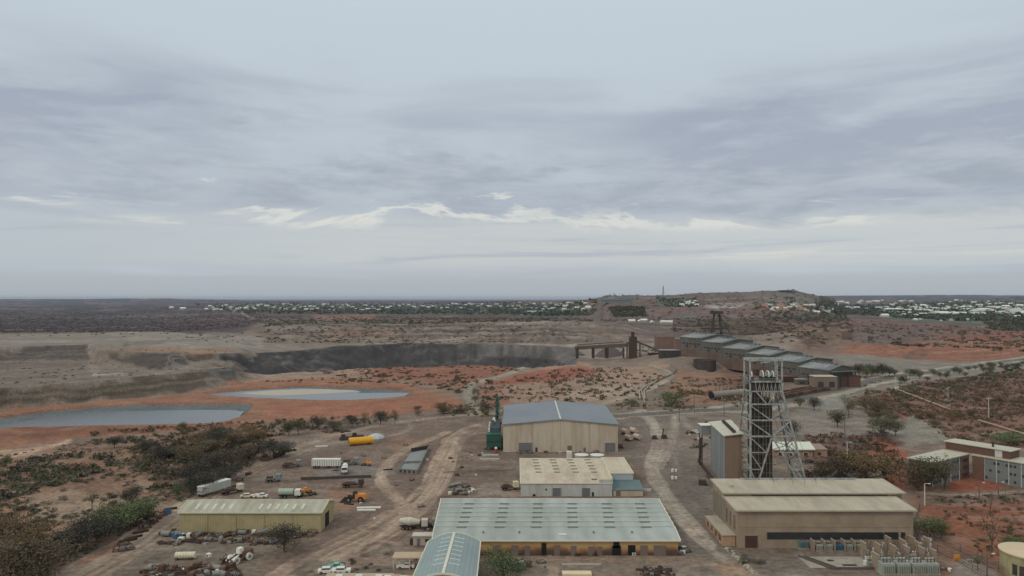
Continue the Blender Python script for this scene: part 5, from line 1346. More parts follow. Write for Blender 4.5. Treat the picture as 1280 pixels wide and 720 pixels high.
def loader(bm, label, loc, rz, s_=1.0, rear=None, wheelm=TYRE):
    t = thing('loader', label, 'loader', loc, rz, None, s_)
    MB().box((-1.6,0,1.7), (3.2,2.0,1.3), taper=.9).build('engine_cover', rear or bm, t)
    MB().box((.4,0,1.3), (1.4,1.2,.8)).build('joint', DARKST, t)
    MB().box((.0,0,2.5), (1.3,1.4,1.3), taper=.9).build('cab', bm, t)
    m = MB(); 
    for y in (-.7,.7): m.bar((.8,y,1.7), (3.4,y,.8), .3)
    m.build('lift_arm', bm, t)
    m = MB(); m.add([(3.2,-1.4,.2),(4.4,-1.4,.15),(4.4,1.4,.15),(3.2,1.4,.2),(3.1,-1.4,1.3),(3.1,1.4,1.3)], [(0,1,2,3),(0,3,5,4),(0,4,1),(3,2,5)]); m.build('bucket', RUSTD, t)
    wheels(t, [(-1.7,-1.2),(-1.7,1.2),(1.8,-1.2),(1.8,1.2)], .85, .6, wheelm)
    return t
def at_(u, v): p = P(u, v); return (p[0], p[1], p[2])

trailer(M('trailer_grey', (150,152,150), .6, .1, wall=True), 'pale grey box trailer parked along the dirt track behind the olive shed', at_(268,616), R(64), 13, 0)
trailer(WHITE, 'white ribbed semitrailer parked on grey gravel in the middle of the yard', at_(408,585), 0, 11.5, 12)
truck(WHITE, WHITE, 'white tank truck parked at the end of the ribbed semitrailer', at_(431,591), R(-80), 'tank', 7)
truck(GREYP, GREYP, 'grey prime mover with raised gear behind the white tank truck', at_(437,581), R(10), 'flat', 7)
loader(ORG, 'small yellow-brown loader alone to the east of the white tank truck', at_(459,582), R(170), .62)
truck(WHITE, M('tank_greenwhite', (150,160,150), .6, .1), 'green and white tank truck directly behind the olive shed roof', at_(362,622), R(4), 'tank', 7.5)
loader(ORG, 'orange digger parked by the green and white tank truck', at_(382,619), R(20), .9)
car(M('cream_paint', (190,180,158), .5), 'cream flatbed truck cab showing above the olive shed ridge', at_(309,622), R(10))
car(WHITE, 'pale utility with tray behind the olive shed, west of the tank truck', at_(326,622), 0, True)
truck(M('cream_paint', (190,180,158)), RUSTD, 'wrecked cream truck with broken tray beside the grey box trailer', at_(290,616), R(48), 'flat', 8)
truck(GREYP, RUST, 'brown flatbed trailer truck stopped south of the bushland track', at_(364,584), R(22), 'flat', 7.5)
truck(M('greyblue_paint', (112,122,126), .6), M('greyblue_paint', (112,122,126)), 'low grey-blue flatbed truck on bare dirt north of the olive shed', at_(341,602), R(8), 'flat', 6)
truck(DARKST, RUSTD, 'dark derelict dump truck below the long sleeper wall', at_(441,609), R(3), 'flat', 8)
loader(DARKST, 'black loader with orange engine cover in the yard', at_(444,627), R(183), 1.15, ORG)
truck(M('mixer_cream', (176,172,160), .6, .12), M('mixer_cream', (176,172,160)), 'old cream concrete mixer truck beside the long workshop', at_(517,661), R(4), 'mixer', 8.5)
truck(GREYP, RUSTD, 'stripped grey truck chassis between the mixer truck and the long workshop', at_(535,660), R(8), 'flat', 6)
truck(M('cream_paint', (190,180,158)), RUSTD, 'cream rusty truck parked beside the cream roofed workshop', at_(637,612), R(12), 'flat', 6.5)
loader(WHITE, 'white-wheeled loader with brown body near the shade tree', at_(300,701), R(235), 1.1, RUST, WHITE)
t = thing('tank_trailer', 'ribbed cream cylindrical tank trailer on bare dirt below the scrap row', 'trailer', at_(232,699), R(4))
MB().cyl((-2.6,0,1.1), (2.6,0,1.1), .85, n=14).build('tank', M('cream_paint', (190,180,158)), t)
for k in range(7): MB().cyl((-2.4+k*.8-.06,0,1.1), (-2.4+k*.8+.06,0,1.1), .92, n=14).build('rib', WHITE, t)
wheels(t, [(-2.2,-.6),(-2.2,.6),(1.6,-.6),(1.6,.6)], .4, .25)
for i, (u, v, rz, ut, mt, lab) in enumerate([(409,716,8,0,WHITE,'white sedan parked furthest west in the small car row beneath the scrub strip'),(418,711,6,1,M('teal_paint', (120,160,150), .5),'teal utility parked in the small car row between two white cars'),(427,716,5,0,WHITE,'white hatchback at the eastern end of the small car row'),
    (507,710,3,1,WHITE,'white utility parked under the tan carport roof'),(870,541,100,0,WHITE,'white car parked by the pale gravel pad west of the bin building'),(876,537,80,1,M('silver_paint', (158,162,164), .4),'silver utility beside the white car near the bin building')]):
    car(mt, lab, at_(u, v), R(rz), bool(ut))
# long yellow tank, tarpaulin heap, sleeper wall, slabs
t = thing('storage_tank', 'bright yellow horizontal storage tank lying in the yard', 'tank', at_(451,556), R(22))
MB().cyl((-5.6,0,2.0), (5.6,0,2.0), 1.75, n=18).build('body', YEL, t); 
for x in (-3.5, 3.5): MB().box((x,0,.4), (.8,3,.9)).build('cradle', DARKST, t)
MB().cyl((-5.9,0,2.0), (-5.55,0,2.0), 1.0, n=10).build('end_cap', GREYP, t)
for u, v, w_, mt, lab in ((433,550,9,DARKST,'dark derelict machine behind the west end of the yellow tank'),(447,548,9,DARKST,'dark derelict machine behind the middle of the yellow tank'),(470,547,8,GREYP,'pale tarpaulin covered heap east of the yellow tank')):
    t = thing('machine' if mt is DARKST else 'covered_heap', lab, 'machinery' if mt is DARKST else 'heap', at_(u, v), R(18))
    if mt is DARKST:
        MB().box((0,0,1.0), (w_*.8,2.2,1.3), taper=.8).build('body', mt, t); MB().box((-1.5,0,2.2), (2,1.6,1.2)).build('cab', RUSTD, t); wheels(t, [(-2.6,-1),(2.6,-1),(-2.6,1),(2.6,1)], .6, .4)
    else:
        m = MB(); m.lathe((0,0,0), [(4.6,-.2),(3.8,.9),(2.2,1.7),(.6,2.1),(.02,2.15)], 9); m.build('cover', M('tarp_pale', (162,168,166), .6, .15, 1), t); MB().bb(-5,-4,-1,1,0,.4).build('pallet', CONC, t)
A0, B0 = Vector(at_(376,600)), Vector(at_(464,597))
o = MB().bar((0,0,.5), B0-A0+Vector((0,0,.5)), .5, 1.1).build('sleeper_wall', M('sleeper_wood', (74,66,60), .9, .3, 1.5), None, tuple(A0)); tag(o, 'long low dark timber sleeper wall across the yard', 'wall')
for u, v, w_, d_, h_, mt, rz, lab in ((461,635,8,1.2,.4,WHITE,3,'white plank stack lying in the yard south of the black loader'),(458,638,6,1.0,.3,WHITE,2,'shorter white plank lying just below the white plank stack'),(402,558,6,1,.3,WHITE,5,'pale flat slab lying west of the yellow tank'),
    (612,569,8,3.6,.25,CONC,0,'upper pale concrete pad in front of the green scrubber'),(612,574,8.6,2.8,.25,CONC,0,'lower pale concrete pad in front of the green scrubber'),(727,706.5,10.5,1.0,.3,CONC,0,'long pale kerb slab below the long workshop'),(721,718,7.4,2.4,.5,M('slab_cream', (196,180,150), .7, .08),0,'thick cream slab at the bottom edge of the yard'),
    (805,612,5,4,.12,CONC,-12,'pale square concrete apron east of the teal lean-to')):
    o = MB().box((0,0,h_/2-.03), (w_,d_,h_), 0).build('concrete_pad', mt, None, at_(u, v)); o.rotation_euler = (0,0,R(rz)); tag(o, lab, 'slab')
# ruined foundation
p = at_(505,592); t = thing('foundation', 'ruined blue-grey concrete foundation with low walls by the curved haul road', 'foundation', p)
q = [Vector(at_(u, v)) - Vector(p) for u, v in ((496,591),(521,593),(536,562),(514,566))]
MB().prism([(a.x, a.y) for a in q], -.1, .35).build('slab', M('concrete_blue', (122,126,126), .9, .15, .5), t)
def wl_(a, b, h_, nm='wall', mt=M('concrete_dim', (112,110,104), .9, .2, .8)):
    MB().bar(a+Vector((0,0,h_/2)), b+Vector((0,0,h_/2)), .4, h_).build(nm, mt, t)
wl_(q[1], q[2], 1.6); wl_(q[0], q[1], 1.8); wl_(q[2], q[3], 2.0, mt=DARKST); wl_(q[0]*.6+q[3]*.4, q[1]*.6+q[2]*.4, 1.2); wl_(q[0], q[0]*.5+q[3]*.5, .8)
for k in range(4): MB().box(q[0].lerp(q[1], .2+k*.22)+Vector((0,-.25,.9)), (.9,.2,1.0)).build('opening', DARKST, t)
p = at_(505,600)
# small buildings at the bottom
t = thing('site_hut', 'small white portable hut with grey roof beside the long workshop', 'hut', at_(529,681))
MB().box((0,0,1.5), (5.4,2.6,2.6)).build('wall', M('hut_wall', (150,140,132), .7, .08, wall=True), t); MB().box((0,0,2.95), (6.0,3.2,.22)).build('roof', M('hut_roof', (176,168,160), .6, .06), t)
MB().box((-1.2,-1.35,1.2), (.9,.08,2.0)).build('door', DOORG, t); MB().box((1.2,-1.35,1.7), (1.1,.08,.8)).build('window', GLASSD, t)
MB().box((-3.3,.3,.9), (.9,1.2,1.6)).build('side_box', DARKST, t)
t = thing('carport', 'open tan-roofed carport sheltering a utility', 'carport', at_(511,712))
MB().box((.3,2.0,3.0), (9.2,4.4,.2)).build('roof', M('roof_tan', (168,148,126), .6, .1), t)
for x in (-4.0, 0.2, 4.6):
    for y in (.1, 3.9): MB().bar((x,y,0), (x,y,2.95), .16).build('post', TRIMW, t)
for i, (u, v, w_, d_, lab) in enumerate(((447,737,16,6.5,'long low beige-roofed block at the bottom edge of the yard'),(511,738,5,5,'small beige-roofed block beneath the tan carport'),(489,737,3.5,5,'middle beige-roofed block between the two others at the yard bottom'))):
    x, y, z = at_(u, v); s = shed('yard_block', lab, 'shed', rect(x-w_/2, y, w_, d_*.5), [(0,2.5),(1,2.7)], 't', TAN, M('roof_beige', (158,144,124), .7, .1), z-.2, .2, .15)
    for k in range(3 if i == 0 else 1): s.onroof(.2+k*.3, .5, 1.6, .9, .35, 'skylight', WHITE)
    s.opening('F', .3, .5, 0, 2, 'door', DOORB)
p = at_(646,712); t = thing('skip_container', 'dull green metal skip container beside the round green tree', 'container', p, R(5))
MB().box((0,0,1.0), (3.4,2.0,1.7), taper=1.1).build('body', M('skip_green', (92,106,92), .6, .2), t); MB().box((0,0,1.9), (3.8,2.3,.12)).build('rim', GREYP, t)
# twin round tanks + box between warehouse and workshop
for u in (727, 746.5):
    x, y, z = at_(u, 575); t = thing('water_tank', ('western' if u < 740 else 'eastern') + ' of two low white-topped round tanks before the tan warehouse', 'tank', (x, y, z))
    MB().lathe((0,0,0), [(2.9,0),(2.9,2.2)], 24).build('wall', M('tank_grey', (132,138,138), .6, .1, wall=True), t); MB().lathe((0,0,0), [(3.05,2.2),(3.05,2.35),(.02,2.8)], 24).build('lid', WHITE, t)
x, y, z = at_(711.5,573); t = thing('control_kiosk', 'white upright kiosk west of the two low round tanks', 'kiosk', (x, y, z)); MB().box((0,0,1.5), (2.2,1.6,3.0)).build('body', WHITE, t); MB().box((0,-.83,1.2), (.9,.06,1.9)).build('door', TRIMW, t)
for j, u in enumerate((735.5, 738.5)):
    MB().bb(-.15,.15,-.15,.15,0,2.6)
# four pinkish cylinders right of warehouse
PINK = M('tank_pinkwhite', (176,156,144), .6, .1, 1)
for i, (u, v, lab) in enumerate(((781,543,'north-western of the four pinkish tanks east of the tan warehouse'),(785.5,551,'south-western of the four pinkish tanks east of the tan warehouse'),(792,542,'north-eastern of the four pinkish tanks east of the tan warehouse'),(796.5,550,'south-eastern of the four pinkish tanks east of the tan warehouse'))):
    t = thing('process_tank', lab, 'tank', at_(u, v), R(-60), None, .78); MB().cyl((-2.5,0,2.3),(2.5,0,2.3),1.6,n=16).build('body', PINK, t)
    for x in (-1.6,1.6): MB().box((x,0,.5),(.5,2.4,1.2)).build('saddle', RUSTD, t)
for u, v, lab in ((775,560,'rusty machine leaning by the east corner of the tan warehouse'),(818,549,'dark mobile screen parked at the fork of the dirt lanes'),(830,548,'dark upright drill frame at the fork of the dirt lanes'),(878,606,'dark open skip bin by the bin building wall'),(891,540,'dark green loader cab beside the white-roofed gallery')):
    t = thing('machine', lab, 'machinery', at_(u, v), R(rnd.uniform(-20, 20)))
    MB().box((0,0,1.1), (2.6,1.6,1.5), taper=1.1 if 'skip' in lab else .8).build('body', DARKST if 'rusty' not in lab else RUST, t)
    if 'upright' in lab: MB().bar((-.8,0,1),(-.2,0,5),.5).build('mast', DARKST, t)
    MB().box((.2,0,.25), (3.0,1.9,.4)).build('skid', RUSTD, t)
for u, v, lab in ((843,590,'upper white drum pair beside the lane near the bin building'),(843,599,'lower white drum pair beside the lane near the bin building')):
    t = thing('drum', lab, 'drum', at_(u, v)); MB().cyl((-.7,0,0),(-.7,0,1.2),.55,n=12).build('body', WHITE, t); MB().cyl((.7,.3,0),(.7,.3,1.0),.5,n=12).build('body', WHITE, t)
for i, (u, v, u2, v2) in enumerate(((873,577,893,603),(884,596,902,614))):
    a, b = Vector(at_(u, v)), Vector(at_(u2, v2)); o = MB().bar((0,0,.7), b-a+Vector((0,0,.6)), .7, .8).build('duct_run', RUSTD, None, tuple(a)); tag(o, ('upper' if i == 0 else 'lower') + ' rusty surface duct running beside the tall bin building', 'duct')

# ------------------------------------------------------------------ scrap pieces: prototypes copied in loops
def proto(fn, nm, cat):
    t = thing(nm, 'x', cat); fn(t); return Once(t)
def f_car(t):
    MB().box((0,0,.55),(4.2,1.7,.55)).build('body', RUST, t); MB().box((-.2,0,1.05),(2.2,1.5,.5),taper=.8).build('cabin', RUST, t); MB().box((-.2,0,1.05),(1.9,1.54,.3),taper=.85).build('window', DARK, t)
def f_truckw(t):
    MB().box((0,0,.9),(6,1.2,.35)).build('chassis', RUSTD, t); MB().box((2.1,0,1.7),(1.6,2.1,1.4),taper=.9).build('cab', RUST, t); wheels(t, [(-2,-1),(-2,1),(2,-1),(2,1)], .5, .3)
def f_drum(t): MB().cyl((0,0,0),(0,0,.95),.42,n=10).build('body', BLUEP, t); MB().cyl((0,0,.95),(0,0,1.02),.36,n=10).build('lid', GREYP, t)
def f_pipe(t):
    for k in range(5): MB().cyl((-3,(k%3)*.5-.5,.25+.42*(k//3)),(3,(k%3)*.5-.45,.25+.42*(k//3)),.22,n=8).build('pipe', RUSTD, t)
def f_frame(t):
    m = MB(); 
    for y in (-1,1): m.bar((-2.4,y,.2),(2.4,y,.25),.22); m.bar((-2.2,y,.2),(-1.8,y,1.9),.2); m.bar((2,y,.2),(1.2,y,1.6),.2)
    for x in (-2.2,-.6,.8,2.2): m.bar((x,-1,.3),(x,1,.3),.18)
    m.bar((-1.8,-1,1.9),(1.2,1,1.6),.18); m.build('frame', RUST, t); MB().box((.4,0,.7),(1.6,1.2,.8)).build('motor', GREYP, t)
def f_tank(t): MB().cyl((-1.6,0,.95),(1.6,0,.95),.9,n=12).build('body', GREYP, t); MB().box((0,0,.15),(2,1.4,.4)).build('saddle', RUSTD, t)
def f_bin(t): MB().box((0,0,.6),(2.4,1.6,1.1),taper=1.15).build('body', RUST, t); MB().box((0,0,1.12),(2.4,1.5,.08)).build('contents', DARK, t)
def f_sheet(t):
    for k in range(4): MB().box((.15*k,.2*k-.3,.12+.1*k),(2.8,1.5,.05),R(12*k-10)).build('sheet', (GREYP, WHITE, RUST, GREYP)[k], t)
def f_tyre(t): MB().cyl((0,0,.0),(0,0,.45),.85,n=14).build('tread', TYRE, t); MB().cyl((0,0,.44),(0,0,.47),.4,n=10).build('hollow', DARK, t)
def f_box(t): MB().box((0,0,.7),(1.8,1.4,1.3)).build('body', WHITE, t); MB().box((0,-.72,.7),(1.2,.06,.9)).build('panel', GREYP, t)
SC = {'car': (f_car,'wrecked_car','wreck'),'truck': (f_truckw,'wrecked_truck','wreck'),'drum': (f_drum,'oil_drum','drum'),'pipe': (f_pipe,'scrap_pipes','scrap pipes'),'frame': (f_frame,'scrap_machine','scrap machine'),
      'tank': (f_tank,'scrap_tank','tank'),'bin': (f_bin,'scrap_bin','bin'),'sheet': (f_sheet,'scrap_sheeting','scrap sheets'),'tyre': (f_tyre,'tyre_casing','tyre'),'box': (f_box,'switch_box','cabinet')}
SC['pipe'] = (f_pipe, 'scrap_pipework', 'scrap pipes')
protos = {k: proto(*v) for k, v in SC.items()}
desc = {'car':'rusted car wreck','truck':'stripped truck wreck','drum':'blue oil drum','pipe':'bundle of rusty pipes','frame':'rusty machine carcass','tank':'grey scrap tank','bin':'rusty open scrap bin','sheet':'heap of roofing sheets','tyre':'black loader tyre','box':'pale scrap cabinet'}
def scatter(region, place, kinds, n, u0, u1, v0, v1, slope_=0.0, smin=.7, smax=1.1, seed=1, yaw=None):
    q = random.Random(seed)
    for i in range(n):
        k = kinds[q.randrange(len(kinds))]; u = u0 + (u1-u0)*(i+q.uniform(.1,.9))/n; v = q.uniform(v0, v1) + slope_*(u-u0)
        lab = desc[k] + ' ' + place
        protos[k].put(at_(u, v), R(q.uniform(-35,35) + (0 if q.random() < .8 else 90)) if yaw is None else R(yaw + q.uniform(-15,15)), q.uniform(smin, smax)*.8, lab, k + ' scrap ' + region)
K1 = ['frame','pipe','sheet','car','bin','frame','box','truck','pipe','tank','sheet','frame']
scatter('row by the olive shed', 'in the upper scrap row against the olive shed front', K1, 44, 203, 392, 666.5, 671, seed=3)
scatter('middle scrap row', 'in the second scrap row before the olive shed', K1, 30, 200, 345, 675, 680, seed=4)
for u, v in ((212,669),(216,671),(221,668.5),(219,673),(225,672)): protos['drum'].put(at_(u, v), 0, 1.3, 'blue oil drum in the cluster at the west end of the scrap row', 'blue drums at the scrap row')
scatter('bottom scrap row', 'in the dense scrap heap along the bottom of the west yard', K1+['truck','car'], 56, 186, 292, 711, 719, seed=5, smin=.8)
scatter('bottom scrap row second', 'at the lowest edge of the west yard scrap heap', K1, 30, 180, 296, 719, 724, seed=15)
scatter('lone yard', 'standing alone on the dirt between the two scrap rows', ['box'], 1, 259, 263, 697, 698, seed=6)
scatter('near wheeled loader', 'lying on the dirt next to the white-wheeled loader', ['frame'], 1, 279, 282, 699, 700, seed=7)
scatter('west track verge', 'strung along the verge of the bushland track', ['pipe','frame','bin','pipe','car'], 16, 150, 216, 682, 685, -.74, .6, 1.0, seed=8, yaw=42)
protos['drum'].put(at_(210,642), 0, 2.2, 'large blue drum at the bend of the bushland track', 'big blue drum'); 
scatter('west track wreck', 'half hidden on the track verge below the bushes', ['truck','frame'], 2, 147, 162, 690, 692, -.4, 1, 1.2, seed=9, yaw=30)
scatter('behind box trailer', 'lying along the track north-east of the grey box trailer', ['tyre','bin','tyre','frame','box'], 7, 282, 314, 613, 615, -.75, .7, 1.1, seed=10, yaw=40)
scatter('bush edge pipes', 'in the dark row on the inner edge of the bushland track', ['pipe','truck','pipe','bin'], 12, 329, 366, 576, 578, -.42, .9, 1.2, seed=11, yaw=24)
scatter('far yard edge', 'in the low dark row north-west of the yellow tank', ['pipe','frame','bin'], 9, 406, 436, 539, 541, 0, .7, 1.0, seed=12)
scatter('north of workshop', 'in the junk heap north-west of the long workshop', ['frame','sheet','box','bin','sheet','tank','frame'], 20, 562, 592, 606, 619, 0, .6, 1.0, seed=13)
scatter('mixer junk', 'in the junk around the old mixer truck', ['frame','pipe','tank','bin'], 12, 506, 542, 655, 663, 0, .6, .9, seed=14)
scatter('bottom pile', 'in the dark rusty heap below the long workshop', ['pipe','frame','pipe','bin','frame'], 20, 803, 841, 711, 720, 0, .5, .8, seed=16)
scatter('workshop corner', 'by the south-east corner of the long workshop', ['drum','box','bin','frame'], 6, 846, 858, 686, 693, 0, .7, 1.0, seed=17)
scatter('sparse yard', 'scattered singly over the open yard', ['bin','sheet','tyre','frame','box','pipe'], 22, 380, 540, 556, 650, 0, .4, .8, seed=18)
scatter('middle lane', 'lying on bare dirt between the warehouse and the curved haul road', ['bin','sheet','tyre','box'], 12, 560, 610, 545, 600, 0, .4, .8, seed=19)
scatter('warehouse front', 'against the front wall of the tan warehouse', ['box','frame','drum','bin'], 7, 645, 752, 565.5, 567.5, 0, .7, 1.0, seed=20)
scatter('bin building yard', 'around the foot of the tall corrugated bin building', ['frame','pipe','bin','box','truck'], 14, 858, 892, 528, 560, 0, .7, 1.1, seed=21)
scatter('workshop front', 'along the stained front wall of the long workshop', ['box','drum','frame','bin','sheet'], 16, 612, 842, 691.5, 695, 0, .5, .8, seed=22)
scatter('machine_row below', 'on the dirt beneath the round green tree', ['bin','frame','drum','tyre'], 6, 648, 684, 700, 712, 0, .5, .8, seed=23)
scatter('fence corner', 'by the fence east of the transformer yard', ['box','sheet','frame'], 6, 1168, 1215, 700, 716, 0, .5, .8, seed=24)
# stones along the lane edge
q = random.Random(5); st = MB().lathe((0,0,0), [(.5,-.1),(.55,.2),(.3,.5),(.02,.58)], 7).build('boulder', CONC); tag(st, 'x', 'boulder'); so_ = Once(st)
for i in range(40):
    k = i/39; u, v = 900+k*42, 676+k*40
    so_.put(at_(u+q.uniform(-3,3), v+q.uniform(-2,2)), q.uniform(0,6), q.uniform(.4,1.1), 'pale boulder lining the lane beside the winder house', 'boulders along the lane')

# ------------------------------------------------------------------ rusty ore wagons by the mill, rail fence
def f_wagon(t):
    MB().box((0,0,1.9),(3.6,2.4,1.8),taper=1.15).build('hopper', RUST, t); MB().box((0,0,.8),(3.8,1.6,.3)).build('underframe', DARKST, t); wheels(t, [(-1.2,-.8),(-1.2,.8),(1.2,-.8),(1.2,.8)], .4, .15)
W_ = proto(f_wagon, 'ore_wagon', 'wagon')
for r_ in range(3):
    for k in range(14):
        u = 972 + k*5.6 + r_*2; v = 500 - k*1.05 - r_*3.2
        W_.put(at_(u, v), R(32), 1.0, ('front','middle','rear')[r_] + '-row rusty ore wagon on the siding below the mill', 'ore wagons ' + ('front','middle','rear')[r_] + ' row')
# ------------------------------------------------------------------ transformer yard
def f_trans(t, mt=M('transformer_grey', (128,132,128), .6, .1, 1, wall=True)):
    MB().box((0,0,1.3),(2.6,1.9,2.0)).build('tank', mt, t)
    for k in range(6): MB().box((-1.1+k*.44,-1.1,1.25),(.1,.36,1.6)).build('radiator', mt, t)
    MB().cyl((-.9,.3,2.9),(.9,.3,2.9),.28,n=8).build('conservator', mt, t)
    for x in (-.7,0,.7): MB().cyl((x,-.2,2.3),(x,-.2,3.3),.13,.06,n=6).build('bushing', M('porcelain', (96,70,60), .4), t)
    MB().box((0,0,.15),(3,2.3,.3)).build('plinth', CONC, t)
T_ = proto(f_trans, 'transformer', 'transformer')
for i, u in enumerate((1023,1035,1060,1073)): T_.put(at_(u, 688), 0, .78, ('westernmost','second from west','second from east','easternmost')[i] + ' grey transformer in the bays along the winder house wall')
tb = thing('transformer', 'blue transformer in the middle bay along the winder house wall', 'transformer', at_(1047.5,688), 0, None, .78); f_trans(tb, BLUEP)
tb = thing('transformer', 'larger teal-blue transformer outside the western end of the bays', 'transformer', at_(1003,685), 0, None, .95); f_trans(tb, M('teal_dull', (84,104,112), .6, .15, wall=True))
def f_wallb(t): MB().bb(-.15,.15,-1.7,1.7,0,3.6).build('panel', STONEW, t); MB().bb(-.2,.2,-1.75,1.75,3.6,3.75).build('coping', CONC, t)
Wb = proto(f_wallb, 'blast_wall', 'wall')
for i, u in enumerate((1015.5,1029,1041.5,1054,1066.5)): Wb.put(at_(u, 688), 0, .8, 'short blast wall between transformer bays against the winder house', 'blast walls in the bays')
for i, (u, v) in enumerate(((1079,697),(1097,699),(1101,683),(1116,701),(1122,684),(1133,703),(1140,690),(1094,712),(1152,704),(1158,691),(1110,690),(1128,694),(1147,697),(1166,707))):
    Wb.put(at_(u, v), R(3), (1, .8, 1.15), 'tall tan blast wall standing in the open transformer yard', 'tall blast walls in the yard')
for i, u in enumerate((1108,1127,1146,1163)): T_.put(at_(u, 717), 0, 1.25, ('westernmost','second','third','easternmost')[i] + ' big pale green-grey transformer in the front row of the yard')
for i, u in enumerate((1100,1119,1137)): 
    o = T_.put(at_(u+3, 706), 0, .8, ('western','central','eastern')[i] + ' small transformer in the second row of the yard')
T_.put(at_(1088,709), 0, .7, 'lone small transformer west of the front transformer row')
def f_bus(t):
    for x in (-1.2,1.2): MB().bar((x,0,0),(x,0,3.6),.14).build('post', GREYP, t)
    MB().bar((-1.5,0,3.6),(1.5,0,3.6),.16).build('crossbar', GREYP, t)
    for x in (-1,0,1): MB().cyl((x,0,3.65),(x,0,4.3),.12,n=6).build('insulator', M('porcelain_brown', (110,84,70), .4), t)
    MB().box((0,0,1.2),(1.2,.7,1.4)).build('cabinet', WHITE, t)
Bu = proto(f_bus, 'switchgear_bay', 'switchgear')
q = random.Random(8)
for i in range(54):
    u = 1082 + (i % 9)*10 + q.uniform(-2,2); v = 679 + (i//9)*5.8 + q.uniform(-1.5,1.5)
    Bu.put(at_(u, v), q.choice((0, 0, R(90))), q.uniform(.65,.9), 'switchgear bay with brown insulators in the crowded transformer yard', 'switchgear in the transformer yard')
tt = thing('yard_slab', 'cracked concrete slab with low kerbs and pit frames inside the transformer yard', 'slab', at_(1045,703))
MB().box((0,0,.02),(17,8,.12)).build('paving', CONC, tt); 
for a, b in (((-8.5,4),(-3.5,-5)),((-3.5,-5),(9,-5)),((-7,3.6),(-2,-4.6))): MB().bar((*a,.35),(*b,.35),.22,.5).build('kerb', M('kerb_dark', (86,80,74), .9, .2), tt)
for x, y, w_ in ((2.5,-2.4,3.6),(2,3,4),(-1,1,1.6)): 
    m = MB(); m.bb(x-w_/2,x+w_/2,y-.5,y+.5,.08,.2); m.build('pit_cover', RUSTD if w_ < 3.8 else CONC, tt)
# ------------------------------------------------------------------ fences, poles, pipelines
def fence(pts, label, h=2.0, step=6.0, mt=None):
    pts = [Vector(at_(u, v)) for u, v in pts]; t = thing('fence', label, 'fence', tuple(pts[0])); o = pts[0]
    mt = mt or M('fence_steel', (84,78,74), .7, .2, 1)
    rail = MB(); n = 0
    for a, b in zip(pts, pts[1:]):
        L = (b-a).length; k = max(1, int(L/step))
        for i in range(k):
            p = a.lerp(b, i/k)-o
            if n < 95: MB().bar(p, p+Vector((0,0,h)), .1).build('post', mt, t); n += 1
        for z in (h, h*.55, .12): rail.bar(a-o+Vector((0,0,z)), b-o+Vector((0,0,z)), .05, .07)
    rail.build('rail', mt, t)
fence([(1143,662),(1180,681),(1222,699),(1262,724)], 'dark wire fence east of the transformer yard', 2.0, 4)
fence([(1145,672),(1172,690),(1200,703),(1232,724)], 'second dark fence running along the gravel drive', 1.6, 4)
fence([(1150,634),(1145,650),(1145,668)], 'short fence off the east wall of the winder house', 1.8, 3)
fence([(1143,617),(1180,622),(1240,620),(1290,616)], 'thin fence along the curved lane below the red court', 1.4, 5)
fence([(765,508),(800,507),(860,504),(905,501)], 'low dark rail fence north of the sealed road', 1.6, 8, M('rail_dark', (84,74,66), .9))
fence([(985,590),(1040,588),(1075,585)], 'dark low fence beyond the winder hall roof', 1.8, 5)
fence([(1020,556),(1060,549),(1100,547),(1130,549)], 'rusty fence along the edge of the dark slag patch', 1.5, 6)
for a, b, r_, lab, mt in (((1122,488.5),(1191,515),.55,'long pale pipeline running straight down the scrub slope','p'),((1223,527),(1282,545),.5,'second pale pipeline lower on the scrub slope','p'),((800,482),(806,505),.45,'pale pipe beside the bend of the haul lane','p')):
    A0, B0 = Vector(at_(*a)), Vector(at_(*b)); o = MB().cyl((0,0,.9), B0-A0+Vector((0,0,.9)), r_, n=10).build('pipe', M('pipeline_pale', (152,132,116), .8, .15, .5), None, tuple(A0), smooth=False); o.name = 'pipeline'; tag(o, lab, 'pipeline')
for k in range(2):
    pts = [Vector(at_(u, v)) for u, v in ((800+k*6,500),(799+k*6,491-k),(806+k*4,484),(822,476),(840,469),(846,463))]; m = MB()
    for a, b in zip(pts, pts[1:]): m.cyl(a-pts[0]+Vector((0,0,.8)), b-pts[0]+Vector((0,0,.8)), .5, n=8)
    o = m.build('pipeline', M('pipeline_grey', (146,142,134), .7, .1), None, tuple(pts[0])); tag(o, ('outer' if k == 0 else 'inner') + ' bent pipeline following the haul lane to the mill', 'pipeline')
def pole(u, v, h, label, kind='wood', mt=None):
    t = thing('power_pole' if kind == 'wood' else 'light_pole', label, 'pole', at_(u, v)); mt = mt or M('pole_wood', (88,80,74), .9, .2, wall=True)
    MB().cyl((0,0,0),(0,0,h),.22,.14,n=7).build('post', mt, t)
    if kind == 'wood':
        MB().bar((-1.2,0,h-.6),(1.2,0,h-.6),.16).build('crossarm', mt, t)
        for x in (-1.1,-.4,.4,1.1): MB().cyl((x,0,h-.5),(x,0,h-.15),.09,n=5).build('insulator', WHITE, t)
    else: MB().bar((0,0,h),(1.4,0,h+.1),.12).build('arm', mt, t); MB().box((1.5,0,h),(.9,.35,.2)).build('lamp', WHITE, t)
pole(849,528,13,'dark power pole beside the sealed road by the dirt lanes')
pole(868,516,11,'second dark power pole along the sealed road')
pole(905,520,10,'power pole just west of the headframe top')
pole(1156,632,7.4,'pale light pole standing past the winder house roof','light', M('pole_pale', (170,164,152), .6, wall=True))
pole(1059,576,8,'thin light pole in front of the dark slag patch','light', M('pole_pale', (170,164,152)))
pole(1224,625,6,'thin pole by the curved lane under the red court','light')
pole(1248,624,6,'thin pole near the frame edge on the curved lane','light')
pole(1236,523,12,'pale pole alone on the scrub slope','wood', M('pole_pale', (170,164,152)))
pole(1234,722,6,'grey post by the gravel drive next to the round cream tank','light')
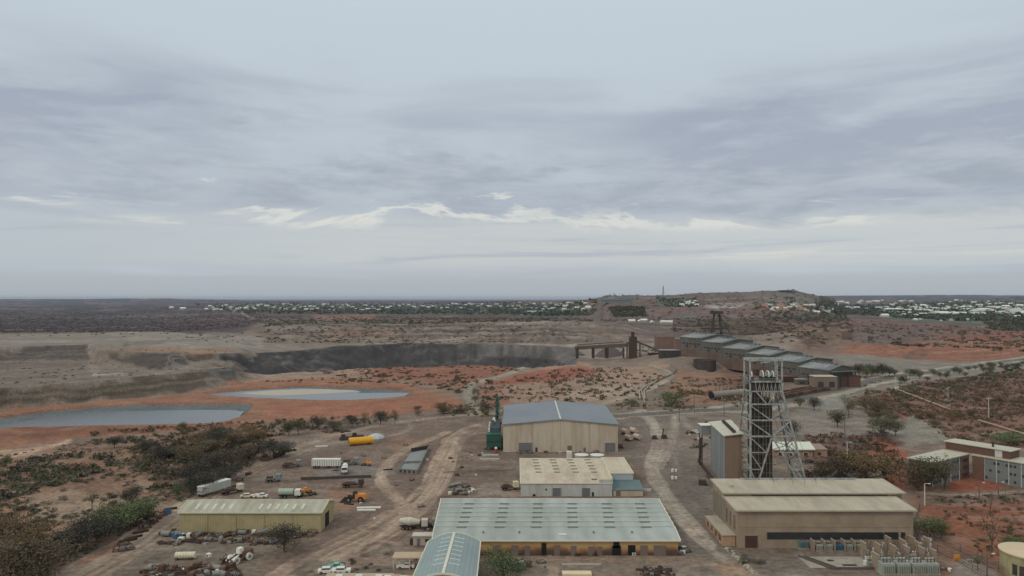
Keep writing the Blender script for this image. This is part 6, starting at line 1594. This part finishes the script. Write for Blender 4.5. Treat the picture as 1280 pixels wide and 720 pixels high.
pole(1056,548,11,'power pole among the trees east of the gravel pad')
pole(1120,490,11,'pole at the upper end of the pale pipeline','wood', M('pole_pale', (170,164,152)))
pole(462,410,22,'tall mast among the distant spoil heaps','wood')
pole(1135,478,9,'pale pole by the trees where the sealed road climbs','light', M('pole_pale', (170,164,152)))
for i, u in enumerate((1156,1161)):
    pass
x, y, z = at_(1121,487); t = thing('valve_house', 'tiny white valve house at the head of the pale pipeline', 'hut', (x, y, z)); MB().box((0,0,1.1),(2.2,2,2.2)).build('wall', WHITE, t); MB().box((0,0,2.3),(2.6,2.4,.2)).build('roof', CONC, t)
t = thing('barrier', 'small orange barrier frame on the gravel drive', 'barrier', at_(1196,703)); 
for x in (-.9,.9): MB().bar((x,0,0),(x*.5,0,1.9),.25).build('leg', ORG, t)
MB().box((0,0,1.6),(1.6,.4,.8)).build('board', ORG, t)
for i, (u, v) in enumerate(((855,434),(1135,484),(1160,480))): pass
# comms tower, hill-top cafe blocks, dark strip building on the hill
x, y, z = P(829, 371.2); t = thing('radio_mast', 'tall thin lattice radio mast on the horizon ridge', 'mast', (x, y, z)); k = y/F
m = MB()
for a in range(3): 
    an = a*2.1; m.bar((math.cos(an)*1.3*k,math.sin(an)*1.3*k,0),(math.cos(an)*.4*k,math.sin(an)*.4*k,14*k),.35*k)
for j in range(10):
    r_ = (1.3-.09*j)*k
    for a in range(3): m.bar((math.cos(a*2.1)*r_,math.sin(a*2.1)*r_,j*1.4*k),(math.cos((a+1)*2.1)*r_,math.sin((a+1)*2.1)*r_,(j+1)*1.4*k),.16*k)
m.build('lattice', GREYP, t); MB().cyl((0,0,14*k),(0,0,16*k),.15*k,n=5).build('antenna', GREYP, t)
for i, (u, v, w_, h_) in enumerate(((976,364.2,3,1.6),(981,364.3,4,2.2),(987,364.6,5,1.8),(992,365.2,3,1.3))):
    x, y, z = P(u, v+.6); k = y/F; t = thing('lookout_building', ('first','second','third','fourth')[i] + ' dark block from the west of the lookout on the hill crest', 'building', (x, y, z-2))
    MB().bb(-w_*k/2,w_*k/2,0,12,0,h_*k+1).build('wall', M('lookout_dark', (60,58,60), .8), t); MB().bb(-w_*k/2-1.5,w_*k/2+1.5,-2,14,h_*k+1,h_*k+2.2).build('roof', M('lookout_dark', (60,58,60)), t)
x, y, z = P(772, 378); k = y/F; t = thing('reservoir', 'long blue-grey reservoir wall on the distant ridge', 'reservoir', (x, y, z)); 
MB().bb(-20*k,19*k,0,30,-2,2.6*k).build('wall', M('reservoir_blue', (92,104,112), .7, .1, .02, wall=True), t); MB().bb(-20.4*k,19.4*k,-1,31,2.6*k,2.8*k).build('cover', M('reservoir_top', (112,120,124), .7, .1, .02), t)
for i, (u, v, hh) in enumerate(((768,372,4),(778,372.5,3),(723,374,2.5))):
    x, y, z = P(u, v); k = y/F; t = thing('ridge_tower', ('western','middle','far western lone')[i] + ' small stub tower on the distant ridge line', 'tower', (x, y, z)); MB().bb(-.5*k,.5*k,0,4,0,hh*k).build('shaft', GREYP, t); MB().bb(-.9*k,.9*k,-1,5,hh*k,(hh+.5)*k).build('head', GREYP, t)
# ------------------------------------------------------------------ trees: prototypes
TP = {}
for nm, kind, fol, H in (('olive','round','olive',8),('olive2','round','olive',8),('dark','round','dark',8),('green','round','green',8),('loose','loose','olive',8),('brown','low','brown',6),('rust','low','rust',6),('lowdark','low','dark',6),('lowgreen','low','green',6),('bare','sparse','brown',7),('grey','loose','grey',7)):
    TP[nm] = Once(make_tree(kind, fol, len(TP)*7+3, H)); TP[nm].H = H
def tree(nm, u, v, h, label, group=None, wide=1.0):
    s_ = h / TP[nm].H; TP[nm].put(at_(u, v), rnd.uniform(0, 6.28), (s_*wide, s_*wide, s_), label, group)
Tn = [
 ('dark',356,690,8.4,'broad dark shade tree standing alone in front of the olive shed',1.3),
 ('green',629,731,9.5,'round dense green tree below the long workshop wall',1.15),
 ('green',8,584,5.6,'bright little tree alone at the pale wash beyond the bushland',.8),
 ('dark',271,560,11,'dark domed tree at the shore of the nearer pond',1.1),
 ('rust',292,556,8,'russet tree beside the dark domed tree by the pond',1.2),
 ('olive',229,545,7.5,'slim pale tree whose top crosses the nearer pond',.6),
 ('rust',313,549,8,'russet tree between the pond and the dark thicket',1.3),
 ('lowdark',347,572,9,'large dark thicket tree where the track bends by the bush edge',1.5),
 ('olive2',361,545,8.5,'olive tree at the red flat north of the bend',.9),
 ('olive',373,543,7,'small olive tree in the tree line below the red flat',1.0),
 ('dark',398,536,7.5,'dark round tree midway along the tree line below the red flat',1.2),
 ('brown',418,538,6,'brown thicket in the tree line below the red flat',1.6),
 ('dark',440,534,6.4,'dark tree east of the brown thicket in the tree line',1.3),
 ('loose',456,532,7.5,'loose-crowned tree second from the end of the tree line',1.1),
 ('dark',476,531,8.5,'dark spreading tree near the end of the tree line',1.2),
 ('loose',494,530,8.5,'slender tree closing the tree line at its east end',.7),
 ('rust',553,517,7.5,'lone russet tree on the red flat beside the dirt road',1.2),
 ('loose',690,492,11,'spindly tree rising behind the blue warehouse roof ridge',.8),
 ('bare',662,507,7,'grey bare bush tree behind the warehouse roof west half',1.1),
 ('lowgreen',840,509,11,'olive-yellow bushy tree north of the sealed road',1.3),
 ('olive',790,512,7,'dark shrub tree at the junction west of the sealed road',1.0),
 ('dark',1018,513,9,'dark round tree alone on the gravel pad',1.1),
 ('olive',1000,511,7.5,'olive tree west of the round tree on the gravel pad',1.1),
 ('dark',990,547,9.5,'tall dark tree behind the lattice headframe leg',.9),
 ('olive2',1047,534,10,'big olive tree in the middle of the gravel pad edge',1.3),
 ('loose',1061,522,14,'tall loose tree behind the big olive tree',.9),
 ('rust',1082,512,11,'russet tree west of the scrub slope',1.4),
 ('brown',1098,517,9,'brown spreading tree at the toe of the scrub slope',1.5),
 ('olive',1103,546,10,'olive tree on the pale gravel below the scrub slope',1.4),
 ('olive',1120,545,8,'smaller olive tree next to the one on the pale gravel',1.2),
 ('rust',1082,601,13,'very wide russet tree behind the winder hall roof',1.3),
 ('brown',1055,599,10,'brown tree west of the wide russet tree behind the winder hall',1.3),
 ('olive',1104,602,9,'dusty olive tree east of the wide russet tree behind the winder hall',1.0),
 ('brown',1032,597,7,'low brown tree at the western end behind the winder hall roof',1.3),
 ('olive2',1163,613,13,'big dusty olive shade tree before the brick end of the office wing',1.05),
 ('grey',1181,612,11,'grey-green tree shading the blue-grey panels of the office wing',1.1),
 ('brown',1144,611,12,'brown tree at the outer corner of the office wing',.9),
 ('lowgreen',1163,672,6.5,'dense bright green bush tree by the winder house east wall',1.3),
 ('green',1176,674,5,'smaller green bush tree against the dense bright one',1.1),
 ('bare',1239,696,13,'tall bare-branched tree on the red ground by the fence',.7),
 ('bare',1238,646,8.5,'thin grey tree near the top of the red ground',.6),
 ('lowgreen',1273,690,4.5,'low dark green bush tree behind the round cream tank',1.7),
 ('lowgreen',1262,556,6,'green thicket behind the office wing roof',2.2),
 ('bare',1264,668,6,'grey bushy tree on the red ground beyond the round tank',1.1),
 ('grey',1222,712,4.5,'small dusty bush by the gravel drive fence',1.2),
 ('lowgreen',170,655,8,'bright green spreading tree on the bushland edge above the track',1.5),
 ('lowgreen',150,662,8,'second bright green tree in the bushland edge thicket',1.5),
 ('lowdark',120,678,8.5,'large grey-green thicket tree above the access track',1.6),
 ('lowdark',95,690,8,'dark thicket tree lowest on the bushland edge',1.5),
 ('lowdark',183,652,6,'small dark tree at the east end of the green thicket',1.1),
 ('olive',130,665,8,'olive tree in the middle of the bushland edge thicket',1.4),
 ('brown',15,716,10,'ochre-brown tree in the bottom corner of the bushland',1.5),
 ('brown',42,724,10,'second ochre-brown tree at the bottom of the bushland',1.4),
 ('rust',28,690,8,'russet tree above the ochre-brown pair in the bushland',1.6),
 ('rust',4,672,7,'russet tree at the edge of the picture in the bushland',1.5),
 ('lowdark',165,630,7,'dark tree among low scrub in the centre of the bushland',.9),
 ('bare',115,637,7.5,'thin grey sapling tree on the pale clearing',.8),
 ('green',222,622,5.5,'small bright tree above the track near the olive shed',.8),
 ('dark',143,560,6,'dark green tree on the outer edge of the red flat',1.3),
 ('lowdark',183,563,5.5,'dark thicket east of the tree on the outer red flat',1.8),
 ('lowdark',206,573,6.5,'dark thicket in the middle of the upper bushland',1.7),
 ('lowdark',250,616,8,'dark tree where the thicket meets the track bend',1.5),
 ('lowdark',243,602,8,'dark tree just above the thicket corner at the track',1.4),
 ('dark',268,588,8,'dark brown tree inside the large upper thicket',1.6),
 ('brown',290,582,8,'brown tree inside the large upper thicket near the track',1.6),
 ('brown',262,568,8,'brown crown in the northern part of the large thicket',1.5),
 ('lowdark',312,574,7,'dark crown at the eastern side of the large thicket',1.6),
 ('brown',235,575,7,'brown crown at the western side of the large thicket',1.6),
 ('lowdark',285,600,6,'low dark crown overhanging the bushland track',1.6),
 ('rust',250,556,7,'russet crown just below the nearer pond bank',1.5),
]
for nm, u, v, h, lab, w_ in Tn: tree(nm, u, v, h, lab, None, w_)
for i, (u, v, h) in enumerate(((1066,470,14),(1074,471,17),(1083,472,13),(1090,471,16),(1097,470,12),(1104,472,18),(1112,471,14),(1118,470,9))):
    tree(('green','dark')[i % 2], u, v, h*.75, 'dark green tree in the dense clump east of the rusty store shed', 'trees in the green clump', .9)
q = random.Random(21)
for i in range(34):   # verge trees along the climbing road
    k = i/34; u = 1128 + k*170 + q.uniform(-4,4); v = 476 - k*22 + q.uniform(-5, 6)
    tree(q.choice(('olive','dark','green','olive2')), u, v, q.uniform(4, 7.5), 'small roadside tree along the climbing sealed road', 'roadside trees on the climb', 1.2)
for i in range(22):
    u = q.uniform(1085, 1290); v = q.uniform(500, 545) - (u-1085)*.12
    tree(q.choice(('rust','brown','brown','olive')), u, v, q.uniform(3.5, 6), 'brownish tree scattered on the scrub slope', 'trees on the scrub slope', 1.4)
for i in range(16):
    u = q.uniform(500, 612); v = 512 + q.uniform(-3, 8) 
    tree(q.choice(('olive','brown','lowdark','grey')), u, v, q.uniform(2.5, 4.5), 'low tree along the dirt road between red flat and yard', 'low trees along the upper dirt road', 1.4)
for i in range(12):
    tree(q.choice(('olive','brown','grey')), q.uniform(590, 622), q.uniform(480, 510), q.uniform(3, 5.5), 'small tree in the pocket beside the pale haul road', 'trees beside the pale haul road', 1.2)

# ------------------------------------------------------------------ shrubs
SP = [Once(make_shrub(f, 900+i*13)) for i, f in enumerate(('olive','grey','dark','brown','rust','lowg' if False else 'green'))]
flat = lambda a: a.reshape(-1)
fX, fY, fZ, fA, fB = flat(X), flat(Y), flat(Zf), flat(mA), flat(mB)
clump = fbm(fX / 9, fY / 11, 3, 70)
def pick(poly, n, thr=-.1, seed=0):
    pl = toAB(poly); b0, b1 = pl.min(0), pl.max(0)
    m = np.nonzero((fA > b0[0]) & (fA < b1[0]) & (fB > b0[1]) & (fB < b1[1]) & (clump > thr))[0]
    m = m[sdist(fA[m], fB[m], pl) > 0]
    r_ = np.random.default_rng(seed); 
    if len(m) == 0: return m
    return r_.choice(m, size=min(n, len(m)), replace=False)
used_near = []
def shrubs(poly, n, pal, lab, grp, s0, s1, thr=-.1, seed=0):
    r_ = random.Random(seed)
    for j in pick(poly, n, thr, seed):
        s_ = r_.uniform(s0, s1); SP[r_.choice(pal)].put((fX[j]+r_.uniform(-.4,.4), fY[j]+r_.uniform(-.4,.4), fZ[j]-.05), r_.uniform(0, 6.28), (s_*1.15, s_*1.15, s_*.9), lab, grp)
shrubs([(-5,600),(80,590),(140,575),(200,580),(215,620),(150,650),(60,690),(-5,660)], 118, (0,1,2,1), 'low grey-green shrub on the open west bushland', 'shrubs of the west bushland', 1.0, 2.1, -.15, 1)
shrubs([(-5,660),(60,650),(90,690),(60,722),(-5,722)], 36, (3,4,0), 'brownish shrub in the bottom corner of the west bushland', 'shrubs of the bottom bushland corner', 1.2, 2.4, -.3, 2)
shrubs([(1160,636),(1290,626),(1290,690),(1230,694),(1190,664)], 24, (0,3,2), 'small dry shrub on the red ground below the curved lane', 'shrubs of the lower red ground', .7, 1.7, -.5, 3)
shrubs([(1100,600),(1140,606),(1150,628),(1290,634),(1290,617),(1180,622),(1140,600)], 22, (0,3,2), 'low shrub along the curved lane below the office', 'shrubs along the office lane', .8, 1.8, -.5, 4)
shrubs([(300,655),(400,655),(398,668),(300,668)], 12, (0,5,3), 'weedy shrub growing at the foot of the olive shed wall', 'weeds by the olive shed', .6, 1.2, -1, 5)
shrubs([(925,694),(960,704),(945,712),(925,706)], 10, (0,1), 'grey-green shrub on the verge below the brown door', 'verge shrubs by the lane', .9, 1.6, -1, 6)
shrubs([(1015,556),(1090,552),(1090,592),(1010,592)], 30, (3,0,4), 'brown shrub around the dark slag patch', 'shrubs around the slag patch', 1.2, 2.4, -.5, 7)
shrubs([(500,690),(540,704),(500,722),(380,722),(400,702)], 14, (0,2), 'weedy shrub on the dark strip by the carport', 'weeds near the carport', .6, 1.2, -.6, 8)

# ---- the rest of the scrub: one object, many small tufts
LV = M
def tuft_mesh(name, items, nleaf, leafk, spread=1.0, kind='stuff'):
    """items: array (n, 8): x y z size height r g b"""
    n = len(items); r_ = np.random.default_rng(5)
    c = items[:, None, :3]; sz = items[:, None, 3:4]; hh = items[:, None, 4:5]
    d = r_.normal(size=(n, nleaf, 3)); d /= np.linalg.norm(d, axis=2, keepdims=True) + 1e-9
    rad = r_.uniform(.35, 1.0, (n, nleaf, 1))
    off = d * rad * np.concatenate([sz*.5*spread, sz*.5*spread, hh*.5], 2)
    off[..., 2:3] += hh*.45
    p = c + off
    a = r_.normal(size=(n, nleaf, 3)); a /= np.linalg.norm(a, axis=2, keepdims=True)
    b = np.cross(a, r_.normal(size=(n, nleaf, 3))); b /= np.linalg.norm(b, axis=2, keepdims=True) + 1e-9
    l = sz * leafk * r_.uniform(.6, 1.3, (n, nleaf, 1))
    V = np.stack([p - a*l*.5, p + b*l*.42, p + a*l*.5, p - b*l*.42], 2).reshape(-1, 3)
    Cc = np.repeat(items[:, 5:8], nleaf*4, axis=0) * np.repeat(r_.uniform(.75, 1.3, (n*nleaf, 1)), 4, axis=0)
    Fq = np.arange(len(V)).reshape(-1, 4)
    o = big_mesh(name, V, Fq, Cc, FOLA); o['kind'] = kind; return o
def attr_mat(name, rough=.85):
    m, nt, b = nt_new(name); at = nt.nodes.new('ShaderNodeAttribute'); at.attribute_name = 'cover'
    n = nt.nodes.new('ShaderNodeTexNoise'); n.inputs['Scale'].default_value = .7
    tc = nt.nodes.new('ShaderNodeTexCoord'); nt.links.new(tc.outputs['Object'], n.inputs[0])
    mr = nt.nodes.new('ShaderNodeMapRange'); mr.inputs[3].default_value = .7; mr.inputs[4].default_value = 1.3; nt.links.new(n.outputs['Fac'], mr.inputs[0])
    vm = nt.nodes.new('ShaderNodeVectorMath'); vm.operation = 'SCALE'; nt.links.new(at.outputs['Color'], vm.inputs[0]); nt.links.new(mr.outputs[0], vm.inputs['Scale'])
    nt.links.new(vm.outputs[0], b.inputs['Base Color']); b.inputs['Roughness'].default_value = rough; b.inputs['Specular IOR Level'].default_value = .1; return m
FOLA = attr_mat('scrub_foliage')
pal = {k: np.array(C(*v)) for k, v in {'olive': (84,84,64), 'grey': (96,93,80), 'dark': (68,65,57), 'brown': (98,82,68), 'rust': (108,84,68), 'green': (76,86,66), 'town': (72,82,76), 'plain': (98,90,92), 'plaind': (92,84,86), 'pale': (96,90,76)}.items()}
rows = []
def scrub(poly, n, cols__, s0, s1, thr=-.1, seed=0, hk=.7):
    r_ = np.random.default_rng(seed+500); j = pick(poly, n, thr, seed+500); k = len(j)
    if not k: return
    s_ = r_.uniform(s0, s1, k); ci = r_.integers(0, len(cols__), k); cc = np.stack([pal[c] for c in cols__])[ci]
    rows.append(np.column_stack([fX[j]+r_.uniform(-.5,.5,k), fY[j]+r_.uniform(-.8,.8,k), fZ[j]-.05, s_*r_.uniform(1,1.7,k), s_*hk, cc]))
scrub([(-200,590),(0,570),(130,545),(330,532),(350,560),(235,622),(60,720),(-100,740)], 2000, ('olive','grey','grey','grey'), .7, 1.7, -.05, 1, .55)
scrub([(160,560),(250,545),(330,540),(350,562),(300,590),(240,612),(190,612)], 900, ('dark','brown','olive'), 1.0, 2.4, -.3, 2)
scrub([(-100,595),(100,566),(140,560),(160,580),(60,612),(-60,640)], 450, ('grey','dark','olive'), 1.4, 3.0, -.1, 3)
scrub([(110,540),(330,526),(400,524),(520,514),(520,522),(400,538),(330,548),(120,556)], 420, ('brown','olive','dark'), 1, 2.6, -.1, 4)
scrub([(430,478),(400,466),(480,456),(640,458),(650,464),(600,474),(575,492),(520,480)], 620, ('brown','dark','olive'), 1.5, 3.6, .0, 5, .45)
scrub([(320,478),(430,470),(500,478),(560,486),(430,480)], 50, ('brown','rust'), 1.5, 3, 0, 6, .4)
scrub([(600,480),(650,470),(760,462),(840,470),(820,492),(760,500),(600,510)], 420, ('brown','olive','dark'), 1.2, 3.4, .02, 7, .6)
scrub([(690,462),(780,460),(790,470),(740,480),(690,474)], 110, ('dark','dark','brown'), 1.6, 3.0, -.2, 8, .9)
scrub([(840,474),(940,470),(950,505),(830,506)], 260, ('brown','olive','rust'), 1.4, 3.4, 0, 9)
scrub([(1080,500),(1150,478),(1290,460),(1290,562),(1190,552),(1150,525),(1100,512)], 2300, ('brown','rust','dark','brown','olive'), .8, 2.3, -.2, 10)
scrub([(1110,490),(1290,455),(1400,440),(1400,470),(1290,468),(1120,500)], 420, ('olive','dark','grey'), 1.4, 3.6, -.1, 11)
scrub([(1000,545),(1110,540),(1140,600),(1100,612),(1000,600)], 380, ('brown','dark','rust'), 1, 2.6, -.1, 12)
scrub([(1140,620),(1290,618),(1290,720),(1220,700),(1160,660)], 130, ('brown','olive','dark'), .5, 1.4, .1, 13)
scrub([(1080,490),(1180,475),(1180,500),(1090,520)], 160, ('olive','brown'), 1.2, 3, -.1, 14)
scrub([(1060,470),(1120,470),(1180,480),(1060,500)], 60, ('olive','grey'), 1.2, 3, 0, 15)
scrub([(960,432),(1060,426),(1290,440),(1290,415),(1060,400),(960,404)], 700, ('brown','dark','olive'), 3, 7, .0, 16, .5)
scrub([(330,396),(740,391),(740,404),(330,408)], 1500, ('dark','brown','olive','grey'), 3, 8, -.1, 17, .4)
scrub([(330,408),(740,406),(740,427),(330,428)], 700, ('brown','dark','grey'), 2, 4.5, .08, 18, .4)
scrub([(-20,374),(330,376),(330,404),(240,414),(-20,416)], 3200, ('plain','plaind','plaind','plain'), 4, 9, -.3, 19, .22)
scrub([(-20,414),(260,412),(330,420),(290,430),(-20,420)], 160, ('grey','brown'), 2, 4, .1, 20, .4)
scrub([(0,436),(290,434),(290,462),(200,470),(0,486)], 150, ('brown','grey'), 1.0, 2.2, .18, 21, .4)
scrub([(745,372),(1010,366),(1040,380),(1000,398),(750,402)], 900, ('brown','dark','grey','olive'), 3, 8, .0, 22, .45)
scrub([(760,386),(806,384),(806,396),(770,397)], 260, ('dark','dark','olive'), 5, 10, -.4, 23, .7)
scrub([(840,399),(1060,399),(1060,412),(840,416)], 700, ('olive','dark','brown','brown'), 3, 7, -.2, 24, .6)
scrub([(1230,402),(1290,400),(1290,414),(1236,414)], 200, ('dark','olive'), 5, 10, -.4, 25, .7)
scrub([(560,506),(620,504),(640,520),(560,522)], 120, ('olive','grey','brown'), 1, 2.4, -.3, 26)
scrub([(770,500),(960,498),(960,510),(770,516)], 130, ('olive','brown'), 1, 2.4, -.1, 27)
scrub([(740,430),(850,425),(850,445),(800,442),(740,440)], 90, ('brown','dark'), 2, 4, .05, 28)
items = np.concatenate(rows); tuft_mesh('scrub', items, 22, .26)
# ---- far trees: one mass of crowns in the town, plus single ones in front
rows = []
scrub([(235,379),(640,377),(745,375.5),(745,392),(640,394),(300,392)], 1500, ('town','town','dark','green'), 7, 14, -.5, 40, .75)
scrub([(1035,372),(1290,370),(1290,402),(1180,401),(1080,394),(1020,388)], 2400, ('town','town','green','dark'), 7, 14, -.6, 41, .8)
scrub([(940,384),(1060,384),(1060,402),(960,402)], 300, ('town','olive','brown'), 5, 10, -.4, 42, .75)
scrub([(620,386),(745,386),(745,392),(620,392)], 130, ('town','green'), 8, 13, -.6, 43, .7)
scrub([(820,372),(870,372),(872,384),(830,384)], 160, ('town','green'), 5, 9, -.6, 44, .7)
items = np.concatenate(rows); tuft_mesh('distant_trees', items, 12, .42)

# ------------------------------------------------------------------ the town: single houses
WH = [M('house_wall_pale', (176,170,158), .8, .1, wall=True), M('house_wall_cream', (160,146,126), .8, .1, wall=True)]
RH = [M('house_roof_white', (196,199,195), .5, .08), M('house_roof_grey', (168,172,172), .5, .08), M('house_roof_green', (130,146,138), .6, .1), M('house_roof_red', (140,96,84), .7, .1)]
def house_proto(w, d, h, gab, wm, rm):
    m = MB(); m.bb(-w/2,w/2,-d/2,d/2,-1.5,h); m.add([(-w/2,-d/2,h),(-w/2,d/2,h),(-w/2,0,h+gab),(w/2,-d/2,h),(w/2,d/2,h),(w/2,0,h+gab)], [(0,1,2),(3,5,4)])
    m.cur = 1
    e = .7; m.add([(-w/2-e,-d/2-e,h-.2),(w/2+e,-d/2-e,h-.2),(w/2+e,0,h+gab+.1),(-w/2-e,0,h+gab+.1),(-w/2-e,d/2+e,h-.2),(w/2+e,d/2+e,h-.2)], [(0,1,2,3),(3,2,5,4)])
    o = m.build('house', [wm, rm]); return Once(tag(o, 'x', 'house'))
HP = [house_proto(15,11,3.4,3.2,WH[i % 2],RH[(0,0,1,1,2,3)[i]]) for i in range(6)]
def industrial_proto(w, d, h, rm):
    o = house_proto(w, d, h, 3.0, WH[0], rm); o.p.name = 'warehouse_shed'; o.p['category'] = 'shed'; return o
IP = [industrial_proto(46,26,7,RH[0]), industrial_proto(34,22,6,RH[1])]
def town(box, n, lab, grp, seed, protos_, s0=.8, s1=1.35, slope_=0):
    q = random.Random(seed)
    for i in range(n):
        u = box[0] + (box[2]-box[0])*(i + q.random())/n; v = q.uniform(box[1], box[3]) + slope_*(u-box[0])
        q.choice(protos_).put(at_(u, v), q.choice((0, 0, R(90))) + q.uniform(-.4,.4), q.uniform(s0, s1), lab, grp)
town((258,380.5,480,388.5), 68, 'pale-roofed house among trees in the far town beyond the great pit', 'houses of the far western town', 1, HP[:3]+HP[:1])
town((480,379.5,640,386), 34, 'small pale house in the far town below the open horizon', 'houses of the far middle town', 2, HP[:4])
town((640,377,742,388), 34, 'house in the far town below the stub tower ridge', 'houses west of the spoil hill', 3, HP)
town((212,385,236,387), 2, 'isolated white farm building on the dark western plain', 'outlying farm buildings', 4, HP[:1], 1.6, 2.0)
town((655,391,685,392.5), 3, 'long white shed at the near edge of the far town', 'white sheds at the edge of town', 5, IP[:1], .6, .8)
town((850,376,872,383), 9, 'house on the green patch of the great spoil hill', 'houses on the spoil hill', 6, HP[:3], .7, 1.0)
town((955,382,1035,392), 24, 'pale house at the foot of the lookout hill', 'houses under the lookout hill', 7, HP)
town((1035,375,1290,388), 62, 'pale-roofed house in the upper part of the eastern town', 'houses of the upper eastern town', 8, HP[:4], 1.1, 1.9)
town((1100,386,1290,397), 52, 'house in the lower part of the eastern town', 'houses of the lower eastern town', 9, HP[:4], 1.0, 1.6)
town((1110,385,1290,394), 26, 'large white-roofed industrial shed in the eastern town', 'industrial sheds of the eastern town', 10, IP, .8, 1.5)
town((1140,396,1250,404), 12, 'low grey-roofed building at the near edge of the eastern town', 'near edge buildings of the eastern town', 11, [IP[1], HP[0], HP[2]], .5, .8)
town((785,398,845,405), 6, 'pale hut among scrub before the spoil hill', 'huts before the spoil hill', 12, HP[:2], .6, .9)
bpy.context.view_layer.update()
